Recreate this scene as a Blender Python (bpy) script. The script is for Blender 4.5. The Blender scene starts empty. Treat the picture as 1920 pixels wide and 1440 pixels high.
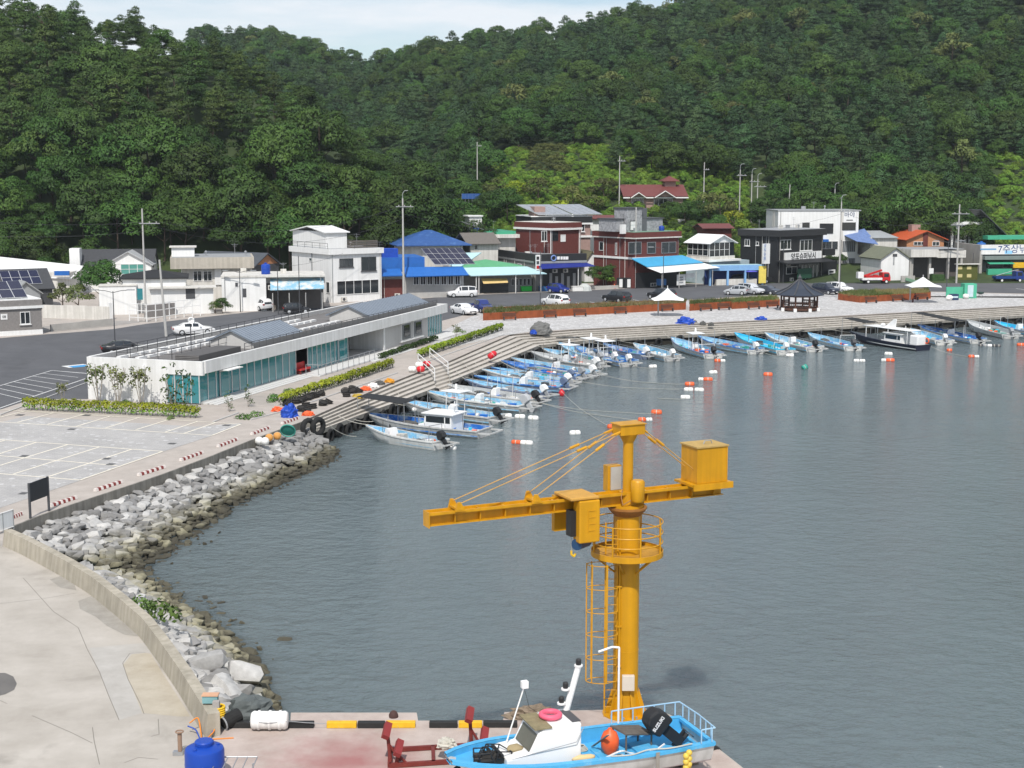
import bpy,bmesh,math,random
import numpy as np
from mathutils import Vector,Matrix,Euler,noise as mnoise
R=math.radians
random.seed(7)
scene=bpy.context.scene
COL=scene.collection
# --- camera
F_PX,CX,CY,HZ,CAM_H=2700.0,960.0,720.0,330.0,18.3
PITCH=math.atan((CY-HZ)/F_PX)
SN,CS=math.sin(PITCH),math.cos(PITCH)
cam_d=bpy.data.cameras.new("camera")
cam_d.sensor_width=36.0
cam_d.lens=F_PX/1920.0*36.0
cam_d.clip_start=0.5
cam_d.clip_end=6000
cam=bpy.data.objects.new("camera",cam_d)
cam.location=(0,0,CAM_H)
cam.rotation_euler=(R(90)-PITCH,0,0)
COL.objects.link(cam)
scene.camera=cam
# --- sky and sun
SUN_EL,SUN_AZ=52.0,184.0
world=bpy.data.worlds.new("World")
scene.world=world
world.use_nodes=True
nt=world.node_tree
nt.nodes.clear()
wo=nt.nodes.new("ShaderNodeOutputWorld")
bg=nt.nodes.new("ShaderNodeBackground")
sky=nt.nodes.new("ShaderNodeTexSky")
sky.sky_type='NISHITA'
sky.sun_disc=False
sky.sun_elevation=R(SUN_EL)
sky.sun_rotation=R(SUN_AZ)
sky.air_density=1.0
sky.dust_density=0.7
sky.ozone_density=1.2
tc=nt.nodes.new("ShaderNodeTexCoord")
mp=nt.nodes.new("ShaderNodeMapping")
mp.inputs['Scale'].default_value=(2.2,2.2,13.0)
mp.inputs['Location'].default_value=(0.3,1.7,0.25)
cn=nt.nodes.new("ShaderNodeTexNoise")
cn.inputs['Scale'].default_value=1.6
cn.inputs['Detail'].default_value=7
cn.inputs['Roughness'].default_value=0.55
cr=nt.nodes.new("ShaderNodeValToRGB")
cr.color_ramp.elements[0].position=0.42
cr.color_ramp.elements[0].color=(0.15,0.15,0.15,1)
cr.color_ramp.elements[1].position=0.60
cr.color_ramp.elements[1].color=(0.88,0.88,0.88,1)
mx=nt.nodes.new("ShaderNodeMixRGB")
mx.inputs['Color2'].default_value=(7.4,7.7,8.1,1)
nt.links.new(tc.outputs['Generated'],mp.inputs['Vector'])
nt.links.new(mp.outputs['Vector'],cn.inputs['Vector'])
nt.links.new(cn.outputs['Fac'],cr.inputs['Fac'])
nt.links.new(cr.outputs['Color'],mx.inputs['Fac'])
nt.links.new(sky.outputs['Color'],mx.inputs['Color1'])
nt.links.new(mx.outputs['Color'],bg.inputs['Color'])
bg.inputs['Strength'].default_value=0.125
nt.links.new(bg.outputs['Background'],wo.inputs['Surface'])
sun_d=bpy.data.lights.new("sun",'SUN')
sun_d.energy=4.1
sun_d.angle=R(0.6)
sun_d.color=(1.0,0.955,0.89)
sun=bpy.data.objects.new("sun",sun_d)
az,el=R(SUN_AZ),R(SUN_EL)
sdir=Vector((math.sin(az)*math.cos(el),math.cos(az)*math.cos(el),math.sin(el)))
sun.rotation_euler=(-sdir).to_track_quat('-Z','Y').to_euler()
sun.location=(0,0,120)
COL.objects.link(sun)
vs=scene.view_settings
vs.view_transform='Standard'
vs.look='None'
vs.exposure=0.0
vs.gamma=1.0
vs.use_curve_mapping=False
scene.cycles.max_bounces=6
scene.cycles.diffuse_bounces=2
scene.cycles.glossy_bounces=3
scene.cycles.transmission_bounces=4
scene.cycles.transparent_max_bounces=6
scene.cycles.caustics_reflective=False
scene.cycles.caustics_refractive=False
scene.cycles.use_denoising=True
scene.cycles.sample_clamp_indirect=5.0
# --- pixel of the survey -> point in the place
def G(px,py,z=0.0):
 """Point at height z that the photograph's pixel (px, py) looks at."""
 k=(CY-py)/F_PX
 q=z-CAM_H
 Y=q*(CS+k*SN)/(k*CS-SN)
 return Vector(((px-CX)/F_PX*(Y*CS-q*SN),Y,z))
def zrow(P,py):
 """Height over the ground point P at which row py lies."""
 k=(CY-py)/F_PX
 return CAM_H+P[1]*(k*CS-SN)/(CS+k*SN)
def onplane(px,py,P,n):
 """Where the pixel's ray meets the upright plane through P with normal n."""
 d=Vector(((px-CX)/F_PX,CS+(CY-py)/F_PX*SN,-SN+(CY-py)/F_PX*CS))
 C=Vector((0,0,CAM_H))
 t=(Vector(P)-C).dot(n)/d.dot(n)
 return C+d*t
def atx(P,u,px,z=0.0):
 """Distance w along u from P at which column px is reached."""
 k=(px-CX)/F_PX
 q=z-CAM_H
 return (k*(P[1]*CS-q*SN)-P[0])/(u[0]-k*CS*u[1])
# --- materials
MATS={}
def mat(name,col,rough=0.7,metal=0.0,var=0.12,scale=1.5,spec=0.4,bump=0.0,bscale=12.0,streak=0.0,second=None,second_at=(0.5,0.62),coat=0.0):
 if name in MATS:
  return MATS[name]
 m=bpy.data.materials.new(name)
 m.use_nodes=True
 t=m.node_tree
 b=t.nodes['Principled BSDF']
 b.inputs['Roughness'].default_value=rough
 b.inputs['Metallic'].default_value=metal
 b.inputs['Specular IOR Level'].default_value=spec
 if coat:
  b.inputs['Coat Weight'].default_value=coat
 c=(col[0],col[1],col[2],1)
 tcn=t.nodes.new("ShaderNodeTexCoord")
 out=None
 if var>0 or second:
  n=t.nodes.new("ShaderNodeTexNoise")
  n.inputs['Scale'].default_value=scale
  n.inputs['Detail'].default_value=6
  n.inputs['Roughness'].default_value=0.65
  t.links.new(tcn.outputs['Object'],n.inputs['Vector'])
  r=t.nodes.new("ShaderNodeValToRGB")
  r.color_ramp.elements[0].position=0.3
  r.color_ramp.elements[1].position=0.7
  lo,hi=1-var,1+var*0.6
  r.color_ramp.elements[0].color=(col[0]*lo,col[1]*lo,col[2]*lo,1)
  r.color_ramp.elements[1].color=(min(1,col[0]*hi),min(1,col[1]*hi),min(1,col[2]*hi),1)
  t.links.new(n.outputs['Fac'],r.inputs['Fac'])
  out=r.outputs['Color']
  if second:
   n2=t.nodes.new("ShaderNodeTexNoise")
   n2.inputs['Scale'].default_value=scale*0.6
   n2.inputs['Detail'].default_value=8
   n2.inputs['Roughness'].default_value=0.7
   mpn=t.nodes.new("ShaderNodeMapping")
   mpn.inputs['Location'].default_value=(7.3,3.1,1.7)
   t.links.new(tcn.outputs['Object'],mpn.inputs['Vector'])
   t.links.new(mpn.outputs['Vector'],n2.inputs['Vector'])
   r2=t.nodes.new("ShaderNodeValToRGB")
   r2.color_ramp.elements[0].position=second_at[0]
   r2.color_ramp.elements[1].position=second_at[1]
   t.links.new(n2.outputs['Fac'],r2.inputs['Fac'])
   mm=t.nodes.new("ShaderNodeMixRGB")
   mm.inputs['Color2'].default_value=(*second,1)
   t.links.new(r2.outputs['Color'],mm.inputs['Fac'])
   t.links.new(out,mm.inputs['Color1'])
   out=mm.outputs['Color']
 if streak>0:
  mp2=t.nodes.new("ShaderNodeMapping")
  mp2.inputs['Scale'].default_value=(3.0,3.0,0.12)
  n3=t.nodes.new("ShaderNodeTexNoise")
  n3.inputs['Scale'].default_value=1.0
  n3.inputs['Detail'].default_value=4
  t.links.new(tcn.outputs['Object'],mp2.inputs['Vector'])
  t.links.new(mp2.outputs['Vector'],n3.inputs['Vector'])
  r3=t.nodes.new("ShaderNodeValToRGB")
  r3.color_ramp.elements[0].position=0.42
  r3.color_ramp.elements[0].color=(1-streak,1-streak,1-streak*1.1,1)
  r3.color_ramp.elements[1].position=0.62
  t.links.new(n3.outputs['Fac'],r3.inputs['Fac'])
  m3=t.nodes.new("ShaderNodeMixRGB")
  m3.blend_type='MULTIPLY'
  m3.inputs['Fac'].default_value=1
  if out is None:
   m3.inputs['Color1'].default_value=c
  else:
   t.links.new(out,m3.inputs['Color1'])
  t.links.new(r3.outputs['Color'],m3.inputs['Color2'])
  out=m3.outputs['Color']
 if out is None:
  b.inputs['Base Color'].default_value=c
 else:
  t.links.new(out,b.inputs['Base Color'])
 if bump>0:
  nb=t.nodes.new("ShaderNodeTexNoise")
  nb.inputs['Scale'].default_value=bscale
  nb.inputs['Detail'].default_value=5
  t.links.new(tcn.outputs['Object'],nb.inputs['Vector'])
  bm_=t.nodes.new("ShaderNodeBump")
  bm_.inputs['Strength'].default_value=bump
  bm_.inputs['Distance'].default_value=0.05
  t.links.new(nb.outputs['Fac'],bm_.inputs['Height'])
  t.links.new(bm_.outputs['Normal'],b.inputs['Normal'])
 MATS[name]=m
 return m
WHITE=mat("white paint",(0.80,0.80,0.79),0.6,var=0.05,scale=0.7,streak=0.07)
CREAM=mat("old white wall",(0.66,0.64,0.60),0.75,var=0.12,scale=0.8,streak=0.16)
WHITE_CLEAN=mat("clean white gloss",(0.82,0.82,0.81),0.35,var=0.03)
CONC=mat("concrete",(0.40,0.385,0.36),0.85,var=0.18,scale=0.5,bump=0.15)
CONC_DARK=mat("dark concrete",(0.20,0.19,0.175),0.9,var=0.3,scale=0.8,bump=0.2,streak=0.25)
GREY=mat("grey paint",(0.30,0.31,0.32),0.6,var=0.08)
DKGREY=mat("dark grey",(0.07,0.072,0.078),0.6,var=0.15)
BLACK=mat("black paint",(0.02,0.021,0.023),0.55,var=0.2)
RUBBER=mat("black rubber",(0.018,0.018,0.018),0.85,var=0.3,scale=4)
STEEL=mat("galvanised steel",(0.42,0.43,0.44),0.45,0.6,var=0.1)
POLE_C=mat("pole concrete",(0.46,0.45,0.43),0.8,var=0.1,scale=2)
GLASS=mat("dark window glass",(0.018,0.024,0.028),0.06,var=0.0,spec=0.9)
TEALG=mat("teal glass with painted reflection",(0.03,0.21,0.24),0.04,var=0.0,spec=1.0)  # teal tint strengthened so the colour also carries the sky's reflection
BRICK_R=mat("dark red brick",(0.135,0.036,0.030),0.8,var=0.22,scale=3)
BRICK_P=mat("pinkish brick",(0.36,0.24,0.21),0.8,var=0.15,scale=3)
BRICK_O=mat("orange brick",(0.47,0.22,0.11),0.8,var=0.2,scale=3)
BRICK_G=mat("grey brick",(0.24,0.225,0.215),0.85,var=0.2,scale=4)
STONE_C=mat("random stone cladding",(0.34,0.345,0.36),0.85,var=0.5,scale=2.6,bump=0.3,bscale=4)
BLUE=mat("bright blue paint",(0.020,0.13,0.44),0.5,var=0.12,scale=2)
BLUE_TANK=mat("blue plastic",(0.008,0.055,0.36),0.38,var=0.06)
SKYB=mat("sky blue paint",(0.035,0.36,0.70),0.5,var=0.12,scale=1.2,second=(0.16,0.46,0.70),second_at=(0.52,0.7))
CYAN_L=mat("pale cyan sheet",(0.44,0.64,0.68),0.5,var=0.07)
GREENR=mat("green sheet roof",(0.10,0.34,0.17),0.5,var=0.12)
TARP_B=mat("blue tarpaulin",(0.010,0.065,0.42),0.5,var=0.2,scale=3)
YELLOW=mat("crane yellow",(0.61,0.298,0.006),0.42,var=0.09,scale=1.4,second=(0.30,0.10,0.015),second_at=(0.62,0.82),streak=0.15)
YEL_L=mat("marking yellow",(0.80,0.50,0.02),0.6,var=0.15,scale=3)
RUST=mat("corten steel",(0.30,0.075,0.022),0.75,var=0.25,scale=1.2,streak=0.12)
RED=mat("red paint",(0.48,0.02,0.02),0.5,var=0.1)
DRED=mat("oxide red steel",(0.17,0.028,0.022),0.6,var=0.25,scale=3)
ORANGE=mat("orange float",(0.80,0.12,0.03),0.45,var=0.15,scale=3)
FLOATW=mat("white float",(0.80,0.79,0.76),0.5,var=0.1,scale=4)
WOOD=mat("brown timber",(0.085,0.038,0.024),0.65,var=0.25,scale=3)
WOOD_G=mat("weathered boards",(0.13,0.115,0.10),0.8,var=0.25,scale=4)
ROPE=mat("pale rope",(0.50,0.48,0.42),0.9,var=0.1)
SOLAR=mat("solar cell",(0.016,0.017,0.045),0.12,var=0.1,spec=0.7)
ALU=mat("aluminium frame",(0.62,0.63,0.64),0.4,0.4,var=0.03)
ROOF_T=mat("grey metal roof",(0.22,0.255,0.30),0.5,var=0.08,spec=0.4)
ROOF_D=mat("dark grey shingle roof",(0.055,0.057,0.062),0.75,var=0.15,scale=3)
TILE_RED=mat("maroon tile roof",(0.155,0.045,0.04),0.6,var=0.15,scale=3)
TILE_OR=mat("orange tile roof",(0.52,0.10,0.035),0.55,var=0.12,scale=3)
GREENP=mat("green plastic",(0.02,0.33,0.20),0.5,var=0.12)
# --- mesh building
class MB:
 def __init__(s):
  s.v,s.f=[],[]
 def add(s,vs_,fs):
  o=len(s.v)
  s.v.extend(Vector(x)for x in vs_)
  s.f.extend(tuple(i+o for i in f)for f in fs)
  return s
 def box(s,x0,x1,y0,y1,z0,z1,M=None):
  vs_=[Vector((x,y,z))for z in (z0,z1)for y in (y0,y1)for x in (x0,x1)]
  if M is not None:
   vs_=[M@v for v in vs_]
  return s.add(vs_,[(0,2,3,1),(4,5,7,6),(0,1,5,4),(2,6,7,3),(0,4,6,2),(1,3,7,5)])
 def prism(s,pts,z0,z1,M=None):
  n=len(pts)
  a=sum(pts[i][0]*pts[(i+1)%n][1]-pts[(i+1)%n][0]*pts[i][1]for i in range(n))
  if a<0:
   pts=list(reversed(pts))
  vs_=[Vector((p[0],p[1],z0))for p in pts]+[Vector((p[0],p[1],z1))for p in pts]
  if M is not None:
   vs_=[M@v for v in vs_]
  fs=[tuple(range(n-1,-1,-1)),tuple(range(n,2*n))]
  fs+=[(i,(i+1)%n,n+(i+1)%n,n+i)for i in range(n)]
  return s.add(vs_,fs)
 def cyl(s,p0,p1,r0,r1=None,n=10,cap=True):
  p0,p1=Vector(p0),Vector(p1)
  r1=r0 if r1 is None else r1
  d=(p1-p0).normalized()
  a=d.orthogonal().normalized()
  b=d.cross(a)
  vs_=[]
  for p,r in ((p0,r0),(p1,r1)):
   for i in range(n):
    t=2*math.pi*i/n
    vs_.append(p+(a*math.cos(t)+b*math.sin(t))*r)
  fs=[(i,(i+1)%n,n+(i+1)%n,n+i)for i in range(n)]
  if cap:
   fs+=[tuple(range(n-1,-1,-1)),tuple(range(n,2*n))]
  return s.add(vs_,fs)
 def tube(s,pts,r,n=6):
  pts=[Vector(p)for p in pts]
  for a,b in zip(pts[:-1],pts[1:]):
   if (b-a).length>1e-5:
    s.cyl(a,b,r,r,n,True)
  return s
 def lathe(s,prof,n=16,c=(0,0,0),M=None,cap=True):
  c=Vector(c)
  vs_=[]
  for r,z in prof:
   for i in range(n):
    t=2*math.pi*i/n
    vs_.append(Vector((r*math.cos(t),r*math.sin(t),z)))
  vs_=[(M@v if M is not None else v)+c for v in vs_]
  fs=[]
  for k in range(len(prof)-1):
   for i in range(n):
    j=(i+1)%n
    fs.append((k*n+i,k*n+j,(k+1)*n+j,(k+1)*n+i))
  if cap:
   fs+=[tuple(range(n-1,-1,-1)),tuple((len(prof)-1)*n+i for i in range(n))]
  return s.add(vs_,fs)
 def torus(s,R0,r,c=(0,0,0),M=None,n=20,m=8):
  c=Vector(c)
  vs_,fs=[],[]
  for i in range(n):
   t=2*math.pi*i/n
   for j in range(m):
    p=2*math.pi*j/m
    v=Vector(((R0+r*math.cos(p))*math.cos(t),(R0+r*math.cos(p))*math.sin(t),r*math.sin(p)))
    vs_.append((M@v if M is not None else v)+c)
  for i in range(n):
   for j in range(m):
    fs.append((i*m+j,((i+1)%n)*m+j,((i+1)%n)*m+(j+1)%m,i*m+(j+1)%m))
  return s.add(vs_,fs)
 def ball(s,c,rx,ry=None,rz=None,n=10,m=6):
  ry,rz=ry or rx,rz or rx
  prof=[(max(0.02,math.sin(math.pi*k/m)),-math.cos(math.pi*k/m))for k in range(m+1)]
  return s.lathe(prof,n,c,Matrix.Diagonal((rx,ry,rz)))
 def slab(s,pts,th):
  """Sheet of thickness th under the polygon pts (3-D, planar)."""
  pts=[Vector(p)for p in pts]
  nrm=Vector((0,0,0))
  n=len(pts)
  for i in range(n):
   nrm+=pts[i].cross(pts[(i+1)%n])
  nrm.normalize()
  if nrm.z<0:
   pts.reverse()
   nrm=-nrm
  lo=[p-nrm*th for p in pts]
  return s.add(lo+pts,[tuple(range(n-1,-1,-1)),tuple(range(n,2*n))]+[(i,(i+1)%n,n+(i+1)%n,n+i)for i in range(n)])
 def mesh(s,name,m=None,smooth=False):
  me=bpy.data.meshes.new(name)
  me.from_pydata([tuple(v)for v in s.v],[],s.f)
  if m:
   me.materials.append(m)
  if smooth:
   me.shade_smooth()
  me.update()
  return me
 def build(s,name,m,parent=None,smooth=False,bevel=0.0,auto=None):
  o=bpy.data.objects.new(name,s.mesh(name,m,smooth))
  COL.objects.link(o)
  if parent is not None:
   o.parent=parent
  if bevel>0:
   bv=o.modifiers.new("bevel",'BEVEL')
   bv.width=bevel
   bv.segments=2
   bv.limit_method='ANGLE'
   bv.angle_limit=R(40)
  if auto:
   o.data.shade_smooth()
   try:
    o.data.set_sharp_from_angle(angle=R(auto))
   except Exception:
    pass
  return o
def smooth_path(pts,k=5):
 """Catmull-Rom curve through the points."""
 P=[Vector(p)for p in pts]
 P=[P[0]*2-P[1]]+P+[P[-1]*2-P[-2]]
 out=[]
 for i in range(1,len(P)-2):
  a,b,c,d=P[i-1:i+3]
  for j in range(k):
   t=j/k
   out.append(.5*((2*b)+(c-a)*t+(2*a-5*b+4*c-d)*t*t+(3*b-a-3*c+d)*t**3))
 return out+[P[-2]]
def tag(o,label,cat=None,group=None,kind=None):
 if label:
  o["label"]=label
 if cat:
  o["category"]=cat
 if group:
  o["group"]=group
 if kind:
  o["kind"]=kind
 return o
def empty(name,loc=(0,0,0),rz=0.0,label=None,cat=None,group=None):
 o=bpy.data.objects.new(name,None)
 o.empty_display_size=0.2
 o.location=loc
 o.rotation_euler=(0,0,rz)
 COL.objects.link(o)
 return tag(o,label,cat,group)
def copy_tree(o,parent=None):
 c=o.copy()
 COL.objects.link(c)
 c.parent=parent
 for ch in list(o.children):
  copy_tree(ch,c)
 return c
def structure(o):
 o["kind"]="structure"
 return o
def sheet(name,pix,z,m,base=None):
 """A flat sheet of the setting through surveyed points at height z."""
 mb=MB()
 mb.add([G(x,y,z)for x,y in pix],[tuple(range(len(pix)))])
 o=mb.build(name,m)
 me=o.data
 b=bmesh.new()
 b.from_mesh(me)
 bmesh.ops.triangulate(b,faces=b.faces[:])
 for f in b.faces:
  if f.normal.z<0:
   f.normal_flip()
 b.to_mesh(me)
 b.free()
 return structure(o)
TEXTS=[]
def texts_to_mesh():
 """Turn the lettering into plain mesh objects."""
 dg=bpy.context.evaluated_depsgraph_get()
 for o in TEXTS:
  me=bpy.data.meshes.new_from_object(o.evaluated_get(dg))
  n,par,M=o.name,o.parent,o.matrix_local.copy()
  bpy.data.objects.remove(o)
  q=bpy.data.objects.new(n,me)
  COL.objects.link(q)
  q.parent=par
  q.matrix_local=M
def text_mesh(name,s,size,m,parent,M,bold=0.0):
 """Lettering as thin raised mesh, lying in the local XY plane of M."""
 cu=bpy.data.curves.new(name,'FONT')
 cu.body=s
 cu.size=size
 cu.align_x='CENTER'
 cu.align_y='CENTER'
 cu.extrude=0.008
 cu.offset=bold
 cu.resolution_u=2
 cu.materials.append(m)
 o=bpy.data.objects.new(name,cu)
 COL.objects.link(o)
 o.parent=parent
 o.matrix_local=M
 TEXTS.append(o)
 return o
def rotz(a):
 return Matrix.Rotation(a,4,'Z')
# === the setting
WATER_Z=-2.05
STEP_DROP=0.9
def ground_mat(name,col,col2,scale,spot=None,spot_scale=6.0,spot_at=(0.66,0.70),rough=0.85,tile=None,stain=None,stain_amt=0.5):
 m=bpy.data.materials.new(name)
 m.use_nodes=True
 t=m.node_tree
 b=t.nodes['Principled BSDF']
 b.inputs['Roughness'].default_value=rough
 b.inputs['Specular IOR Level'].default_value=0.25
 tcn=t.nodes.new("ShaderNodeTexCoord")
 vec=tcn.outputs['Object']
 n=t.nodes.new("ShaderNodeTexNoise")
 n.inputs['Scale'].default_value=scale
 n.inputs['Detail'].default_value=9
 n.inputs['Roughness'].default_value=0.68
 t.links.new(vec,n.inputs['Vector'])
 r=t.nodes.new("ShaderNodeValToRGB")
 r.color_ramp.elements[0].position=0.32
 r.color_ramp.elements[0].color=(*col,1)
 r.color_ramp.elements[1].position=0.68
 r.color_ramp.elements[1].color=(*col2,1)
 t.links.new(n.outputs['Fac'],r.inputs['Fac'])
 out=r.outputs['Color']
 if stain:
  n4=t.nodes.new("ShaderNodeTexNoise")
  n4.inputs['Scale'].default_value=0.17
  n4.inputs['Detail'].default_value=7
  n4.inputs['Roughness'].default_value=0.6
  n4.inputs['Distortion'].default_value=0.6
  t.links.new(vec,n4.inputs['Vector'])
  r4=t.nodes.new("ShaderNodeValToRGB")
  r4.color_ramp.elements[0].position=0.55
  r4.color_ramp.elements[1].position=0.68
  r4.color_ramp.elements[1].color=(stain_amt,stain_amt,stain_amt,1)
  t.links.new(n4.outputs['Fac'],r4.inputs['Fac'])
  m4=t.nodes.new("ShaderNodeMixRGB")
  m4.inputs['Color2'].default_value=(*stain,1)
  t.links.new(r4.outputs['Color'],m4.inputs['Fac'])
  t.links.new(out,m4.inputs['Color1'])
  out=m4.outputs['Color']
 if tile:
  bk=t.nodes.new("ShaderNodeTexBrick")
  bk.inputs['Scale'].default_value=1.0
  bk.inputs['Brick Width'].default_value=tile
  bk.inputs['Row Height'].default_value=tile*0.5
  bk.inputs['Mortar Size'].default_value=tile*0.03
  bk.inputs['Color1'].default_value=(1,1,1,1)
  bk.inputs['Color2'].default_value=(0.86,0.86,0.88,1)
  bk.inputs['Mortar'].default_value=(0.7,0.7,0.7,1)
  t.links.new(vec,bk.inputs['Vector'])
  m5=t.nodes.new("ShaderNodeMixRGB")
  m5.blend_type='MULTIPLY'
  m5.inputs['Fac'].default_value=0.9
  t.links.new(out,m5.inputs['Color1'])
  t.links.new(bk.outputs['Color'],m5.inputs['Color2'])
  out=m5.outputs['Color']
 if spot:
  vo=t.nodes.new("ShaderNodeTexVoronoi")
  vo.inputs['Scale'].default_value=spot_scale
  t.links.new(vec,vo.inputs['Vector'])
  sp=t.nodes.new("ShaderNodeSeparateColor")
  t.links.new(vo.outputs['Color'],sp.inputs['Color'])
  r2=t.nodes.new("ShaderNodeValToRGB")
  r2.color_ramp.interpolation='CONSTANT'
  r2.color_ramp.elements[0].position=0.0
  r2.color_ramp.elements[1].position=spot_at[0]
  t.links.new(sp.outputs[0],r2.inputs['Fac'])
  m2=t.nodes.new("ShaderNodeMixRGB")
  m2.inputs['Color2'].default_value=(*spot,1)
  t.links.new(r2.outputs['Color'],m2.inputs['Fac'])
  t.links.new(out,m2.inputs['Color1'])
  out=m2.outputs['Color']
 t.links.new(out,b.inputs['Base Color'])
 nb=t.nodes.new("ShaderNodeTexNoise")
 nb.inputs['Scale'].default_value=9
 nb.inputs['Detail'].default_value=6
 t.links.new(vec,nb.inputs['Vector'])
 bm_=t.nodes.new("ShaderNodeBump")
 bm_.inputs['Strength'].default_value=0.06
 bm_.inputs['Distance'].default_value=0.04
 t.links.new(nb.outputs['Fac'],bm_.inputs['Height'])
 t.links.new(bm_.outputs['Normal'],b.inputs['Normal'])
 return m
M_QUAY=ground_mat("pinkish quay concrete",(0.37,0.33,0.295),(0.46,0.415,0.375),0.8,stain=(0.30,0.285,0.265),stain_amt=0.6)
M_ROADC=ground_mat("old concrete road",(0.355,0.325,0.285),(0.485,0.45,0.405),0.35,stain=(0.26,0.24,0.21),stain_amt=0.75)
M_ASPH=ground_mat("asphalt",(0.088,0.090,0.097),(0.118,0.120,0.128),0.25,stain=(0.075,0.076,0.08),stain_amt=0.6)
M_PAVE=ground_mat("grey pavers",(0.385,0.375,0.362),(0.475,0.463,0.448),0.25,spot=(0.52,0.515,0.51),spot_scale=3.6,spot_at=(0.95,0.9),tile=0.5)
M_PROM=ground_mat("promenade paving",(0.42,0.412,0.40),(0.54,0.53,0.515),0.5,spot=(0.58,0.575,0.57),spot_scale=3.6,spot_at=(0.82,0.8),tile=0.5)
M_STEP=ground_mat("step concrete",(0.41,0.38,0.335),(0.54,0.50,0.45),0.5,stain=(0.30,0.27,0.23),stain_amt=0.55)
M_STEPF=mat("shaded riser concrete",(0.30,0.28,0.25),0.9,var=0.25,scale=1.0,streak=0.2)  # darker than the treads: shade of the upright faces put into the colour
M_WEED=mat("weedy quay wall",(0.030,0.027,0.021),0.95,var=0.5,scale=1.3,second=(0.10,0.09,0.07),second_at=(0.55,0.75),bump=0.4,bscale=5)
M_LINE=mat("cream marking paint",(0.74,0.69,0.58),0.7,var=0.15,scale=3)
M_LINEW=mat("white marking paint",(0.68,0.68,0.67),0.7,var=0.15,scale=3)
# ---- harbour water
def water_material():
 m=bpy.data.materials.new("harbour water")
 m.use_nodes=True
 t=m.node_tree
 b=t.nodes['Principled BSDF']
 b.inputs['Base Color'].default_value=(0.128,0.164,0.175,1)
 b.inputs['Roughness'].default_value=0.09
 b.subsurface_method='BURLEY'
 b.inputs['Subsurface Weight'].default_value=1.0
 b.inputs['Subsurface Radius'].default_value=(1.0,1.0,1.0)
 b.inputs['Subsurface Scale'].default_value=2.5
 b.inputs['IOR'].default_value=1.333
 b.inputs['Specular IOR Level'].default_value=0.85
 g=t.nodes.new("ShaderNodeTexCoord")
 def layer(rot,sx,sy,sc,det,strg,dist,prev=None):
  mp_=t.nodes.new("ShaderNodeMapping")
  mp_.inputs['Rotation'].default_value=(0,0,R(rot))
  mp_.inputs['Scale'].default_value=(sx,sy,1)
  n=t.nodes.new("ShaderNodeTexNoise")
  n.inputs['Scale'].default_value=sc
  n.inputs['Detail'].default_value=det
  n.inputs['Roughness'].default_value=0.55
  n.inputs['Distortion'].default_value=0.3
  bp=t.nodes.new("ShaderNodeBump")
  bp.inputs['Strength'].default_value=strg
  bp.inputs['Distance'].default_value=dist
  t.links.new(g.outputs['Object'],mp_.inputs['Vector'])
  t.links.new(mp_.outputs['Vector'],n.inputs['Vector'])
  t.links.new(n.outputs['Fac'],bp.inputs['Height'])
  if prev:
   t.links.new(prev.outputs['Normal'],bp.inputs['Normal'])
  return bp
 a0=layer(35,0.9,1.15,0.85,3,1.0,0.60)
 a=layer(20,0.8,1.1,1.9,4,1.0,0.42,a0)
 c=layer(-15,0.8,1.3,5.5,3,1.0,0.11,a)
 d=layer(20,0.06,0.12,1.0,3,0.6,0.5,c)
 pn=t.nodes.new("ShaderNodeTexNoise")
 pn.inputs['Scale'].default_value=0.045
 pn.inputs['Detail'].default_value=4
 pn.inputs['Distortion'].default_value=0.8
 t.links.new(g.outputs['Object'],pn.inputs['Vector'])
 pr=t.nodes.new("ShaderNodeMapRange")
 pr.inputs['From Min'].default_value=0.36
 pr.inputs['From Max'].default_value=0.62
 pr.inputs['To Min'].default_value=0.62
 pr.inputs['To Max'].default_value=1.0
 t.links.new(pn.outputs['Fac'],pr.inputs['Value'])
 for q in (a0,a,c):
  t.links.new(pr.outputs['Result'],q.inputs['Strength'])
 t.links.new(d.outputs['Normal'],b.inputs['Normal'])
 return m
wm=MB()
wm.add([(-400,8,WATER_Z),(400,8,WATER_Z),(400,420,WATER_Z),(-400,420,WATER_Z)],[(0,1,2,3)])
water=structure(wm.build("water",water_material()))
# ---- land with its shore
SH_TOP_R=[(2350,551),(1920,574),(1680,587),(1440,600),(1220,611),(1095,617),(1000,622),(957,627)]
SH_TOP_M=[(957,627),(898,652.5),(838,679)]
SH_TOP_L=[(805,689),(737,716),(655,751),(575,786)]
SH_BOT_R=[(2350,565),(1920,591),(1680,606),(1440,621),(1300,627),(1180,632),(1090,638.5),(1012,647)]
SH_BOT_M=[(1012,647),(928,681),(845,714)]
SH_BOT_L=[(818,726),(745,753),(672,779),(600,806)]
SEAWALL=[(567,790),(480,821),(395,855),(310,887),(230,914),(147,941),(60,971),(14,990)]
PARA_IN=[(5,1024),(40,1040),(77,1060),(120,1084),(167,1114),(215,1153),(262,1195),(292,1236),(333,1297),(360,1342),(385,1384)]
DOCK=[(408,1372),(412,1352),(545,1351),(546,1336),(781,1336),(783,1351),(944,1351),(946,1335),(1120,1331),(1236,1331),(1282,1352),(1395,1441),(1560,1570),(1560,2600)]
pin=[G(x,y)for x,y in PARA_IN]
def offset_line(pts,d):
 out=[]
 for i,p in enumerate(pts):
  a=pts[max(0,i-1)]
  b=pts[min(len(pts)-1,i+1)]
  t=Vector((b.x-a.x,b.y-a.y,0)).normalized()
  out.append(p+Vector((-t.y,t.x,0))*d)
 return out
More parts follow.
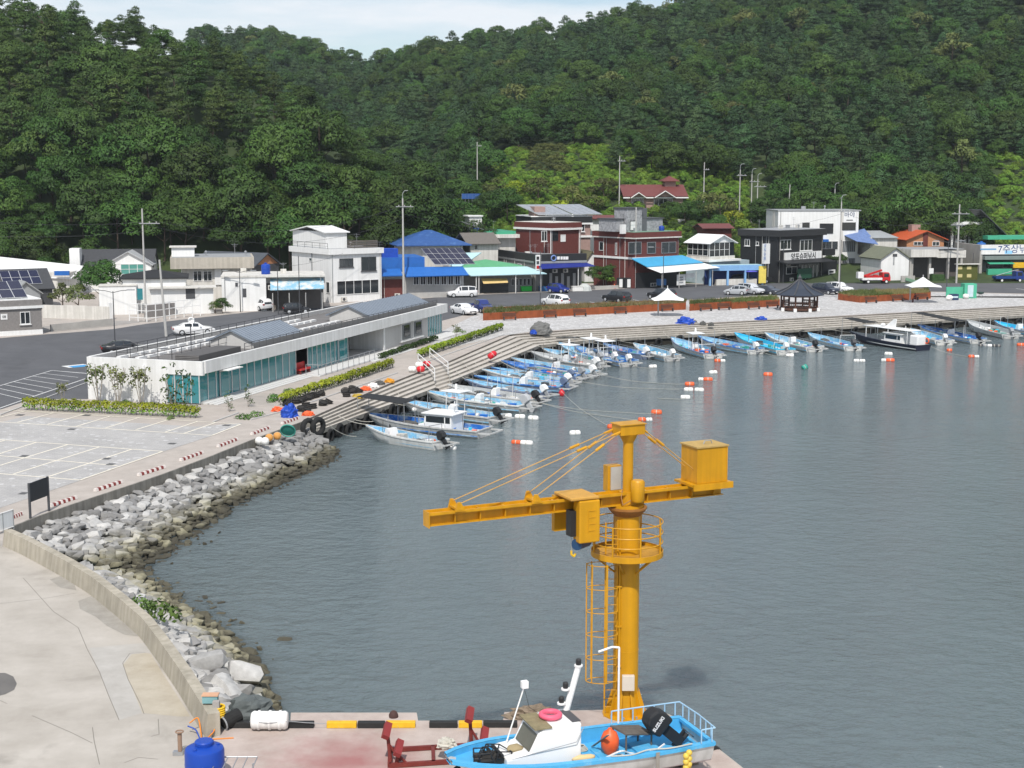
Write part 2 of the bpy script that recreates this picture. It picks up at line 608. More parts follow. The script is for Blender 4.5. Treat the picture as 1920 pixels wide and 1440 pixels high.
def resample(pts,n):
 d=[0]
 for a,b in zip(pts[:-1],pts[1:]):
  d.append(d[-1]+(b-a).length)
 out=[]
 for i in range(n):
  s=d[-1]*i/(n-1)
  k=max(j for j in range(len(d))if d[j]<=s+1e-9)
  k=min(k,len(pts)-2)
  f=(s-d[k])/max(1e-9,d[k+1]-d[k])
  out.append(pts[k].lerp(pts[k+1],f))
 return out
PARA_OUT=offset_line(pin,0.5)
shore=[q for line in (SH_TOP_R,SH_TOP_M,SH_TOP_L)for q in resample([G(x,y)for x,y in line],15)]
shore=[q for k,q in enumerate(shore)if k==0 or (q-shore[k-1]).length>.01]+[G(x,y)for x,y in SEAWALL]+PARA_OUT+[G(x,y)for x,y in DOCK]
outer=[Vector((-40,shore[-1].y,0)),Vector((-400,20,0)),Vector((-900,2500,0)),Vector((1200,2500,0)),Vector((500,shore[0].y+40,0))]
gm=MB()
ring=shore+outer
n0=len(ring)
gm.add(ring,[tuple(range(n0))])
for i in range(len(shore)-1):
 a,b=shore[i],shore[i+1]
 gm.add([a,b,b+Vector((0,0,-5)),a+Vector((0,0,-5))],[(0,1,2,3)])
ground=gm.build("ground",M_QUAY)
bb=bmesh.new()
bb.from_mesh(ground.data)
bmesh.ops.triangulate(bb,faces=[f for f in bb.faces if len(f.verts)>4])
bb.to_mesh(ground.data)
bb.free()
structure(ground)
# ---- stepped quay
def lerp_line(A,B,t):
 return [a.lerp(b,t)for a,b in zip(A,B)]
def terrace(top,bot,n=5):
 steps_root=structure(empty("quay_steps",G(*top[0])))
 A=[Vector((p.x,p.y,0))for p in (G(x,y,0)for x,y in top)]
 B=[Vector((p.x,p.y,0))for p in (G(x,y,-STEP_DROP)for x,y in bot)]
 N=15
 A,B=resample(A,N),resample(B,N)
 o=steps_root.location
 for k in range(1,n+1):
  L0,L1=lerp_line(A,B,(k-1)/n),lerp_line(A,B,k/n)
  z0,z1=-STEP_DROP*(k-1)/n,-STEP_DROP*k/n
  mb=MB()
  for i in range(N-1):
   a,b,c,d=L0[i],L0[i+1],L1[i+1],L1[i]
   zc=Vector((0,0,1))
   mb.add([a-o+zc*z1,b-o+zc*z1,c-o+zc*z1,d-o+zc*z1],[(0,1,2,3)])
  tread=mb.build("step",M_STEP,steps_root)
  mr=MB()
  for i in range(N-1):
   a,b=L0[i],L0[i+1]
   zc=Vector((0,0,1))
   mr.add([a-o+zc*z0,b-o+zc*z0,b-o+zc*z1,a-o+zc*z1],[(0,1,2,3)])
  mr.build("riser",M_STEPF,tread)
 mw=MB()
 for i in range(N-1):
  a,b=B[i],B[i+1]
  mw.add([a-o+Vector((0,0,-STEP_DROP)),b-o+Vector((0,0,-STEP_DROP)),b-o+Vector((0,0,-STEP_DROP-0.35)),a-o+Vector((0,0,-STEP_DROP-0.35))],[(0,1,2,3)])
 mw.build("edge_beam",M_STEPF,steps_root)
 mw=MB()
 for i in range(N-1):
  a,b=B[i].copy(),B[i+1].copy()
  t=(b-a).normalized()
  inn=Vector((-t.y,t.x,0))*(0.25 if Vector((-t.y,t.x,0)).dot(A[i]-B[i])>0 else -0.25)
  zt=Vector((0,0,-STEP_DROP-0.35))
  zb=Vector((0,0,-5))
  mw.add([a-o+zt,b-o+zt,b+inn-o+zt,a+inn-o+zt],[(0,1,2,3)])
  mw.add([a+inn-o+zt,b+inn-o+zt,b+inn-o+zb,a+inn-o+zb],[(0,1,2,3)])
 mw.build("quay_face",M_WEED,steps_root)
 for i in (0,N-1):
  mc=MB()
  a,b=A[i]-o,B[i]-o
  pts=[]
  for k in range(n):
   p,q=a.lerp(b,k/n),a.lerp(b,(k+1)/n)
   pts+=[p+Vector((0,0,-STEP_DROP*(k+1)/n)),q+Vector((0,0,-STEP_DROP*(k+1)/n))]
  pts+=[b+Vector((0,0,-5)),a+Vector((0,0,-5))]
  mc.add(pts,[tuple(range(len(pts)))])
  mc.build("end_wall",M_STEPF,steps_root)
 return A,B
TR=terrace(SH_TOP_R,SH_BOT_R)
TM=terrace(SH_TOP_M,SH_BOT_M)
TL=terrace(SH_TOP_L,SH_BOT_L)
lp=[G(805,689),G(838,679),Vector((*G(845,714,-STEP_DROP).xy,0)),Vector((*G(818,726,-STEP_DROP).xy,0))]
lc=(lp[0]+lp[1])/2
stair=structure(empty("landing_stairs",lc))
ex=((lp[3]-lp[0])+(lp[2]-lp[1]))/2
for k in range(7):
 mb=MB()
 q=[lp[0]+ex*(k/6.0),lp[1]+ex*(k/6.0),lp[1]+ex*((k+1)/6.0),lp[0]+ex*((k+1)/6.0)]
 mb.prism([(p.x-lc.x,p.y-lc.y)for p in q],-4.0,-0.19*(k+1))
 mb.build("step",M_STEP,stair)
# ---- sheets laid on the ground
sheet("asphalt_road",[(-500,860),(0,768),(60,748),(163,748),(682,619),(790,611),(905,582),(1290,562),(1440,553),(1570,545),(1770,547),(1920,550.5),(2400,560),(2400,512),(1920,519),(1600,527),(1440,531),(1200,540),(1010,548),(860,554),(620,574),(480,584),(378,595),(275,607),(212,617),(125,624),(82,627),(0,634),(-500,690)],0.012,M_ASPH)
sheet("parking_paving",[(-400,812),(0,792),(48,780),(370,800),(455,793),(397,817),(305,847),(150,901),(-40,966),(-400,1010)],0.012,M_PAVE)
sheet("promenade",[(845,652),(790,640),(845,613),(905,583.5),(1290,563.5),(1440,554.5),(1570,546.5),(1770,548.5),(1920,552),(2350,562),(2350,557),(1920,573),(1440,599),(1220,610),(1000,621),(940,630)],0.008,M_PROM)
road_pts=[p+Vector((0,0,0.006))for p in pin]
mb=MB()
rp=road_pts+[G(395,1440,0.006),G(350,1700,0.006),Vector((-30,15,0.006)),Vector((-60,70,0.006)),G(-40,1010,0.006)]
mb.add(rp,[tuple(range(len(rp)))])
o=mb.build("concrete_road",M_ROADC)
bb=bmesh.new();bb.from_mesh(o.data);bmesh.ops.triangulate(bb,faces=bb.faces[:])
for f in bb.faces:
 if f.normal.z<0:f.normal_flip()
bb.to_mesh(o.data);bb.free()
structure(o)
def strip(name,pts,w,z,m,parent=None):
 """Painted line or joint of width w along points (pixels)."""
 P=[G(x,y,z)for x,y in pts]
 mb=MB()
 for a,b in zip(P[:-1],P[1:]):
  t=(b-a).normalized()
  nn=Vector((-t.y,t.x,0))*w/2
  mb.add([a-nn,b-nn,b+nn,a+nn],[(0,1,2,3)])
 o=mb.build(name,m)
 return structure(o)
def zz(x,y):
 return (x/4.0,680+y/4.0)
for a,b in (((-300,425),(1590,545)),((-300,395-60),(1480,440)),((-300,555),(1220,665)),((-300,672),(880,772)),((-300,808),(600,880)),((1480,440),(1805,462))):
 strip("bay_line",[zz(*a),zz(*b)],0.16,0.02,M_LINE)
for a,b in (((180,365),(-90,430)),((400,377),(130,447)),((630,387),(355,462)),((830,400),(570,478)),((1045,410),(790,490)),((1265,427),(1020,502)),((1480,441),(1240,520)),((1615,450),(1380,530)),((1805,462),(1590,545)),((40,580),(-200,650)),((270,598),(-30,690)),((505,615),(0,770)),((745,632),(100,835)),((985,650),(360,855)),((1220,665),(600,880))):
 strip("bay_line",[zz(*a),zz(*b)],0.16,0.021,M_LINE)
strip("bay_line",[(-60,746),(0,723),(97,694.5),(165,700)],0.12,0.022,M_LINEW)
strip("bay_line",[(-40,784),(0,765),(72,740),(163,709)],0.14,0.022,M_LINEW)
for k in range(8):
 t=k/7.0
 a=(97-125*t,694.5+37*t)
 strip("bay_line",[(a[0]+0,a[1]),(a[0]+66+10*t,a[1]+6+12*t)],0.1,0.023,M_LINEW)
strip("accessible_bay",[(122,688),(164,684)],1.7,0.02,M_LINEW)
strip("accessible_bay",[(133,688),(164,685)],1.3,0.024,mat("bay blue",(0.06,0.30,0.60),0.7))
strip("bay_line",[(905,585.5),(1290,565.5),(1430,557)],0.12,0.022,M_LINEW)
for x in range(920,1290,27):
 y=585.0-(x-905)*20.0/385
 strip("bay_line",[(x,y),(x-30,y-7.2)],0.12,0.023,M_LINEW)
strip("bay_line",[(1600,543),(1745,543)],0.12,0.022,M_LINEW)
strip("bay_line",[(1905,541),(1960,548)],0.2,0.022,M_LINEW)
for k in range(7):
 x=1672+7.2*k
 strip("crossing_stripe",[(x,522.3),(x+9,526.2)],0.45,0.022,M_LINEW)
M_JOINT=mat("dark joint",(0.21,0.195,0.17),0.9)
def z5(x,y):
 return (x/3.0,960+y/3.0)
for pts in ([(0,515),(240,488),(430,455)],[(130,370),(210,460),(300,560),(440,650),(490,770),(560,900),(610,1030),(670,1170)],[(180,1145),(400,1240),(520,1300)],[(520,1210),(530,1290),(560,1420)],[(890,1165),(895,1250),(850,1262)],[(690,850),(720,940),(790,1080),(810,1135)],[(820,790),(730,795),(690,850)],[(0,1060),(40,1078)],[(890,1390),(780,1380),(700,1410)]):
 strip("road_joint",[z5(*p)for p in pts],0.026,0.010,M_JOINT)
M_PATCH=ground_mat("patched concrete",(0.38,0.335,0.265),(0.47,0.425,0.345),1.2,stain=(0.33,0.28,0.2))
sheet("road_patch",[z5(*p)for p in [(820,792),(850,800),(930,930),(1040,1100),(1070,1150),(1000,1150),(800,1130),(730,960),(690,860),(740,800)]],0.009,M_PATCH)
M_PATCH2=ground_mat("grey patched concrete",(0.37,0.35,0.32),(0.46,0.44,0.41),1.0)
sheet("road_patch",[z5(*p)for p in [(500,765),(820,735),(850,790),(740,800),(690,860),(730,960),(800,1130),(670,1170),(560,900)]],0.0085,M_PATCH2)
M_OIL=ground_mat("oil stained concrete",(0.12,0.115,0.11),(0.17,0.16,0.15),1.0)
sheet("oil_stain",[z5(*p)for p in [(-30,905),(30,905),(75,925),(95,965),(80,1000),(30,1025),(-30,1040)]],0.010,M_OIL)
M_DRAIN=mat("iron drain plate",(0.10,0.10,0.10),0.7)
for k,(x,y)in enumerate([(150,390),(650,392),(540,497),(1290,605),(180,698),(800,718),(830,760),(175,978),(1700,468)]):
 x0,y0=zz(x-26,y-3);x1,y1=zz(x+26,y+5)
 strip("drain_plate",[zz(x-26,y),zz(x+26,y+2)],0.55,0.024,M_DRAIN)
M_TRACK=ground_mat("tyre darkened concrete",(0.27,0.25,0.22),(0.36,0.34,0.305),1.4,stain=(0.33,0.31,0.28),stain_amt=0.8)
sheet("damp_stain",[z5(*p)for p in [(440,500),(520,470),(590,520),(680,590),(770,660),(790,700),(700,690),(600,640),(540,590),(450,545)]],0.0105,M_TRACK)
sheet("damp_stain",[z5(*p)for p in [(280,380),(340,360),(420,410),(430,440),(340,425)]],0.0105,M_TRACK)
# ---- parapet along the concrete road
par=empty("parapet_wall",pin[0],0,"curved beige concrete parapet wall along the old concrete road","wall")
M_PAR=mat("beige parapet concrete",(0.42,0.38,0.31),0.9,var=0.2,scale=0.9,streak=0.18,bump=0.2)
po=pin[0]
cuts=[0,6.55,10]
fine_i,fine_o=resample(pin,41),resample(PARA_OUT,41)
for s0,s1 in ((0,26),(26,40)):
 mb=MB()
 for i in range(s0,s1):
  e0=0.03 if i==s0 and s0 else 0
  ia,ib,oa,ob=fine_i[i]-po,fine_i[i+1]-po,fine_o[i]-po,fine_o[i+1]-po
  if e0:
   ia,oa=ia.lerp(ib,.12),oa.lerp(ob,.12)
  h=Vector((0,0,0.8));lo=Vector((0,0,-0.6))
  ia2,ib2=ia.lerp(oa,0.22),ib.lerp(ob,0.22)
  mb.add([ia,ib,ib2+h,ia2+h],[(0,1,2,3)])
  mb.add([ia2+h,ib2+h,ob+h,oa+h],[(0,1,2,3)])
  mb.add([oa+h,ob+h,ob+lo,oa+lo],[(0,1,2,3)])
  if i in (s0,s1-1):
   q=(ia,ia2+h,oa+h,oa+lo)if i==s0 else (ib,ib2+h,ob+h,ob+lo)
   mb.add(q,[(0,1,2,3)])
 mb.build("wall_section",M_PAR,par)
# ---- seawall face along the walkway, slightly proud, with coping
sw=[G(x,y)for x,y in SEAWALL]
swo=empty("seawall",sw[0],0,"low grey concrete seawall edging the walkway above the rocks","wall")
sf=resample(sw,13)
outn=offset_line(sf,0.12)
M_SEAW=mat("seawall concrete",(0.25,0.235,0.21),0.9,var=0.25,scale=0.7,streak=0.25,bump=0.2)
for i in range(12):
 mb=MB()
 a,b,c,d=sf[i],sf[i+1],outn[i+1],outn[i]
 a,b=a.lerp(b,0.004),b.lerp(a,0.004)
 c,d=c.lerp(d,0.004),d.lerp(c,0.004)
 q=[a-sw[0],b-sw[0],c-sw[0],d-sw[0]]
 up,dn=Vector((0,0,0.012)),Vector((0,0,-2.6))
 mb.add([p+up for p in q]+[p+dn for p in q],[(0,1,2,3),(0,4,5,1),(1,5,6,2),(2,6,7,3),(3,7,4,0)])
 mb.build("wall_section",M_SEAW,swo)
mb=MB()
p=G(566,789.5)
q=G(576,786.5)
t=(q-p).normalized();nn=Vector((-t.y,t.x,0))
mb.add([p,q,q+Vector((0,0,-2.4)),p+Vector((0,0,-2.4))],[(0,1,2,3)])
# ---- hills
SKY_X=[-900,-400,0,300,400,480,560,640,690,760,830,900,1000,1130,1250,1400,1600,1920,2600]
SKY_Y=[150,130,110,75,50,52,70,92,108,88,72,62,50,30,5,-45,-110,-190,-330]
SP_X=[-260,-150,-110,-90,-60,-40,-22,-12,-4]
SP_D=[372,352,332,322,304,286,272,264,258]
SP_Z=[61,58,51,47,38,28.5,17,9,0]
SP_B=[228,230,233,234,236,238,240,243,246]
def sstep(a,b,x):
 t=min(1,max(0,(x-a)/(b-a)))
 return t*t*(3-2*t)
def h_spur(X,D):
 if X>-4:
  return -1.0
 d_r,z_r,d_b=np.interp(X,SP_X,SP_D),np.interp(X,SP_X,SP_Z),np.interp(X,SP_X,SP_B)
 if D<d_b:
  return -1.0
 if D<=d_r:
  t=(D-d_b)/(d_r-d_b)
  return z_r*(1-(1-t)**1.35)-0.4
 return max(-1,z_r-0.42*(D-d_r))
def ridge(X):
 D=560.0+70*(1-sstep(-70,-30,X))
 px=CX+F_PX*X/D
 ang=(HZ-np.interp(px,SKY_X,SKY_Y))/F_PX
 return D,CAM_H+ang*D-9.0
def h_main(X,D):
 d_r,z_r=ridge(X)
 w=sstep(-28,2,X)
 e=sstep(25,70,X)
 a=np.interp(D,[240,256,290,325,d_r],[-0.6,0.6,9.5-2.5*e,20,z_r])
 b=np.interp(D,[240,300,345,d_r],[-1.5,-1.0,6,z_r])
 v=w*a+(1-w)*b
 if D>d_r:
  v=z_r-0.3*(D-d_r)
 return v
def terrain(X,D):
 n1=mnoise.noise(Vector((X*0.022,D*0.022,3.1)))
 n2=mnoise.noise(Vector((X*0.07,D*0.07,9.4)))
 h=max(h_spur(X,D),h_main(X,D))
 k=min(1.0,max(0,h)/14.0)
 return h+k*(3.0*n1+1.2*n2)
M_HILL=mat("forest floor",(0.040,0.062,0.020),0.95,var=0.4,scale=0.15,second=(0.05,0.075,0.02),second_at=(0.5,0.65))
xs=np.concatenate([np.arange(-240,280,6.0),np.arange(280,420,20.0)])
ds=np.concatenate([np.arange(202,360,4.0),np.arange(360,720,10.0)])
hv=[(x,d,terrain(x,d))for d in ds for x in xs]
nx=len(xs)
hf=[]
for j in range(len(ds)-1):
 for i in range(nx-1):
  q=(j*nx+i,j*nx+i+1,(j+1)*nx+i+1,(j+1)*nx+i)
  if max(hv[k][2]for k in q)>-0.5:
   hf.append(q)
mb=MB()
mb.add(hv,hf)
hills=structure(mb.build("hillside_terrain",M_HILL,smooth=True))
# === foliage
def leaf_material(name,dark,light,tint=None,tint_at=0.75):
 m=bpy.data.materials.new(name)
 m.use_nodes=True
 t=m.node_tree
 b=t.nodes['Principled BSDF']
 b.inputs['Roughness'].default_value=0.6
 b.inputs['Specular IOR Level'].default_value=0.25
 oi=t.nodes.new("ShaderNodeObjectInfo")
 tcn=t.nodes.new("ShaderNodeTexCoord")
 n=t.nodes.new("ShaderNodeTexNoise")
 n.inputs['Scale'].default_value=1.1
 n.inputs['Detail'].default_value=4
 t.links.new(tcn.outputs['Object'],n.inputs['Vector'])
 r=t.nodes.new("ShaderNodeValToRGB")
 r.color_ramp.elements[0].position=0.28
 r.color_ramp.elements[0].color=(*dark,1)
 r.color_ramp.elements[1].position=0.74
 r.color_ramp.elements[1].color=(*light,1)
 t.links.new(n.outputs['Fac'],r.inputs['Fac'])
 hs=t.nodes.new("ShaderNodeHueSaturation")
 mr=t.nodes.new("ShaderNodeMapRange")
 mr.inputs['To Min'].default_value=0.78
 mr.inputs['To Max'].default_value=1.6
 t.links.new(oi.outputs['Random'],mr.inputs['Value'])
 t.links.new(mr.outputs['Result'],hs.inputs['Value'])
 ml=t.nodes.new("ShaderNodeMath")
 ml.operation='MULTIPLY'
 ml.inputs[1].default_value=7.31
 fr=t.nodes.new("ShaderNodeMath")
 fr.operation='FRACT'
 t.links.new(oi.outputs['Random'],ml.inputs[0])
 t.links.new(ml.outputs[0],fr.inputs[0])
 mr2=t.nodes.new("ShaderNodeMapRange")
 mr2.inputs['To Min'].default_value=0.482
 mr2.inputs['To Max'].default_value=0.518
 t.links.new(fr.outputs[0],mr2.inputs['Value'])
 t.links.new(mr2.outputs['Result'],hs.inputs['Hue'])
 t.links.new(r.outputs['Color'],hs.inputs['Color'])
 t.links.new(hs.outputs['Color'],b.inputs['Base Color'])
 tr=t.nodes.new("ShaderNodeBsdfTranslucent")
 t.links.new(hs.outputs['Color'],tr.inputs['Color'])
 ms=t.nodes.new("ShaderNodeMixShader")
 ms.inputs['Fac'].default_value=0.22
 out=t.nodes['Material Output']
 t.links.new(b.outputs['BSDF'],ms.inputs[1])
 t.links.new(tr.outputs['BSDF'],ms.inputs[2])
 t.links.new(ms.outputs['Shader'],out.inputs['Surface'])
 return m
LF_BROAD=leaf_material("broadleaf foliage",(0.022,0.050,0.011),(0.066,0.126,0.023))
LF_PINE=leaf_material("pine foliage",(0.025,0.053,0.013),(0.078,0.126,0.028))
LF_FAR=leaf_material("haze tinted pine foliage",(0.022,0.050,0.019),(0.058,0.108,0.037))  # bluer, darker leaf colour stands in for haze over the far hill
LF_LIGHT=leaf_material("light foliage",(0.085,0.165,0.022),(0.19,0.30,0.045))
LF_YEL=leaf_material("yellow green foliage",(0.15,0.21,0.015),(0.36,0.42,0.03))
LF_OLIVE=leaf_material("olive foliage",(0.055,0.075,0.020),(0.13,0.15,0.045))
LF_DRY=leaf_material("dry grass",(0.14,0.12,0.045),(0.27,0.23,0.10))
BARK=mat("bark",(0.075,0.055,0.04),0.9,var=0.3,scale=3)
def foliage_mesh(name,clumps,per,leaf,seed,m,flat=0.0,upb=0.25):
 """Crown of many small leaf faces spread over the shells of the clumps (centre, radii)."""
 rng=np.random.default_rng(seed)
 V,Nn=[],[]
 cc=np.mean([c[0]for c in clumps],axis=0)
 for (c,rad)in clumps:
  c=np.array(c);rad=np.array(rad)
  k=max(8,int(per*(rad[0]*rad[1]*rad[2])**(0.667)))
  d=rng.normal(size=(k,3))
  d/=np.linalg.norm(d,axis=1)[:,None]
  d[:,2]=np.where(d[:,2]<-0.45,-d[:,2],d[:,2])
  rr=rng.uniform(0.72,1.08,size=(k,1))
  p=c+d*rr*rad
  nrm=d/rad
  nrm/=np.linalg.norm(nrm,axis=1)[:,None]
  co=p-cc
  co/=(np.linalg.norm(co,axis=1)[:,None]+1e-6)
  shade=nrm*0.55+co*0.35+np.array([0,0,upb])
  shade/=np.linalg.norm(shade,axis=1)[:,None]
  face=nrm*0.9+rng.normal(size=(k,3))*0.30
  face/=np.linalg.norm(face,axis=1)[:,None]
  ref=np.where(np.abs(face[:,2:3])<0.9,np.array([[0,0,1.0]]),np.array([[1.0,0,0]]))
  a=np.cross(face,ref);a/=np.linalg.norm(a,axis=1)[:,None]
  b=np.cross(face,a)
  th=rng.uniform(0,6.28,size=(k,1))
  a,b=a*np.cos(th)+b*np.sin(th),-a*np.sin(th)+b*np.cos(th)
  s=rng.uniform(0.6,1.25,size=(k,1))*leaf
  q=np.stack([p-a*s*0.9,p-b*s*0.42,p+a*s*0.9,p+b*s*0.42],axis=1)
  V.append(q.reshape(-1,3))
  Nn.append(np.repeat(shade,4,axis=0))
 V=np.concatenate(V);Nn=np.concatenate(Nn)
 me=bpy.data.meshes.new(name)
 nq=len(V)//4
 me.vertices.add(len(V))
 me.vertices.foreach_set("co",V.ravel())
 me.loops.add(len(V))
 me.loops.foreach_set("vertex_index",np.arange(len(V),dtype=np.int32))
 me.polygons.add(nq)
 me.polygons.foreach_set("loop_start",np.arange(0,len(V),4,dtype=np.int32))
 me.polygons.foreach_set("loop_total",np.full(nq,4,dtype=np.int32))
 me.update()
 me.shade_smooth()
 me.normals_split_custom_set_from_vertices([tuple(x)for x in Nn])
 me.materials.append(m)
 me.update()
 return me
def broad_clumps(rng,r,h,n,z0):
 out=[]
 for i in range(n):
  u=rng.uniform(-0.35,1.0)
  t=rng.uniform(0,6.283)
  k=math.sqrt(max(0,1-u*u))if u>0 else 1.0
  rr=rng.uniform(0.55,0.95)
  c=(math.cos(t)*k*r*rr,math.sin(t)*k*r*rr,z0+h*0.5+u*h*0.45)
  s=rng.uniform(0.26,0.42)*r
  out.append((c,(s,s,s*rng.uniform(0.6,0.8))))
 return out
def pine_clumps(rng,r,h,n,z0):
 out=[]
 lv=5
 for k in range(lv):
  zz_=z0+h*(k+0.6)/lv
  rad=r*(1.0-0.15*k)*(0.8 if k==0 else 1)*rng.uniform(0.8,1.1)
  m_=max(1,int(n/lv*(1.15-0.18*k)))
  for i in range(m_):
   t=rng.uniform(0,6.283)
   q=rad*rng.uniform(0.25,0.85)
   s=r*rng.uniform(0.28,0.44)
   out.append(((math.cos(t)*q,math.sin(t)*q,zz_+rng.uniform(-.3,.3)),(s,s,s*rng.uniform(0.36,0.5))))
 out.append(((0,0,z0+h),(r*.3,r*.3,r*.3)))
 return out
def trunk_mesh(name,h,r,rng,top):
 mb=MB()
 p=Vector((0,0,-0.8))
 segs=4
 pts=[p]
 for i in range(segs):
  p=p+Vector((rng.uniform(-.25,.25),rng.uniform(-.25,.25),(h+0.8)/segs))
  pts.append(p)
 for i in range(segs):
  mb.cyl(pts[i],pts[i+1],r*(1-0.17*i),r*(1-0.17*(i+1)),6)
 for k in range(6):
  b0=pts[2+k%3]
  t=rng.uniform(0,6.28)
  mb.cyl(b0,b0+Vector((math.cos(t)*top,math.sin(t)*top,top*rng.uniform(.35,.8))),r*0.4,r*0.12,5)
 return mb.mesh(name,BARK)
PROTO={}
def make_proto(key,kind,r,h,z0,n,per,leaf,seed,m):
 rng=random.Random(seed)
 cl=broad_clumps(rng,r,h,n,z0)if kind=='b' else pine_clumps(rng,r,h,n,z0)
 PROTO[key]=(foliage_mesh("crown",cl,per,leaf,seed,m),trunk_mesh("trunk",z0+h*0.75,0.17,rng,r*0.5))
for i in range(4):
 make_proto(f"b{i}",'b',3.6,5.6,2.2,30,150,0.23,11+i,LF_BROAD)
for i in range(4):
 make_proto(f"p{i}",'p',3.3,5.6,3.0,30,190,0.21,31+i,LF_PINE)
for i in range(3):
 make_proto(f"f{i}",'p',3.3,5.0,2.2,26,140,0.25,51+i,LF_FAR)
for i in range(2):
 make_proto(f"l{i}",'b',2.4,3.2,0.9,18,95,0.24,61+i,LF_LIGHT)
 make_proto(f"o{i}",'b',2.6,3.6,1.0,18,95,0.25,71+i,LF_OLIVE)
make_proto("y0",'b',2.2,3.2,0.9,18,95,0.22,81,LF_YEL)
def place_tree(name,key,loc,s,rz,label,group=None,cat="tree"):
 o=empty(name,loc,rz,label,cat,group)
 o.scale=(s,s,s*random.uniform(0.9,1.15))
 for nm,me in (("crown",PROTO[key][0]),("trunk",PROTO[key][1])):
  c=bpy.data.objects.new(nm,me)
  COL.objects.link(c)
  c.parent=o
 return o
# ---- forest positions
rng=random.Random(5)
def inview(X,D,z,mx_=0.40):
 return abs(X)/D<mx_ and (z+8-CAM_H)/D>-0.1 and (z-CAM_H)/D<0.135
def field_zone(X,D):
 px=CX+F_PX*X/D
 return (838<px<1210 and D<312 and X>-14)or (935<px<1150 and D<336)or (px>1835 and D<330 and D>262)
spots=[]
def scatter(x0,x1,d0,d1,sp,cond):
 D=d0
 row=0
 while D<d1:
  X=x0+(row%2)*sp*0.5
  while X<x1:
   x,d=X+rng.uniform(-.38,.38)*sp,D+rng.uniform(-.38,.38)*sp
   z=terrain(x,d)
   if z>0.25 and inview(x,d,z)and cond(x,d,z):
    spots.append((x,d,z))
   X+=sp
  D+=sp*0.86
  row+=1
def spur_c(x,d,z):
 d_r=np.interp(x,SP_X,SP_D)
 return x<-3 and d<d_r+22 and h_spur(x,d)>h_main(x,d)-2
def main_c(x,d,z):
 d_r,_=ridge(x)
 if d>d_r+22 or field_zone(x,d):
  return False
 if x<-3 and h_spur(x,d)>=h_main(x,d)-2:
  return False
 if x>=-14 and d<268+10*sstep(90,60,x)+(34 if 12<x<54 else 0):
  return False
 px=CX+F_PX*x/d
 if px<370 and d>360:
  return False
 return True
scatter(-135,-2,226,358,5.6,spur_c)
n_spur=len(spots)
scatter(-150,260,258,680,5.2,main_c)
print("trees",n_spur,len(spots))
allt=[]
for i,(x,d,z)in enumerate(spots):
 if i<n_spur:
  low=z<17+6*mnoise.noise(Vector((x*.05,d*.05,1)))
  key=("b%d"%rng.randrange(4))if (low or rng.random()<0.18)else ("p%d"%rng.randrange(4))
  s=(0.75+0.75*rng.random()**1.5)*(1.15 if low else 1.0)*(0.72 if d>np.interp(x,SP_X,SP_D)-18 else 1)
 else:
  nz=mnoise.noise(Vector((x*.02,d*.02,5)))
  if d<300+45*nz+20 and rng.random()<0.75:
   key="b%d"%rng.randrange(4)
   s=rng.uniform(0.8,1.25)
  else:
   key="f%d"%rng.randrange(3)if rng.random()<0.80-0.5*(nz>0.18)else ("b%d"%rng.randrange(4)if rng.random()<.93 else "o%d"%rng.randrange(2))
   s=(0.62+0.70*rng.random()**1.6)*(1.5 if key[0]=='o' else 1.0)
 allt.append((s/d,key,x,d,z,s,i<n_spur))
vis=[a for a in allt if abs(a[2])/a[3]<0.37]
vis.sort(key=lambda a:-a[0])
single=set(id(a)for a in vis[:235])
SPEC={"b":"dark broadleaf tree","p":"olive green pine","f":"haze tinted pine","o":"pale olive tree"}
MARK=[(110,"the dark solar roof house"),(290,"the charcoal roofed house"),(480,"the beige flat roofed house"),(620,"the white workshop"),(720,"the white two storey house"),(870,"the blue roofed restaurant"),(965,"the green deck house"),(1110,"the pink brick house"),(1290,"the maroon roofed house"),(1385,"the roof sign"),(1460,"the black building"),(1610,"the white modern building"),(1780,"the orange roofed house"),(9999,"the tackle shop")]
rest=[]
for a in allt:
 _,key,x,d,z,s,sp=a
 if id(a)in single:
  px=CX+F_PX*x/d
  mk=next(t for lim,t in MARK if px<lim)
  size="small" if s<1.0 else ("middling" if s<1.25 else "big")
  top=330-(z+8*s-CAM_H)/d*F_PX
  zone="at the foot of the slope behind" if top>330 else ("low on the slope above" if top>230 else ("midway up the wooded slope above" if top>110 else "near the skyline above"))
  place_tree("broadleaf_tree" if key[0]in 'bo' else "pine_tree",key,(x,d,z-0.4),s,rng.uniform(0,6.28),"%s %s %s %s"%(size,SPEC[key[0]],zone,mk),"trees of the wooded hills")
 else:
  rest.append((x,d,z-0.4,s,key))
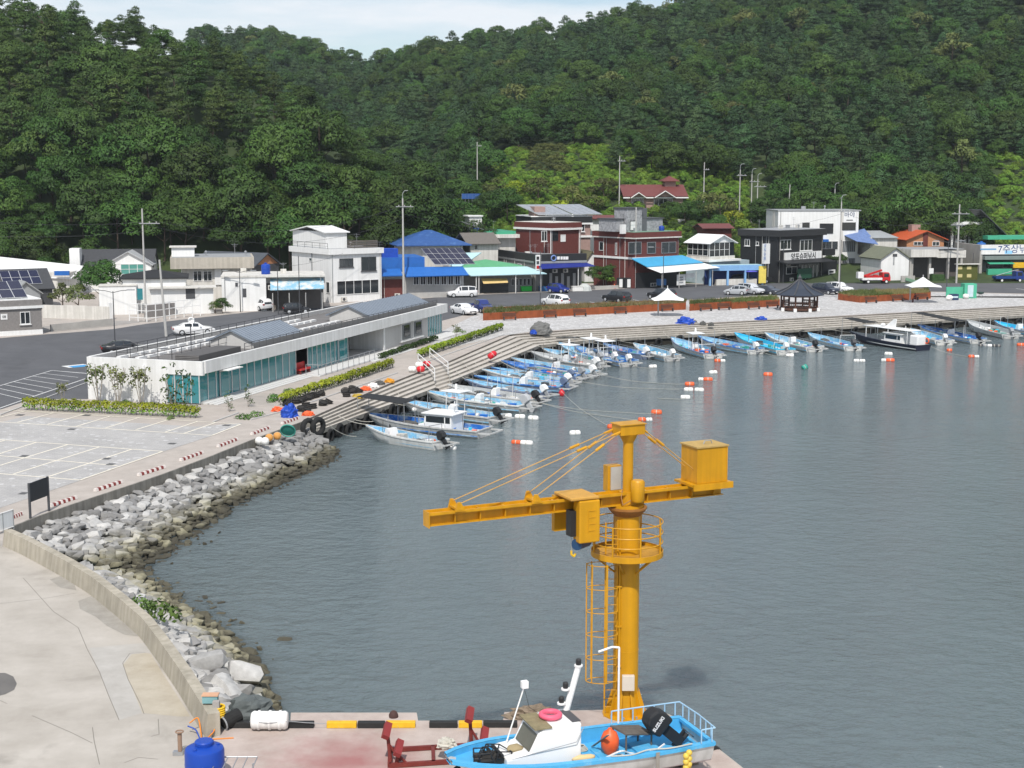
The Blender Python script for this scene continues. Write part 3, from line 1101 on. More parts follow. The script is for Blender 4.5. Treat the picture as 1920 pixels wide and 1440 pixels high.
def scatter_object(name,pts,keys,label,cat):
 """One mass of plants: instances of the crown meshes on points."""
 lib=bpy.data.collections.new(name+"_kinds")
 for i,k in enumerate(keys):
  o=bpy.data.objects.new("%02d_crown_kind_%s"%(i,name),PROTO[k][0])
  lib.objects.link(o)
 me=bpy.data.meshes.new(name)
 me.from_pydata([p[:3]for p in pts],[],[])
 at=me.attributes.new("pick",'INT','POINT')
 at.data.foreach_set("value",[keys.index(p[4])for p in pts])
 at=me.attributes.new("size",'FLOAT','POINT')
 at.data.foreach_set("value",[p[3]for p in pts])
 at=me.attributes.new("turn",'FLOAT','POINT')
 at.data.foreach_set("value",[rng.uniform(0,6.28)for p in pts])
 o=bpy.data.objects.new(name,me)
 COL.objects.link(o)
 ng=bpy.data.node_groups.new(name,'GeometryNodeTree')
 ng.interface.new_socket("Geometry",in_out='INPUT',socket_type='NodeSocketGeometry')
 ng.interface.new_socket("Geometry",in_out='OUTPUT',socket_type='NodeSocketGeometry')
 gi=ng.nodes.new('NodeGroupInput')
 go=ng.nodes.new('NodeGroupOutput')
 ip=ng.nodes.new('GeometryNodeInstanceOnPoints')
 ci=ng.nodes.new('GeometryNodeCollectionInfo')
 ci.inputs['Collection'].default_value=lib
 ci.inputs['Separate Children'].default_value=True
 ci.inputs['Reset Children'].default_value=True
 def na(nm,ty):
  n=ng.nodes.new('GeometryNodeInputNamedAttribute')
  n.data_type=ty
  n.inputs['Name'].default_value=nm
  return n.outputs['Attribute']
 cx=ng.nodes.new('ShaderNodeCombineXYZ')
 ng.links.new(na("turn",'FLOAT'),cx.inputs['Z'])
 ng.links.new(gi.outputs[0],ip.inputs['Points'])
 ng.links.new(ci.outputs[0],ip.inputs['Instance'])
 ip.inputs['Pick Instance'].default_value=True
 ng.links.new(na("pick",'INT'),ip.inputs['Instance Index'])
 ng.links.new(cx.outputs[0],ip.inputs['Rotation'])
 ng.links.new(na("size",'FLOAT'),ip.inputs['Scale'])
 ng.links.new(ip.outputs[0],go.inputs[0])
 md=o.modifiers.new("scatter",'NODES')
 md.node_group=ng
 return tag(o,label,cat,kind="stuff")
allk=sorted(set(p[4]for p in rest))
scatter_object("hillside_forest",rest,allk,"dense mixed forest covering the hills behind the harbour village","forest")
# ---- scrub on the terraced fields and the bright slope on the right
scrub=[]
for i in range(3200):
 d=rng.uniform(250,338)
 px=rng.uniform(842,1400)
 x=(px-CX)*d/F_PX
 z=terrain(x,d)
 if z<0.5:
  continue
 bright=mnoise.noise(Vector((x*.06,d*.05,2)))
 k="l%d"%rng.randrange(2)if bright>-0.38 else "o%d"%rng.randrange(2)
 scrub.append((x,d,z-0.35,rng.uniform(0.22,0.55),k))
for i in range(620):
 d=rng.uniform(262,334)
 px=rng.uniform(1830,2060)
 x=(px-CX)*d/F_PX
 scrub.append((x,d,terrain(x,d)-0.3,rng.uniform(0.25,0.6),"l%d"%rng.randrange(2)))
for i in range(520):
 px=rng.uniform(1210,1850)
 d=rng.uniform(270 if px>1590 else 262,292)
 x=(px-CX)*d/F_PX
 scrub.append((x,d,terrain(x,d)-0.3,rng.uniform(0.2,0.5),rng.choice(["l0","o0","o1","b0"])))
scatter_object("field_scrub",scrub,sorted(set(p[4]for p in scrub)),"green scrub and overgrown field terraces below the wooded hill","scrub")
# === rock revetments
def rock_material():
 m=bpy.data.materials.new("revetment stone")
 m.use_nodes=True
 t=m.node_tree
 b=t.nodes['Principled BSDF']
 b.inputs['Roughness'].default_value=0.9
 b.inputs['Specular IOR Level'].default_value=0.2
 oi=t.nodes.new("ShaderNodeObjectInfo")
 ge=t.nodes.new("ShaderNodeNewGeometry")
 sx=t.nodes.new("ShaderNodeSeparateXYZ")
 t.links.new(ge.outputs['Position'],sx.inputs[0])
 n=t.nodes.new("ShaderNodeTexNoise")
 n.inputs['Scale'].default_value=0.9
 n.inputs['Detail'].default_value=7
 n.inputs['Roughness'].default_value=0.7
 t.links.new(ge.outputs['Position'],n.inputs['Vector'])
 r=t.nodes.new("ShaderNodeValToRGB")
 e=r.color_ramp.elements
 e[0].position=0.0;e[0].color=(0.27,0.265,0.255,1)
 e[1].position=1.0;e[1].color=(0.55,0.54,0.52,1)
 r.color_ramp.elements.new(0.45).color=(0.39,0.385,0.375,1)
 r.color_ramp.elements.new(0.10).color=(0.22,0.215,0.21,1)
 t.links.new(oi.outputs['Random'],r.inputs['Fac'])
 ad=t.nodes.new("ShaderNodeMath");ad.operation='MULTIPLY_ADD'
 ad.inputs[1].default_value=0.9
 t.links.new(n.outputs['Fac'],ad.inputs[0])
 t.links.new(sx.outputs['Z'],ad.inputs[2])
 mr=t.nodes.new("ShaderNodeMapRange")
 mr.inputs['From Min'].default_value=-0.62
 mr.inputs['From Max'].default_value=-1.2
 t.links.new(ad.outputs[0],mr.inputs['Value'])
 r2=t.nodes.new("ShaderNodeValToRGB")
 r2.color_ramp.elements[0].color=(0.085,0.078,0.055,1)
 r2.color_ramp.elements[1].color=(0.42,0.39,0.26,1)
 n2=t.nodes.new("ShaderNodeMath");n2.operation='FRACT'
 n3=t.nodes.new("ShaderNodeMath");n3.operation='MULTIPLY';n3.inputs[1].default_value=5.7
 t.links.new(oi.outputs['Random'],n3.inputs[0]);t.links.new(n3.outputs[0],n2.inputs[0])
 t.links.new(n2.outputs[0],r2.inputs['Fac'])
 mm=t.nodes.new("ShaderNodeMixRGB")
 t.links.new(mr.outputs['Result'],mm.inputs['Fac'])
 t.links.new(r.outputs['Color'],mm.inputs['Color1'])
 t.links.new(r2.outputs['Color'],mm.inputs['Color2'])
 wr=t.nodes.new("ShaderNodeMapRange")
 wr.inputs['From Min'].default_value=-1.05
 wr.inputs['From Max'].default_value=-1.45
 wr.inputs['To Max'].default_value=0.85
 t.links.new(ad.outputs[0],wr.inputs['Value'])
 wm_=t.nodes.new("ShaderNodeMixRGB")
 wm_.inputs['Color2'].default_value=(0.050,0.046,0.036,1)
 t.links.new(wr.outputs['Result'],wm_.inputs['Fac'])
 t.links.new(mm.outputs['Color'],wm_.inputs['Color1'])
 mm=wm_
 mv=t.nodes.new("ShaderNodeMixRGB");mv.blend_type='MULTIPLY';mv.inputs['Fac'].default_value=0.55
 n4=t.nodes.new("ShaderNodeTexNoise");n4.inputs['Scale'].default_value=4.0;n4.inputs['Detail'].default_value=7
 t.links.new(ge.outputs['Position'],n4.inputs['Vector'])
 r4=t.nodes.new("ShaderNodeValToRGB");r4.color_ramp.elements[0].position=0.3;r4.color_ramp.elements[1].position=0.65
 r4.color_ramp.elements[0].color=(0.62,0.62,0.62,1)
 t.links.new(n4.outputs['Fac'],r4.inputs['Fac'])
 t.links.new(mm.outputs['Color'],mv.inputs['Color1'])
 t.links.new(r4.outputs['Color'],mv.inputs['Color2'])
 t.links.new(mv.outputs['Color'],b.inputs['Base Color'])
 bp=t.nodes.new("ShaderNodeBump");bp.inputs['Strength'].default_value=0.5;bp.inputs['Distance'].default_value=0.06
 t.links.new(n4.outputs['Fac'],bp.inputs['Height'])
 t.links.new(bp.outputs['Normal'],b.inputs['Normal'])
 return m
M_ROCK=rock_material()
def rock_mesh(seed):
 rg=random.Random(seed)
 b=bmesh.new()
 sx_,sy_,sz_=rg.uniform(.46,.72),rg.uniform(.32,.46),rg.uniform(.2,.32)
 for i in range(24):
  v=Vector((rg.gauss(0,1),rg.gauss(0,1),rg.gauss(0,1))).normalized()*rg.uniform(.85,1.15)
  v=Vector([math.copysign(abs(c)**0.7,c)for c in v])
  b.verts.new((v.x*sx_,v.y*sy_,v.z*sz_))
 res=bmesh.ops.convex_hull(b,input=b.verts[:])
 bmesh.ops.delete(b,geom=[g for g in res['geom_interior']if isinstance(g,bmesh.types.BMVert)],context='VERTS')
 me=bpy.data.meshes.new("stone")
 b.to_mesh(me)
 b.free()
 me.materials.append(M_ROCK)
 me.shade_smooth()
 me.set_sharp_from_angle(angle=R(34))
 return me
ROCKS=[rock_mesh(100+i)for i in range(14)]
def revetment(label,top,bot,step,cap,seed,bigend=False):
 """Slope of loose stones between a top line and the waterline."""
 rg=random.Random(seed)
 N=60
 A,B=resample(top,N),resample(bot,N)
 root=empty("rock_revetment",A[0],0,label,"revetment")
 o=A[0]
 mb=MB()
 for i in range(N-1):
  for k in range(4):
   p=[A[i].lerp(B[i],k/4),A[i+1].lerp(B[i+1],k/4),A[i+1].lerp(B[i+1],(k+1)/4),A[i].lerp(B[i],(k+1)/4)]
   mb.add([q-o+Vector((0,0,-0.28))for q in p],[(0,1,2,3)])
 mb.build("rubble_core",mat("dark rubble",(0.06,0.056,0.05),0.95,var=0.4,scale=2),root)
 cand=[]
 L=sum((a-b).length for a,b in zip(A[:-1],A[1:]))
 Lb=sum((a-b).length for a,b in zip(B[:-1],B[1:]))
 L=(L+Lb)/2
 nu=int(L/step)
 for iu in range(nu+1):
  f=(iu+rg.uniform(-.2,.2))/nu*(N-1)
  f=min(N-1.001,max(0,f))
  i0=int(f)
  a=A[i0].lerp(A[i0+1],f-i0)
  b=B[i0].lerp(B[i0+1],f-i0)
  W=(a-b).length
  nv=max(1,int(W/(step*0.78)))
  for iv in range(nv+1):
   v=(iv+0.3*(iu%2)+rg.uniform(-.2,.2))/nv
   v=min(1.08,max(0.0,v))
   p=a.lerp(b,v)
   cand.append((p,v))
 items=[]
 for p,v in cand:
  s=rg.uniform(0.75,1.3)*step/0.78*(1.0 if v<0.75 else 0.85)
  items.append((p+Vector((rg.uniform(-.1,.1),rg.uniform(-.1,.1),rg.uniform(-.1,.12))),s,rg.randrange(len(ROCKS)),(rg.uniform(-.35,.35),rg.uniform(-.35,.35),rg.uniform(0,6.28))))
 items.sort(key=lambda t:-t[1]/t[0].y)
 small=MB()
 for k,(p,s,r_,e)in enumerate(items):
  if k<cap:
   c=bpy.data.objects.new("stone",ROCKS[r_])
   COL.objects.link(c)
   c.parent=root
   c.location=p-o
   c.rotation_euler=e
   c.scale=(s,s,s)
  else:
   M=Matrix.Translation(p-o)@Euler(e).to_matrix().to_4x4()@Matrix.Scale(s,4)
   me=ROCKS[r_]
   small.add([M@v.co for v in me.vertices],[tuple(pl.vertices)for pl in me.polygons])
 for i in range(int(Lb*5)):
  f=rg.uniform(0,N-1.001)
  i0=int(f)
  a=A[i0].lerp(A[i0+1],f-i0)
  b=B[i0].lerp(B[i0+1],f-i0)
  p=a.lerp(b,rg.uniform(.85,1.06)if rg.random()<.85 else rg.uniform(1.0,1.25))
  p.z=max(p.z,WATER_Z-0.04)
  s=rg.uniform(.1,.34)
  M=Matrix.Translation(p-o)@Euler((rg.uniform(0,6),rg.uniform(0,6),0)).to_matrix().to_4x4()@Matrix.Scale(s,4)
  me=ROCKS[rg.randrange(len(ROCKS))]
  small.add([M@v.co for v in me.vertices],[tuple(pl.vertices)for pl in me.polygons])
 st=small.build("small_stones",M_ROCK,root)
 st["kind"]="stuff"
 return root
top1=[Vector((*G(x,y,0).xy,-0.62))for x,y in SEAWALL]
top1=offset_line(top1,0.35)
top1=[Vector((*G(602,800,0).xy,-1.3))]+top1
bot1=[G(x,y,WATER_Z-0.12)for x,y in [(640,848),(612,872),(580,888),(538,906),(487,930),(437,958),(375,1004),(335,1032),(296,1058),(262,1075)]]
revetment("long slope of grey and yellowish rocks below the walkway seawall",top1,bot1,0.54,300,3)
top2=[p+Vector((0,0,-0.55))for p in offset_line(pin,0.72)][1:]
bot2=[G(x,y,WATER_Z-0.12)for x,y in [(262,1075),(300,1098),(335,1128),(372,1155),(410,1180),(457,1219),(490,1254),(500,1284),(516,1325),(520,1345)]]
revetment("slope of pale rocks outside the curved parapet wall",top2,bot2,0.54,300,9)
for i,(px,py,s,lab)in enumerate([(385,1245,1.5,"big pale boulder with flat face beside the parapet"),(403,1281,1.3,"pale angular boulder below the flat faced one"),(425,1297,1.5,"yellowish crusted boulder near the dock"),(458,1262,1.5,"brown grey boulder at the water's edge near the dock"),(374,1288,1.0,"small dark boulder against the parapet end"),(450,1300,1.25,"greenish crusted boulder beside the yellowish one")]):
 o=bpy.data.objects.new("boulder",ROCKS[i*2+1])
 COL.objects.link(o)
 o.location=G(px,py,-0.75-0.1*i)
 o.scale=(s*.95,s*.9,s*.95)
 o.rotation_euler=(0.2*i,-0.3,i*1.1)
 tag(o,lab,"boulder")
for i,(px,py)in enumerate([(533,1199),(400,1140),(392,1128),(415,1150),(437,1163),(385,1120),(372,1127),(415,1130),(430,1172)]):
 o=bpy.data.objects.new("shallows_rock",ROCKS[i])
 COL.objects.link(o)
 o.location=G(px,py,WATER_Z)
 s=0.75 if i==0 else random.uniform(.3,.6)
 o.scale=(s,s*.8,s*.4)
 o.rotation_euler=(0,0,i)
 tag(o,"dark weedy rock breaking the surface, alone off the near rocks" if i==0 else "small dark rock breaking the shallows beside the near rocks","rock",None if i==0 else "small rocks in the shallows")
PROTO["w"]=(foliage_mesh("foliage",[((0,0,.2),(.5,.5,.45)),((.55,-.3,.15),(.45,.4,.35)),((-.6,.35,.1),(.4,.4,.3))],420,0.13,5,leaf_material("weed leaves",(0.05,0.11,0.02),(0.13,0.22,0.05))),None)
for px,py,s,lab in ((262,1143,0.8,"smaller clump of green weeds on the rocks by the parapet"),(298,1158,1.05,"bushier clump of green weeds on the rocks by the parapet")):
 o=bpy.data.objects.new("weed_clump",PROTO["w"][0])
 COL.objects.link(o)
 o.location=G(px,py,-0.25)
 o.scale=(s,s,s*1.2)
 tag(o,lab,"weeds")
# === the long low harbour office
PA=G(382,760)
P_ANG=math.atan2(53,17.2)
P_L,P_W,P_H=55.6,10.8,3.55
port=empty("harbour_office",PA,P_ANG,"long low white harbour office with glass front and flat railed roof","building")
M_PW=mat("pale board concrete",(0.73,0.73,0.72),0.8,var=0.07,scale=0.6,streak=0.10,bump=0.06)
M_PW2=mat("light grey wall",(0.50,0.49,0.475),0.8,var=0.06,scale=0.6,streak=0.05)
M_DECK=mat("roof deck",(0.165,0.156,0.152),0.85,var=0.18,scale=0.5)
def pbox(name,x0,x1,y0,y1,z0,z1,m,parent=None,bevel=0):
 return MB().box(x0,x1,y0,y1,z0,z1).build(name,m,parent or port,bevel=bevel)
pbox("floor_slab",0.3,P_L+0.4,0.3,P_W-0.3,0.01,0.16,M_PW2)
pbox("end_wall",0.0,0.3,3.4,P_W,0.0,P_H-0.02,M_PW)
pbox("wall_panel",0.0,0.3,-0.0,3.4,P_H-1.15,P_H-0.02,M_PW)
pbox("rear_wall",0.3,P_L,P_W-0.3,P_W,0.0,P_H-0.02,M_PW2)
pbox("roof_slab",0.3,P_L-0.6,0.25,P_W-0.3,2.55,2.85,M_PW2)
pbox("fascia",0.3,P_L+0.2,-0.1,0.2,P_H-1.0,P_H,M_PW)
pbox("parapet",0.3,P_L,P_W-0.25,P_W+0.02,P_H-0.7,P_H+0.001,M_PW)
pbox("parapet",P_L-0.05,P_L+0.2,0.2,P_W,P_H-1.0,P_H-0.003,M_PW)
pbox("roof_deck",0.32,P_L-0.1,0.22,P_W-0.27,2.86,3.12,M_DECK)
for yy in (7.2,9.0):
 for k in range(22):
  pbox("deck_kerb",2.2+k*1.55,3.4+k*1.55,yy,yy+0.4,3.13,3.36,WHITE)
for k in range(9):
 pbox("deck_kerb",22.5+k*1.55,23.7+k*1.55,4.4,4.8,3.13,3.36,WHITE)
pbox("louvre_box",1.2,8.2,1.0,3.2,3.12,3.85,mat("dark louvre",(0.10,0.095,0.092),0.7,var=0.1))
for k in range(5):
 pbox("slat",1.16,1.2,1.0,3.2,3.2+k*0.14,3.26+k*0.14,mat("louvre edge",(0.2,0.19,0.185),0.6))
def rail(name,pts,h,posts,m,parent,r=0.022,mids=1,post_r=None):
 """Railing along local points: top rail, mid rails and posts."""
 mb=MB()
 P=[Vector(p)for p in pts]
 up=Vector((0,0,h))
 for a,b in zip(P[:-1],P[1:]):
  mb.cyl(a+up,b+up,r,r,6)
  for k in range(1,mids+1):
   mb.cyl(a+up*(k/(mids+1.0)),b+up*(k/(mids+1.0)),r*.7,r*.7,5)
 top=mb.build(name,m,parent)
 for q in resample(P,posts):
  MB().cyl(q,q+up,post_r or r,post_r or r,6).build("post",m,top)
 return top
rail("roof_railing",[(8.4,0.75,3.12),(P_L-1.0,0.75,3.12)],0.95,36,DKGREY,port,0.03,2)
rail("roof_railing",[(3.0,P_W-0.9,3.12),(P_L-16,P_W-0.9,3.12)],0.95,24,DKGREY,port,0.03,1)
rail("roof_railing",[(3.0,4.6,3.12),(3.0,P_W-0.9,3.12)],0.95,5,DKGREY,port,0.03,1)
rail("roof_railing",[(3.0,4.6,3.12),(17.0,4.6,3.12)],0.95,10,DKGREY,port,0.03,1)
MB().box(10,P_L-1.2,0.73,0.745,3.14,3.95).build("mesh_screen",mat("grey mesh screen",(0.19,0.185,0.18),0.7),port)
def shed(x0,x1,y0,y1,ridge_h,label):
 s=MB().prism([(y0+.35,3.12),(y1-.35,3.12),(y1-.35,ridge_h-0.95),((y0+y1)/2,ridge_h-0.08),(y0+.35,ridge_h-0.95)],x0+.25,x1-.25,Matrix(((0,0,1,0),(1,0,0,0),(0,1,0,0),(0,0,0,1)))).build("stair_house",M_PW2,port)
 ym=(y0+y1)/2
 for sgn,ya in ((1,y0),(-1,y1)):
  ze=ridge_h-0.95-0.12
  rf=MB().slab([(x0,ya,ze),(x1,ya,ze),(x1,ym,ridge_h),(x0,ym,ridge_h)],0.1).build("roof_pitch",ROOF_T,s)
  nrib=int((x1-x0)/0.55)
  mbr=MB()
  for k in range(nrib+1):
   x=x0+(x1-x0)*k/nrib
   M=0
   mbr.slab([(x-.025,ya,ze+.045),(x+.025,ya,ze+.045),(x+.025,ym,ridge_h+.045),(x-.025,ym,ridge_h+.045)],0.045)
  q=mbr.build("seam_ribs",mat("roof seam",(0.17,0.20,0.245),0.5),s)
  q["kind"]="stuff"
 return s
shed(12.0,21.5,1.6,6.6,4.75,"")
shed(36.5,53.5,1.2,6.4,4.85,"")
def glazing(x0,x1,y,n,door=None,z1=2.55):
 g=pbox("glass_wall",x0,x1,y,y+0.04,0.18,z1,TEALG)
 w=(x1-x0)/n
 for k in range(n+1):
  pbox("mullion",x0+k*w-0.05,x0+k*w+0.05,y-0.05,y+0.0,0.16,z1,ALU,g)
 pbox("sill",x0,x1,y-0.06,y,0.10,0.20,ALU,g)
 return g
glazing(0.35,17.6,0.55,13)
glazing(20.2,29.3,0.62,9)
pbox("door_frame",26.9,28.4,0.50,0.60,0.18,2.4,ALU)
pbox("door",27.05,28.25,0.45,0.52,0.2,2.28,TEALG)
pbox("door_frame",3.5,5.0,0.42,0.50,0.18,2.35,ALU)
pbox("door",3.62,4.88,0.37,0.44,0.2,2.22,TEALG)
pbox("door_canopy",3.1,5.5,-0.65,0.45,2.42,2.50,WHITE)
g=pbox("glass_wall",0.12,0.16,0.35,3.4,0.12,P_H-1.15,TEALG)
for yy in (0.4,1.15,1.9,2.65,3.35):
 pbox("mullion",0.05,0.12,yy-.04,yy+.04,0.1,P_H-1.15,ALU,g)
pbox("recess_wall",17.6,20.2,3.0,3.15,0.16,2.55,mat("dark green wall",(0.02,0.05,0.045),0.5))
pbox("recess_side",17.6,17.75,0.6,3.0,0.16,2.55,TEALG)
pbox("porch_wall",29.3,38.0,4.2,4.4,0.16,2.55,M_PW2)
pbox("porch_wall",29.2,29.35,0.62,4.2,0.16,2.55,TEALG)
pbox("porch_door",36.0,37.4,4.12,4.2,0.16,2.4,GLASS)
pbox("wall",38.0,50.6,0.35,4.4,0.0,2.55,M_PW2)
pbox("wall_fin",37.6,38.0,0.25,4.3,0.0,2.55,M_PW)
for x0,x1 in ((42.6,45.2),(46.0,48.6)):
 w=pbox("window",x0,x1,0.26,0.345,0.55,2.45,WHITE)
 pbox("pane",x0+.12,x1-.12,0.2,0.255,0.66,2.34,mat("grey window film",(0.16,0.17,0.18),0.35),w)
 pbox("blind",x0+.55,x1-.55,0.15,0.195,1.0,2.2,GLASS,w)
pbox("window_sill",42.3,48.9,0.1,0.34,0.44,0.53,WHITE)
glazing(50.6,55.4,0.5,6)
g=pbox("glass_wall",55.4,55.44,0.5,5.0,0.14,2.55,TEALG)
for k in range(5):
 pbox("mullion",55.45,55.5,0.5+k*1.1,0.56+k*1.1,0.14,2.55,ALU,g)
M_STEPW=mat("white granite steps",(0.62,0.615,0.60),0.8,var=0.07)
for k in range(3):
 pbox("entrance_step",0.4,17.8,-0.3-0.38*k,0.28-0.38*k,0.005,0.15-0.045*k,M_STEPW)
pbox("ramp",18.0,31.0,-1.7,0.3,0.005,0.12,M_STEPW)
for k in range(3):
 pbox("entrance_step",29.5,41.0,-1.4-0.4*k,0.2-0.4*k,0.003,0.14-0.04*k,M_STEPW)
pbox("entrance_step",50.2,56.5,-1.6,0.4,0.003,0.14,M_STEPW)
rail("ramp_railing",[(18.2,-0.2,0.12),(18.2,-1.75,0.12),(30.5,-1.75,0.12)],0.95,12,STEEL,port,0.03,0)
for yy in (5.4,9.2):
 lampo=MB().box(-0.16,0.0,yy-.08,yy+.08,2.75,3.05).build("wall_lamp",WHITE_CLEAN,port)
bx=empty("red_bench",port.matrix_world@Vector((0,0,0)),P_ANG,"red bench in the recess of the harbour office front","bench")
bx.location=PA+Vector((math.cos(P_ANG)*18.9-math.sin(P_ANG)*0.5,math.sin(P_ANG)*18.9+math.cos(P_ANG)*0.5,0.15))
MB().box(-1.1,1.1,-0.35,0.35,0.32,0.5).build("seat",RED,bx,bevel=0.03)
MB().box(-1.1,1.1,0.3,0.42,0.5,1.0).build("backrest",RED,bx,bevel=0.03)
for x in (-1.0,0.88):
 MB().box(x,x+0.12,-0.32,0.38,0.0,0.33).build("leg",DRED,bx)
hp=empty("speaker_pole",PA+Vector((math.cos(P_ANG)*12.2-math.sin(P_ANG)*8.2,math.sin(P_ANG)*12.2+math.cos(P_ANG)*8.2,3.12)),P_ANG,"thin roof pole carrying round white loudspeaker horns","loudspeaker")
MB().cyl((0,0,0),(0,0,2.4),0.05,0.05,8).build("pole",DKGREY,hp)
for a in (-2.4,-1.2,0.4):
 M=rotz(a)@Matrix.Rotation(R(90),4,'Y')
 MB().lathe([(0.05,0),(0.09,0.12),(0.24,0.34),(0.27,0.36),(0.23,0.34),(0.06,0.2)],14,(0,0,2.35),M).build("horn",WHITE_CLEAN,hp)
# ---- hedges
def hedge(name,p0,p1,w,h,label,m,m2=None,per=150,leaf=0.13,group=None):
 p0,p1=G(*p0),G(*p1)
 d=p1-p0
 L=d.length
 root=empty(name,p0,math.atan2(d.y,d.x),label,"hedge",group)
 rg=random.Random(int(L*100))
 cl=[]
 n=int(L/0.45)
 for i in range(n):
  x=(i+.5)*L/n
  cl.append(((x,rg.uniform(-.1,.1),h*0.72+rg.uniform(-.08,.06)),(0.36,w*.5,h*0.36)))
 me=foliage_mesh("foliage",cl,per*4,leaf,n,m,upb=0.4)
 o=bpy.data.objects.new("foliage",me)
 COL.objects.link(o)
 o.parent=root
 cl2=[((c[0][0],c[0][1],h*0.3),(0.3,w*.4,h*.28))for c in cl]
 me=foliage_mesh("lower_foliage",cl2,per*2.0,leaf,n+1,m2 or LF_OLIVE)
 o=bpy.data.objects.new("lower_foliage",me)
 COL.objects.link(o)
 o.parent=root
 mb=MB()
 for i in range(n):
  x=(i+.5)*L/n
  mb.cyl((x,0,-.02),(x,rg.uniform(-.1,.1),h*.7),0.02,0.015,5)
 st=mb.build("stems",BARK,root)
 st["kind"]="stuff"
 return root
hedge("clipped_hedge",(46,768),(372,784),0.9,0.95,"long yellow green hedge between car park and the office end wall",LF_YEL,LF_LIGHT)
hedge("clipped_hedge",(524,760),(737,689),0.6,0.9,"yellow green hedge along the walkway beside the office ramp",LF_YEL)
hedge("clipped_hedge",(785,673),(942,619),0.6,0.9,"yellow green hedge above the steps past the far office end",LF_YEL)
hedge("low_shrub_row",(712,674),(818,638),0.7,0.55,"row of low dark shrubs against the grey office wall",LF_BROAD,LF_BROAD)
def kerb(p0,p1,z=0.09,w=0.12):
 a,b=G(*p0),G(*p1)
 d=b-a
 mb=MB().box(0,d.length,-w/2,w/2,0,z)
 o=mb.build("kerb",M_PW2)
 o.location=a
 o.rotation_euler=(0,0,math.atan2(d.y,d.x))
 return structure(o)
kerb((0,779),(175,714));kerb((400,792),(447,775));kerb((470,788),(535,771));kerb((535,771),(745,700));kerb((790,682),(945,628))
PROTO["thin"]=(foliage_mesh("crown",[((random.uniform(-.75,.75),random.uniform(-.4,.4),random.uniform(.8,2.3)),(.26,.26,.24))for i in range(16)],250,0.12,77,LF_OLIVE),None)
PROTO["pine"]=(foliage_mesh("crown",[((random.uniform(-.5,.5),random.uniform(-.5,.5),0.5+0.22*i),(.42-.02*i,.42-.02*i,.2))for i in range(12)],260,0.13,78,LF_BROAD),None)
def thin_trunk():
 mb=MB()
 for i in range(5):
  a=i*1.3
  mb.tube([(0.05*math.cos(a),0.05*math.sin(a),0),(0.25*math.cos(a),.25*math.sin(a),1.1),(.62*math.cos(a),.4*math.sin(a),2.1)],0.022,5)
 return mb.mesh("trunk",mat("pale bark",(0.30,0.27,0.23),0.9))
TT=thin_trunk()
def small_tree(px,py,key,s,label,z=0.0):
 o=empty("young_tree" if key!='pine' else "young_pine",G(px,py,z),random.uniform(0,6),label,"tree")
 o.scale=(s,s,s)
 for nm,me in (("crown",PROTO[key][0]),("trunk",TT)):
  c=bpy.data.objects.new(nm,me)
  COL.objects.link(c)
  c.parent=o
small_tree(185,757,"thin",1.5,"leftmost thin young tree against the office end wall")
small_tree(222,759,"thin",1.4,"second thin young tree from the left against the office end wall")
small_tree(265,761,"thin",1.45,"third thin young tree from the left against the office end wall")
small_tree(325,772,"pine",1.25,"small young pine left of the glazed office corner")
small_tree(348,774,"pine",1.1,"small young pine in front of the glazed office corner")
small_tree(430,772,"pine",0.55,"tiny staked pine left in the bed before the glass front")
small_tree(466,763,"pine",0.6,"tiny staked pine right in the bed before the glass front")
small_tree(855,634,"thin",0.7,"bare thin shrub at the far glass end of the office")
small_tree(118,757,"thin",0.8,"thin shrub beside the asphalt bays left of the office")
for i,(px,py,s,lab)in enumerate([(455,786,0.5,"low green shrub at the left tip of the planting bed"),(478,782,0.55,"low green shrub at the kerb of the planting bed"),(512,752,0.7,"bushy green shrub at the start of the long hedge"),(545,738,0.55,"small dark shrub beside the office step"),(862,625,0.6,"green shrub at the far end of the office"),(320,786,0.35,"little dark shrub at the hedge end"),(236,756,0.35,"little dark round shrub against the end wall")]):
 o=empty("shrub",G(px,py),i,lab,"shrub")
 o.scale=(s,s,s)
 c=bpy.data.objects.new("foliage",PROTO["w"][0]);COL.objects.link(c);c.parent=o;c.scale=(1.4,1.4,1.4)
 c=bpy.data.objects.new("stems",TT);COL.objects.link(c);c.parent=o;c.scale=(.4,.4,.3)
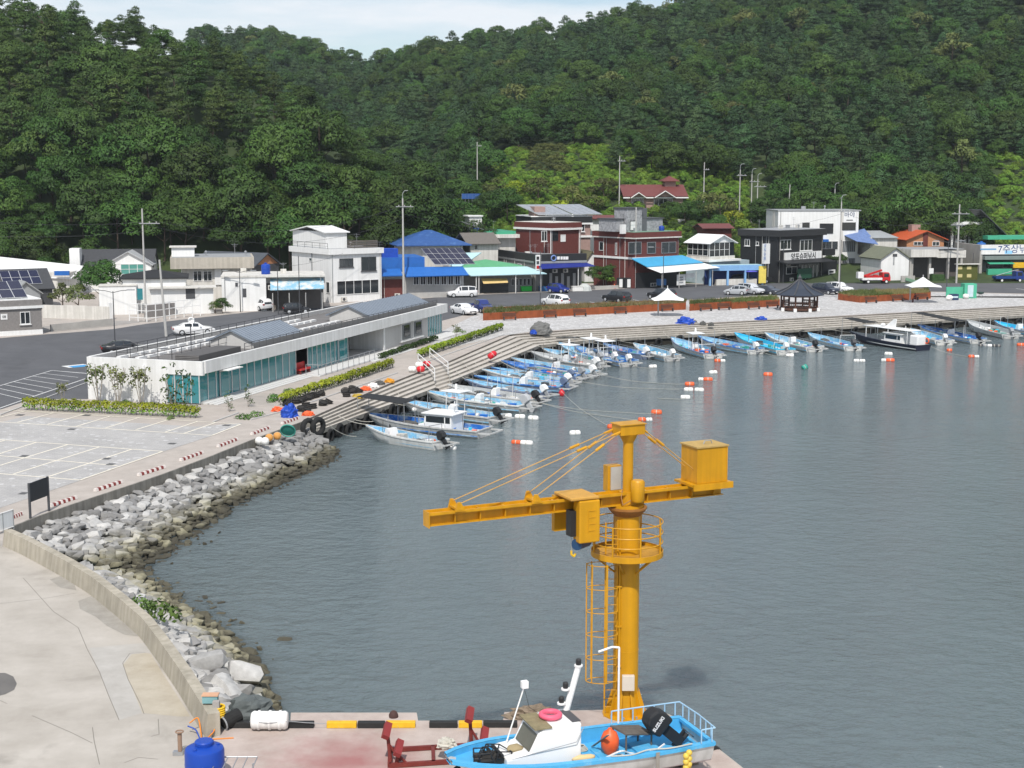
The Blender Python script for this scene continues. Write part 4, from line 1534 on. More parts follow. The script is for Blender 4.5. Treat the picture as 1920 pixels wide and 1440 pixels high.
# === village buildings
class Bld:
 """A building in its own frame: x along the front, y back into the plot, z up; origin at the front-left corner."""
 def __init__(s,name,label,c,ang,xr=None,w=None,xl=None,depth=None,z0=0.0,right=False,cat="building",D=None):
  a=R(ang)
  s.u=Vector((math.cos(a),math.sin(a),0))
  s.v=Vector((-math.sin(a),math.cos(a),0))
  P=G(c[0],c[1],z0)
  if D:
   X=(c[0]-CX)/F_PX*(D*CS+8*SN)
   z0=max(0.0,terrain(X,D))-.3
   P=Vector((X,D,z0))
  if right:
   P=P-s.u*w
  s.P=P
  s.z0=z0
  s.w=w if w else atx(P,s.u,xr,z0)
  s.d=depth if depth else atx(P,s.v,xl,z0)
  s.o=empty(name,P,a,label,cat)
 def z(s,py,x=0.0,y=0.0):
  return zrow(s.P+s.u*x+s.v*y,py)-s.z0
 def f(s,px,py,y=0.0):
  q=onplane(px,py,s.P+s.v*y,s.v)-s.P
  return q.dot(s.u),q.z
 def sd(s,px,py,x=0.0):
  q=onplane(px,py,s.P+s.u*x,s.u)-s.P
  return q.dot(s.v),q.z
 def box(s,name,x0,x1,y0,y1,z0,z1,m,parent=None,bevel=0):
  return MB().box(x0,x1,y0,y1,z0,z1).build(name,m,parent or s.o,bevel=bevel)
 def fbox(s,name,px0,py0,px1,py1,m,y=0.0,th=0.1,parent=None):
  """Slab standing th proud of the front plane over the given picture rectangle."""
  x0,z1=s.f(px0,py0,y);x1,z0=s.f(px1,py1,y)
  return s.box(name,min(x0,x1),max(x0,x1),y-th,y,min(z0,z1),max(z0,z1),m,parent)
 def _win(s,a0,a1,z0,z1,axis,off,cols,rows,fm,pm,sill):
  def bx(nm,p0,p1,q0,q1,o0,o1,m,par):
   if axis=='f':
    return s.box(nm,p0,p1,off-o1,off-o0,q0,q1,m,par)
   return s.box(nm,off-o1,off-o0,p0,p1,q0,q1,m,par)
  t=0.07
  mb=MB()
  def bar(p0,p1,q0,q1):
   if axis=='f':
    mb.box(p0,p1,off-0.09,off-0.003,q0,q1)
   else:
    mb.box(off-0.09,off-0.003,p0,p1,q0,q1)
  bar(a0,a1,z0,z0+t);bar(a0,a1,z1-t,z1)
  for k in range(cols+1):
   p=a0+(a1-a0-t)*k/cols
   bar(p,p+t,z0+t+.002,z1-t-.002)
  for k in range(1,rows):
   q=z0+(z1-z0-t)*k/rows
   bar(a0+t+.002,a1-t-.002,q,q+t*.8)
  w=mb.build("window",fm,s.o)
  bx("pane",a0+.02,a1-.02,z0+.02,z1-.02,0.004,0.045,pm,w)
  if sill:
   bx("sill",a0-.1,a1+.1,z0-.12,z0-.005,0.004,0.16,fm,w)
  return w
 def win(s,px0,py0,px1,py1,cols=2,rows=1,y=0.0,fm=None,pm=None,sill=False):
  x0,z1=s.f(px0,py0,y);x1,z0=s.f(px1,py1,y)
  return s._win(min(x0,x1),max(x0,x1),min(z0,z1),max(z0,z1),'f',y,cols,rows,fm or WHITE,pm or GLASS,sill)
 def swin(s,px0,py0,px1,py1,cols=2,rows=1,x=0.0,fm=None,pm=None,sill=False):
  y0,z1=s.sd(px0,py0,x);y1,z0=s.sd(px1,py1,x)
  return s._win(min(y0,y1),max(y0,y1),min(z0,z1),max(z0,z1),'s',x,cols,rows,fm or WHITE,pm or GLASS,sill)
 def gable(s,x0,x1,y0,y1,ze,zr,m,axis='x',over=0.35,th=0.14,wall=None,name="roof"):
  """Pitched roof; ridge along the given axis."""
  first=None
  if axis=='x':
   ym=(y0+y1)/2
   k=(zr-ze)/(ym-y0)
   for ya,sg in ((y0-over,1),(y1+over,-1)):
    zz_=ze-over*k
    o=MB().slab([(x0-over,ya,zz_),(x1+over,ya,zz_),(x1+over,ym,zr),(x0-over,ym,zr)],th).build(name,m,s.o)
    first=first or o
   if wall:
    for xx in (x0+.01,x1-.21):
     MB().prism([(y0,ze-.05),(y1,ze-.05),(ym,zr-th-.05)],xx,xx+.2,Matrix(((0,0,1,0),(1,0,0,0),(0,1,0,0),(0,0,0,1)))).build("gable_wall",wall,s.o)
  else:
   xm=(x0+x1)/2
   k=(zr-ze)/(xm-x0)
   for xa in (x0-over,x1+over):
    zz_=ze-over*k
    o=MB().slab([(xa,y0-over,zz_),(xa,y1+over,zz_),(xm,y1+over,zr),(xm,y0-over,zr)],th).build(name,m,s.o)
    first=first or o
   if wall:
    for yy in (y0+.01,y1-.21):
     MB().prism([(x0,ze-.05),(x1,ze-.05),(xm,zr-th-.05)],yy,yy+.2,Matrix(((1,0,0,0),(0,0,1,0),(0,1,0,0),(0,0,0,1)))).build("gable_wall",wall,s.o)
  return first
 def hip(s,x0,x1,y0,y1,ze,zr,m,over=0.4,name="roof"):
  x0-=over;x1+=over;y0-=over;y1+=over
  ym,xm=(y0+y1)/2,(x0+x1)/2
  if x1-x0>=y1-y0:
   r0,r1=(x0+(ym-y0),ym,zr),(x1-(ym-y0),ym,zr)
   fs=[(0,1,5,4),(2,3,4,5),(1,2,5),(3,0,4)]
  else:
   r0,r1=(xm,y0+(xm-x0),zr),(xm,y1-(xm-x0),zr)
   fs=[(0,1,4),(1,2,5,4),(2,3,5),(3,0,4,5)]
  mb=MB()
  mb.add([(x0,y0,ze),(x1,y0,ze),(x1,y1,ze),(x0,y1,ze),r0,r1],fs)
  mb.box(x0,x1,y0,y1,ze-.14,ze-.004)
  return mb.build(name,m,s.o)
 def solar(s,corner,du,dv,nx,ny,parent=None):
  """Array of solar panels spanned by du and dv from the corner (local points)."""
  c,du,dv=Vector(corner),Vector(du),Vector(dv)
  nrm=du.cross(dv).normalized()
  if nrm.z<0:
   nrm=-nrm
  fr=MB().slab([c,c+du,c+du+dv,c+dv],0.05).build("solar_frame",ALU,parent or s.o)
  for i in range(nx):
   for j in range(ny):
    e=0.035
    p=[c+du*((i+e)/nx)+dv*((j+e)/ny),c+du*((i+1-e)/nx)+dv*((j+e)/ny),c+du*((i+1-e)/nx)+dv*((j+1-e)/ny),c+du*((i+e)/nx)+dv*((j+1-e)/ny)]
    MB().slab([q+nrm*0.03 for q in p],0.028).build("panel",SOLAR,fr)
  return fr
 def parapet(s,x0,x1,y0,y1,z0,z1,m,t=0.2):
  for q in ((x0,x1,y0,y0+t),(x0,x1,y1-t,y1),(x0,x0+t,y0+t,y1-t),(x1-t,x1,y0+t,y1-t)):
   s.box("parapet",*q,z0,z1,m)
 def sign(s,px0,py0,px1,py1,text,m,tm,y=0.0,th=0.15,frac=0.7,cols=None):
  b=s.fbox("sign_board",px0,py0,px1,py1,m,y,th)
  x0,z1=s.f(px0,py0,y);x1,z0=s.f(px1,py1,y)
  if text:
   sz=(z1-z0)*frac
   M=Matrix.Translation(((x0+x1)/2,y-th-.012,(z0+z1)/2-sz*.02))@Matrix.Rotation(R(90),4,'X')
   t=text_mesh("sign_lettering",text,sz,tm,b,M,0.02*sz)
  return b
def clutter(b,seed,zroof,n_unit=2,yoff=-.02):
 """Air-conditioner units, down-pipes, meters and aerials that belong to the house."""
 rg=random.Random(seed)
 for k in range(n_unit):
  x=b.w*rg.uniform(.08,.9)
  z=rg.choice([.15,.15,2.9])
  u=b.box("outdoor_unit",x,x+.8,yoff-.34,yoff,z,z+.62,CREAM)
  MB().lathe([(.22,0),(.22,.02)],12,(x+.32,yoff-.345,z+.31),Matrix.Rotation(R(90),3,'X')).build("fan_grille",DKGREY,u)
 for k in range(2):
  x=b.w*(.03 if k==0 else .97)
  MB().cyl((x,yoff-.07,.1),(x,yoff-.07,zroof-.2),.05,.05,6).build("down_pipe",rg.choice([CREAM,GREY,WHITE]),b.o)
 for k in range(2):
  y=b.d*rg.uniform(.15,.8)
  MB().cyl((-.07,y,.1),(-.07,y,zroof-.3),.045,.045,6).build("down_pipe",rg.choice([CREAM,GREY]),b.o)
 for k in range(3):
  x,y=b.w*rg.uniform(.1,.9),b.d*rg.uniform(.2,.9)
  t=rg.random()
  if t<.35:
   h=rg.uniform(1.0,2.2)
   a=MB().cyl((x,y,zroof),(x,y,zroof+h),.03,.02,6)
   a.box(x-.5,x+.5,y-.015,y+.015,zroof+h*.9,zroof+h*.9+.03)
   a.box(x-.3,x+.3,y-.015,y+.015,zroof+h*.75,zroof+h*.75+.03)
   a.build("aerial",STEEL,b.o)
  elif t<.7:
   b.box("roof_unit",x,x+.8,y,y+.4,zroof,zroof+.6,rg.choice([CREAM,STEEL]))
  else:
   MB().lathe([(.1,0),(.1,.5),(.2,.5),(.2,.62),(.05,.75)],10,(x,y,zroof)).build("roof_vent",STEEL,b.o)
def tank(name,loc,r,h,m,label,z_lid=0.12,parent=None):
 o=empty(name,loc,0,label,"water tank")
 MB().lathe([(r*.94,0),(r,.06*h),(r,.3*h),(r*1.03,.33*h),(r,.36*h),(r,.64*h),(r*1.03,.67*h),(r,.7*h),(r,.93*h),(r*.93,h),(r*.5,h*1.07)],18).build("body",m,o,auto=40)
 MB().lathe([(r*.32,h*1.06),(r*.32,h*1.16),(r*.2,h*1.18)],14).build("lid",m,o)
 return o
# --- grey brick low house at the left edge
b=Bld("grey_brick_house","low grey brick house with solar panels on its roof at left edge",(80,626),33,w=9,depth=9,right=True)
zt=b.z(569,b.w)
b.box("wall",0,b.w,0,b.d,0,zt-.5,BRICK_G)
b.box("plinth",-.03,b.w+.03,-.03,.3,0,.55,WHITE)
b.box("cornice",-.2,b.w+.2,-.2,b.d+.2,zt-.5,zt-.2,WHITE)
b.box("parapet_band",-.1,b.w+.1,-.1,b.d+.1,zt-.2,zt+.5,BRICK_G)
b.box("roof_top",0,b.w,0,b.d,zt+.5,zt+.62,WHITE)
b.win(37,585,57,607,2,sill=True)
pl=b.fbox("number_plate",1,589,14,599,WHITE,0,.04)
x0,z1=b.f(1,589);x1,z0_=b.f(14,599)
text_mesh("plate_lettering","08",0.42,BLACK,pl,Matrix.Translation(((x0+x1)/2,-.055,(z0_+z1)/2))@Matrix.Rotation(R(90),4,'X'))
b.solar((0.3,.8,zt+.75),(b.w-1.6,0,0),(0,3.6,1.7),5,2)
# --- dark house with solar roof behind it
b=Bld("dark_roof_house","dark grey gabled house with solar panels behind the brick house",(100,576),30,w=12,depth=9,right=True)
ze,zr=b.z(538,b.w),b.z(505,b.w*.6,4)
b.box("wall",0,b.w,0,b.d,0,ze,DKGREY)
b.gable(0,b.w,0,b.d,ze,zr,ROOF_D)
b.box("porch_wall",b.w-6,b.w-2.2,-2.4,0,0,ze-.3,GREY)
b.gable(b.w-6,b.w-2.2,-2.4,1.5,ze-.35,ze+1.1,mat("grey trim roof",(.30,.31,.31),.6),axis='y',wall=GREY)
k=(zr-ze)/(b.d/2)
b.solar((b.w-6.4,.7,ze+.7*k+.12),(5.2,0,0),(0,3.2,3.2*k),4,2)
# --- white vaulted shed roof and blue sheet behind
b=Bld("white_roof_shed","long shed with plain white sheet roof behind the dark house",(-30,560),4,xr=135,depth=9)
ze=b.z(512,6)
b.box("wall",.3,b.w-.3,.3,b.d,0,ze,CREAM)
MB().slab([(0,0,ze-.1),(b.w,0,ze-.9),(b.w,b.d,ze+.5),(0,b.d,ze+2.0)],.1).build("roof",WHITE,b.o)
b.fbox("blue_awning",103,508,131,516,BLUE,-.5,.5)
# --- white house with charcoal roof and chimney-like pier
b=Bld("charcoal_roof_house","white house with charcoal pitched roof and tall white pier",(134,548),8,xr=286,depth=9)
ze,zr=b.z(499),b.z(467,4,4.5)
b.box("wall",.2,b.w,0,b.d,0,ze,WHITE)
b.box("pier",0,atx(b.P,b.u,153),-.5,2.0,0,b.z(466),WHITE)
b.gable(0,b.w,0,b.d,ze,zr,ROOF_D,wall=WHITE)
xa,xb=atx(b.P,b.u,203),atx(b.P,b.u,288)
b.box("gable_bay",xa,xb,-2.2,0,0,b.z(495),WHITE)
b.gable(xa,xb,-2.2,3.5,b.z(494),b.z(471,(xa+xb)/2,-2),mat("pale grey roof edge",(.42,.43,.44),.6),axis='y',wall=WHITE)
b.win(226,495,274,514,3,2,y=-2.2,pm=mat("greenish glass",(.10,.30,.26),.1,var=0,spec=.8))
# --- small white house with black hip roof
b=Bld("black_hip_roof_house","small white house with flat black hipped roof beside the utility poles",(232,588),12,xr=350,depth=8)
ze,zr=b.z(522),b.z(505,5,4)
b.box("wall",0,b.w,0,b.d,0,ze,WHITE)
b.hip(0,b.w,0,b.d,ze,zr,mat("black shingle roof",(.02,.02,.022),.8))
b.box("annex",-3,1.8,-1.6,2,0,b.z(535),WHITE)
b.box("annex_coping",-3.1,1.9,-1.7,2.1,b.z(535),b.z(535)+.12,CREAM)
b.fbox("annex_window",257,541,268,562,TEALG,-1.6,.06)
b.box("annex",b.w*.45,b.w+3.6,-2.2,1,0,b.z(540),WHITE)
b.box("annex_roof",b.w*.45-.3,b.w+4,-2.8,1.2,b.z(540),b.z(540)+.15,CREAM)
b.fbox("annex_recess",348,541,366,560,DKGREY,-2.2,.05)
# --- beige concrete flat-roofed house
b=Bld("beige_flat_house","beige concrete flat roofed house with small white stair box on top",(338,572),12,xr=478,depth=9)
zt=b.z(483)
b.box("wall",.4,b.w-.3,.6,b.d,0,zt-1.4,CREAM)
b.box("roof_slab",-1.2,b.w,-.6,b.d+.3,zt-1.6,zt,mat("beige render",(.47,.43,.37),.8,var=.1,streak=.15))
b.box("roof_top",-.9,b.w-.3,-.3,b.d,zt,zt+.05,GREY)
b.box("stair_box",-1.0,2.2,1.5,4.5,zt+.05,b.z(464,0,2),WHITE)
b.box("stair_box_roof",-1.3,2.5,1.2,4.8,b.z(464,0,2),b.z(464,0,2)+.15,CREAM)
for xx in (362,381):
 b.win(xx,508,xx+17,527,2,y=.6)
b.box("block_screen",b.w*.47,b.w*.56,.4,.59,zt-4.0,zt-1.7,WHITE)
clutter(b,10,zt+.05,0)
# --- white flat building with worn blue canopy
b=Bld("white_workshop","white flat roofed workshop with worn pale blue canopy over its open side",(417,584),9,xr=608,depth=9)
zt=b.z(521)
xs_=atx(b.P,b.u,500)
b.box("wall",0,xs_,0,b.d,0,zt,WHITE)
b.box("roof_edge",-.1,b.w+.2,-.1,b.d,zt+.003,zt+.25,CREAM)
b.box("rear_wall",xs_,b.w,3.0,b.d,0,zt,mat("brown render",(.17,.15,.135),.85))
b.box("upper_wall",xs_,b.w+.2,1.2,b.d,zt-.9,zt,CREAM)
b.fbox("narrow_window",455,541,462,557,DKGREY,0,.05)
b.fbox("wall_vent",441,530,446,537,DKGREY,0,.08)
x0=atx(b.P,b.u,508)
M_CAN=mat("worn blue sheet",(.22,.44,.58),.6,var=.1,scale=.7,second=(.62,.63,.61),second_at=(.47,.56))
can=MB().slab([(x0,-2.2,b.z(544,x0,-2.2)),(b.w,-2.2,b.z(541,b.w,-2.2)),(b.w,2.6,zt+.25),(x0,2.6,zt+.25)],.08).build("canopy",M_CAN,b.o)
for k in range(4):
 xx=x0+.3+(b.w-x0-.6)*k/3
 MB().cyl((xx,-2.0,0),(xx,-2.0,zt-2.0),.07,.07,6).build("canopy_post",POLE_C,b.o)
tank("blue_water_tank",b.P+b.u*atx(b.P+b.v*3,b.u,500)+b.v*3+Vector((0,0,zt+.01)),.62,1.55,BLUE_TANK,"blue ribbed water tank on the white workshop roof")
clutter(b,11,zt+.25,1)
b=Bld("orange_gable_shed","shed with orange gable end and grey roof behind the workshop",(478,556),60,w=6,depth=12)
ze=b.z(497)
b.box("wall",0,6,0,12,0,ze,DKGREY)
b.gable(0,6,0,12,ze,b.z(474,3,0),mat("slate sheet roof",(.07,.078,.09),.6),axis='y',wall=BRICK_O)
# --- white two-storey house
b=Bld("white_two_storey_house","white two storey house with rooftop room and timber fenced terrace",(621,568),36,xr=716,xl=549)
zt=b.z(477)
b.box("wall",0,b.w,0,b.d,0,zt-.05,WHITE)
b.box("terrace_parapet",-.35,b.w+.25,-.35,b.d+.3,zt-.05,zt+.75,WHITE)
b.box("terrace_floor",0,b.w,0,b.d,zt+.75,zt+.78,GREY)
b.win(636,485,662,500,3,sill=True,fm=DKGREY);b.win(677,482,705,507,2,sill=True,fm=DKGREY)
b.win(631,527,710,549,5)
b.swin(580,483,586,490,1);b.swin(612,528,619,550,1)
y0=b.d*.12;y1=b.d*.98
zr1=b.z(433,3,4)
b.box("rooftop_room",.1,b.w*.42,y0,y1,zt+.78,zr1,WHITE)
b.gable(.1,b.w*.42,y0,y1,zr1,zr1+.75,WHITE_CLEAN,axis='x',over=.35)
M_SL=WOOD_G
for k in range(4):
 zz0=zt+.8+k*.28
 b.box("fence_slat",b.w*.45,b.w-.3,.5,.56,zz0,zz0+.22,M_SL)
 b.box("fence_slat",b.w*.45,b.w*.45+.06,.56,3.2,zz0,zz0+.22,M_SL)
rail("terrace_railing",[(b.w*.45,-.25,zt+.75),(b.w+.15,-.25,zt+.75),(b.w+.15,b.d,zt+.75)],.8,9,DKGREY,b.o,.03,1)
rail("terrace_railing",[(-.25,.3,zt+.75),(-.25,b.d,zt+.75)],.8,6,DKGREY,b.o,.03,1)
clutter(b,1,zt+.78,1)
# --- bright blue roofed restaurant with solar array
b=Bld("blue_roof_restaurant","low restaurant with bright blue tiled eaves and a tilted solar array",(716,560),14,xr=867,depth=10)
zt=b.z(514)
b.box("wall",0,b.w,0,b.d,0,zt,mat("pale tiled wall",(.42,.41,.39),.7))
b.box("brick_bay",.02,b.w*.28,-.12,0,0,zt-.8,BRICK_R)
for k in range(7):
 x0=775+k*13
 b.win(x0,517,x0+10,534,2)
MB().slab([(-.3,-1.5,zt-.15),(b.w*.24,-1.5,zt-.15),(b.w*.24,.8,zt+.75),(-.3,.8,zt+.75)],.15).build("blue_eave",BLUE,b.o)
MB().slab([(b.w*.27,-1.9,zt-.3),(b.w+.6,-1.9,zt-.2),(b.w+.2,.6,zt+.95),(b.w*.27,.6,zt+.95)],.15).build("blue_eave",BLUE,b.o)
b.box("blue_upper_wall",.2,b.w*.55,1.2,b.d,zt+.1,b.z(483,1,1.2),BLUE)
b.box("roof_slab",0,b.w,1,b.d,zt,zt+.2,CREAM)
for xx in (b.w*.5,b.w*.92):
 MB().cyl((xx,3.5,zt+.2),(xx,3.5,b.z(482,xx,3.5)),.06,.06,6).build("solar_post",STEEL,b.o)
xs0=atx(b.P+b.v*.8,b.u,801)
b.solar((xs0+1.1,.2,b.z(496,xs0,.2)),(6.3,0,0),(-1.5,3.2,2.3),6,3)
b.box("tarpaulin_stack",.4,2.8,1.5,3.5,b.z(483,1,1.2),b.z(466,1,2),TARP_B)
clutter(b,2,zt+.2,2)
# --- blue hip-roofed house behind
b=Bld("blue_hip_roof_house","house with wide blue hipped tile roof behind the restaurant",(750,520),14,xr=876,depth=10,D=234)
ze,zr=b.z(460),b.z(431,6,5)
b.box("wall",.6,b.w-.6,.5,b.d,0,ze,CREAM)
b.hip(0,b.w,0,b.d,ze,zr,mat("blue roof tiles",(.03,.09,.27),.5,var=.2,scale=2,second=(.10,.20,.42),second_at=(.55,.7)),.7)
b.win(849,465,868,476,2,y=.5)
# --- green and cyan canopied restaurant
b=Bld("green_canopy_restaurant","restaurant with green hipped canopy roof over pale cyan eaves",(868,551),17,xr=1012,depth=9)
zt=b.z(519)
b.box("wall",0,b.w*.98,2.0,b.d,0,zt,mat("grey shop wall",(.26,.26,.255),.8))
b.box("side_wall",-.02,.2,.3,b.d,0,zt+.4,WHITE)
for k in range(6):
 x0=958+k*7.5
 b.win(x0,522,x0+6,535,1,y=2.0,fm=STEEL)
x0,x1=-.4,b.w+.6
ze=b.z(516,4,-1.6)
MB().slab([(x0+1.2,-1.8,ze),(x1,-1.8,ze+.1),(x1-2.2,1.6,ze+1.05),(x0+.2,1.6,ze+1.05)],.12).build("cyan_eave",CYAN_L,b.o)
MB().slab([(x0-.4,1.6,ze+1.05),(x0+.2,1.6,ze+1.05),(x0+6,b.d,ze+3.0),(x0-2.5,b.d,ze+3.0)],.12).build("cyan_eave",CYAN_L,b.o)
mbg=MB()
ap=(x0+5.3,4.2,b.z(486,5.3,4.2))
mbg.add([(x0+.2,1.6,ze+1.06),(x1-2.4,1.6,ze+1.06),(x1-2.6,6.8,ze+1.2),(x0+.2,6.8,ze+1.2),ap],[(0,1,4),(1,2,4),(2,3,4),(3,0,4),(3,2,1,0)])
mbg.build("green_roof",GREENR,b.o)
MB().slab([b.f(904,531,-1.2)[0:1]+(-2.0,)+(b.f(904,531,-1.2)[1],),b.f(950,529,-1.2)[0:1]+(-2.0,)+(b.f(950,529,-1.2)[1],),b.f(950,522,0)[0:1]+(0,)+(b.f(950,522,0)[1],),b.f(902,522,0)[0:1]+(0,)+(b.f(902,522,0)[1],)],.05).build("yellow_awning",mat("yellow awning cloth",(.72,.52,.22),.7),b.o)
for px in (893,967,898):
 xx=atx(b.P-b.v*1.5,b.u,px)
 MB().cyl((xx,-1.5,0),(xx,-1.5,ze+.1),.07,.07,6).build("post",WHITE,b.o)
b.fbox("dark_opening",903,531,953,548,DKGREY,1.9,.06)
clutter(b,3,zt,2,1.98)
# --- grey tiled roof house between
b=Bld("brown_tile_house","low house with grey brown tiled roof beside the blue hip roof",(878,512),16,xr=935,depth=9,D=238)
ze=b.z(456)
b.box("wall",.4,b.w,.4,b.d,0,ze,CREAM)
b.gable(0,b.w,0,b.d,ze,b.z(436,3,4.5),mat("grey brown tiles",(.15,.135,.12),.8,var=.15,scale=3))
b.win(889,459,896,468,1,y=.4)
# --- white flat house with green roof deck
b=Bld("green_deck_house","white flat roofed house with green roof deck and stair box",(884,503),16,xr=968,depth=10,D=247)
zt=b.z(440)
b.box("wall",.5,b.w,.4,b.d,0,zt-.6,CREAM)
b.box("roof_slab",-.4,b.w+.4,-.8,b.d,zt-.6,zt,CREAM)
b.box("green_deck",b.w*.35,b.w,.2,b.d,zt,zt+.5,mat("green roof coating",(.05,.33,.19),.6))
b.box("stair_box",.4,b.w*.33,3,6,zt,b.z(406,2,3),WHITE)
b.box("stair_box_roof",.1,b.w*.35,2.7,6.3,b.z(406,2,3),b.z(406,2,3)+.2,WHITE)
MB().slab([(-1.2,1.5,zt+2.2),(2.6,1.5,zt+.8),(2.6,3.4,zt+.8),(-1.2,3.4,zt+2.2)],.08).build("lean_to_roof",STEEL,b.o)
tank("blue_water_tank",b.P+b.u*1.2+b.v*1.2+Vector((0,0,zt)),.5,1.0,BLUE_TANK,"small blue water tank below the stair box of the green deck house")
tank("blue_water_tank",G(944,497)+Vector((0,0,2.6)),.62,1.5,mat("faded blue plastic",(.04,.17,.36),.45),"faded blue water tank left of the dark brick house")
bq=Bld("tank_stand","plain concrete tank stand left of the dark brick house",(936,499),16,w=2.0,depth=1.6,cat="tank stand")
bq.box("block",0,2,-.8,.8,0,2.6,CONC)
clutter(b,4,zt+.5,0)
# --- dark shop with blue awning
b=Bld("black_fascia_shop","single storey shop with black fascia and navy blue awning",(1004,547),22,xr=1096,xl=928)
zt=b.z(477)
zf=b.z(490)
b.box("wall",0,b.w-.2,.8,b.d,0,zf,mat("grey block wall",(.23,.225,.21),.85,var=.15,scale=2))
b.box("fascia",-.1,b.w+.2,-.3,.5,zf,zt,BLACK)
b.box("fascia",-.1,.5,.5,b.d+.2,zf,zt,BLACK)
b.box("roof_top",.5,b.w,.5,b.d,zf,zf+.4,GREY)
b.box("fascia_trim",-.12,b.w+.25,-.36,-.3,zf-.35,zf-.01,STEEL)
b.box("fascia_trim",-.14,-.1,.5,b.d+.2,zf-.3,zf-.01,STEEL)
MB().slab([(.1,-2.2,b.z(504,0,-2.2)),(b.w+.9,-2.2,b.z(499,b.w,-2.2)),(b.w+.3,-.3,zf-.4),(.1,-.3,zf-.4)],.06).build("awning",mat("navy awning",(.010,.022,.20),.6),b.o)
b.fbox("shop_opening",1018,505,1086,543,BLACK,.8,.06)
for k in range(5):
 b.fbox("display",1030+k*11,512+(k%2)*6,1035+k*11,541,mat("pale display",(.3,.3,.3),.7),.7,.05)
for px in (1014,1084):
 xx=atx(b.P-b.v*1.9,b.u,px)
 MB().cyl((xx,-1.9,0),(xx,-1.9,zf-.9),.06,.06,6).build("post",WHITE,b.o)
sb=b.fbox("sign_board",1030,479,1074,489,BLACK,-.3,.05)
x0,z1=b.f(1044,478,-.35);x1,z0_=b.f(1066,490,-.35)
for k,(px,w_)in enumerate([(1047,5),(1053,4),(1058,4),(1063,5)]):
 b.fbox("sign_glyph",px-w_/2,481,px+w_/2,486.5,WHITE,-.36,.02,sb)
x0,z1=b.f(1038,484,-.36)
MB().torus(.42,.1,(x0,-.4,z1),Matrix.Rotation(R(90),3,'X'),16,6).build("round_logo",mat("logo blue",(.2,.3,.6),.5),sb)
vs_=b.fbox("upright_sign",1004,478,1013,515,WHITE,-.8,.25)
for k in range(4):
 b.fbox("sign_glyph",1006,481+k*8.5,1011,487+k*8.5,[BLACK,DKGREY,RED,DKGREY][k],-1.06,.02,vs_)
b.swin(971,494,978,501,1)
clutter(b,5,zf+.4,2,.78);clutter(b,15,zf+.4,0,.78)
# --- dark brick two-storey house (second row)
b=Bld("dark_brick_house","two storey dark red brick house with white banded flat roof behind the shops",(1033,496),40,xr=1089,xl=967,D=246)
zt=b.z(418)
b.box("wall",0,b.w*.94,0,b.d,0,zt-1,BRICK_R)
b.box("cornice",-.3,b.w,-.4,b.d+.3,zt-1.25,zt-.9,WHITE)
b.box("parapet_wall",-.2,b.w-.1,-.3,b.d+.2,zt-.9,zt,BRICK_R)
b.box("roof_top",-.1,b.w-.3,-.2,b.d,zt,zt+.06,CREAM)
b.win(1015,433,1025,452,2,sill=True);b.win(1034,434,1046,451,2,fm=BLACK);b.win(1051,440,1060,453,1,pm=WHITE)
for x in (0,b.w*.94):
 b.box("corner_pipe",x-.12,x,-.1,0,0,zt-1.25,WHITE)
clutter(b,6,zt+.06,1)
# --- pink brick house with rooftop solar
b=Bld("pink_brick_house","pinkish brick house with big silvery solar canopy on the roof",(1030,470),17,xr=1107,depth=9,D=257)
zt=b.z(415)
b.box("wall",.2,b.w,.2,b.d,0,zt-.3,BRICK_P)
b.box("cornice",-3.5,b.w+.3,-.3,b.d,zt-.6,zt-.3,WHITE)
b.box("dark_parapet",-3.4,b.w+.2,-.25,b.d,zt-.3,zt+.8,BLACK)
b.box("cornice",-3.5,b.w+.3,-.3,b.d,zt+.8,zt+.95,WHITE)
b.win(1090,418,1096,434,1,sill=True)
b.box("stair_tower",-2.6,-.6,.5,4,zt+.95,zt+2.6,BRICK_P)
b.box("floor_band",b.w*.4,b.w+.25,-.1,.2,b.z(446),b.z(446)+.35,WHITE)
M_SILV=mat("silvery solar glass",(.27,.29,.32),.25,var=.06,spec=.8)
for (xa,xb)in ((-4.4,1.8),(2.2,7.6)):
 fr=MB().slab([(xa+2.2,-.6,zt+1.2),(xb+2.2,-.6,zt+1.2),(xb-.4,4.2,zt+2.9),(xa-.4,4.2,zt+2.9)],.07).build("solar_array",ALU,b.o)
 for k in range(4):
  c0=Vector((xa+2.2,-.6,zt+1.2));du=Vector((xb-xa,0,0));dv=Vector((-2.6,4.8,1.7))
  for j in range(2):
   e=.03
   q=[c0+du*((k+e)/4)+dv*((j+e)/2),c0+du*((k+1-e)/4)+dv*((j+e)/2),c0+du*((k+1-e)/4)+dv*((j+1-e)/2),c0+du*((k+e)/4)+dv*((j+1-e)/2)]
   MB().slab([p+Vector((0,-.01,.035))for p in q],.03).build("panel",M_SILV,fr)
for xx,yy,zz_ in ((-1,0,1.3),(3,0,1.3),(7,0,1.3),(1,4,2.7),(6,4,2.7)):
 MB().cyl((xx,yy,zt+.9),(xx,yy,zt+zz_),.06,.06,6).build("solar_post",STEEL,b.o)
# --- small gabled white house between shops
b=Bld("small_white_gable_house","small white gabled house squeezed between the dark shop and brick restaurant",(1096,530),17,xr=1122,depth=9)
ze=b.z(490)
b.box("wall",0,b.w,0,b.d,0,ze,WHITE)
b.gable(0,b.w,0,b.d,ze,b.z(470,1.2,0),mat("mossy roof",(.16,.15,.09),.85),axis='y',wall=WHITE)
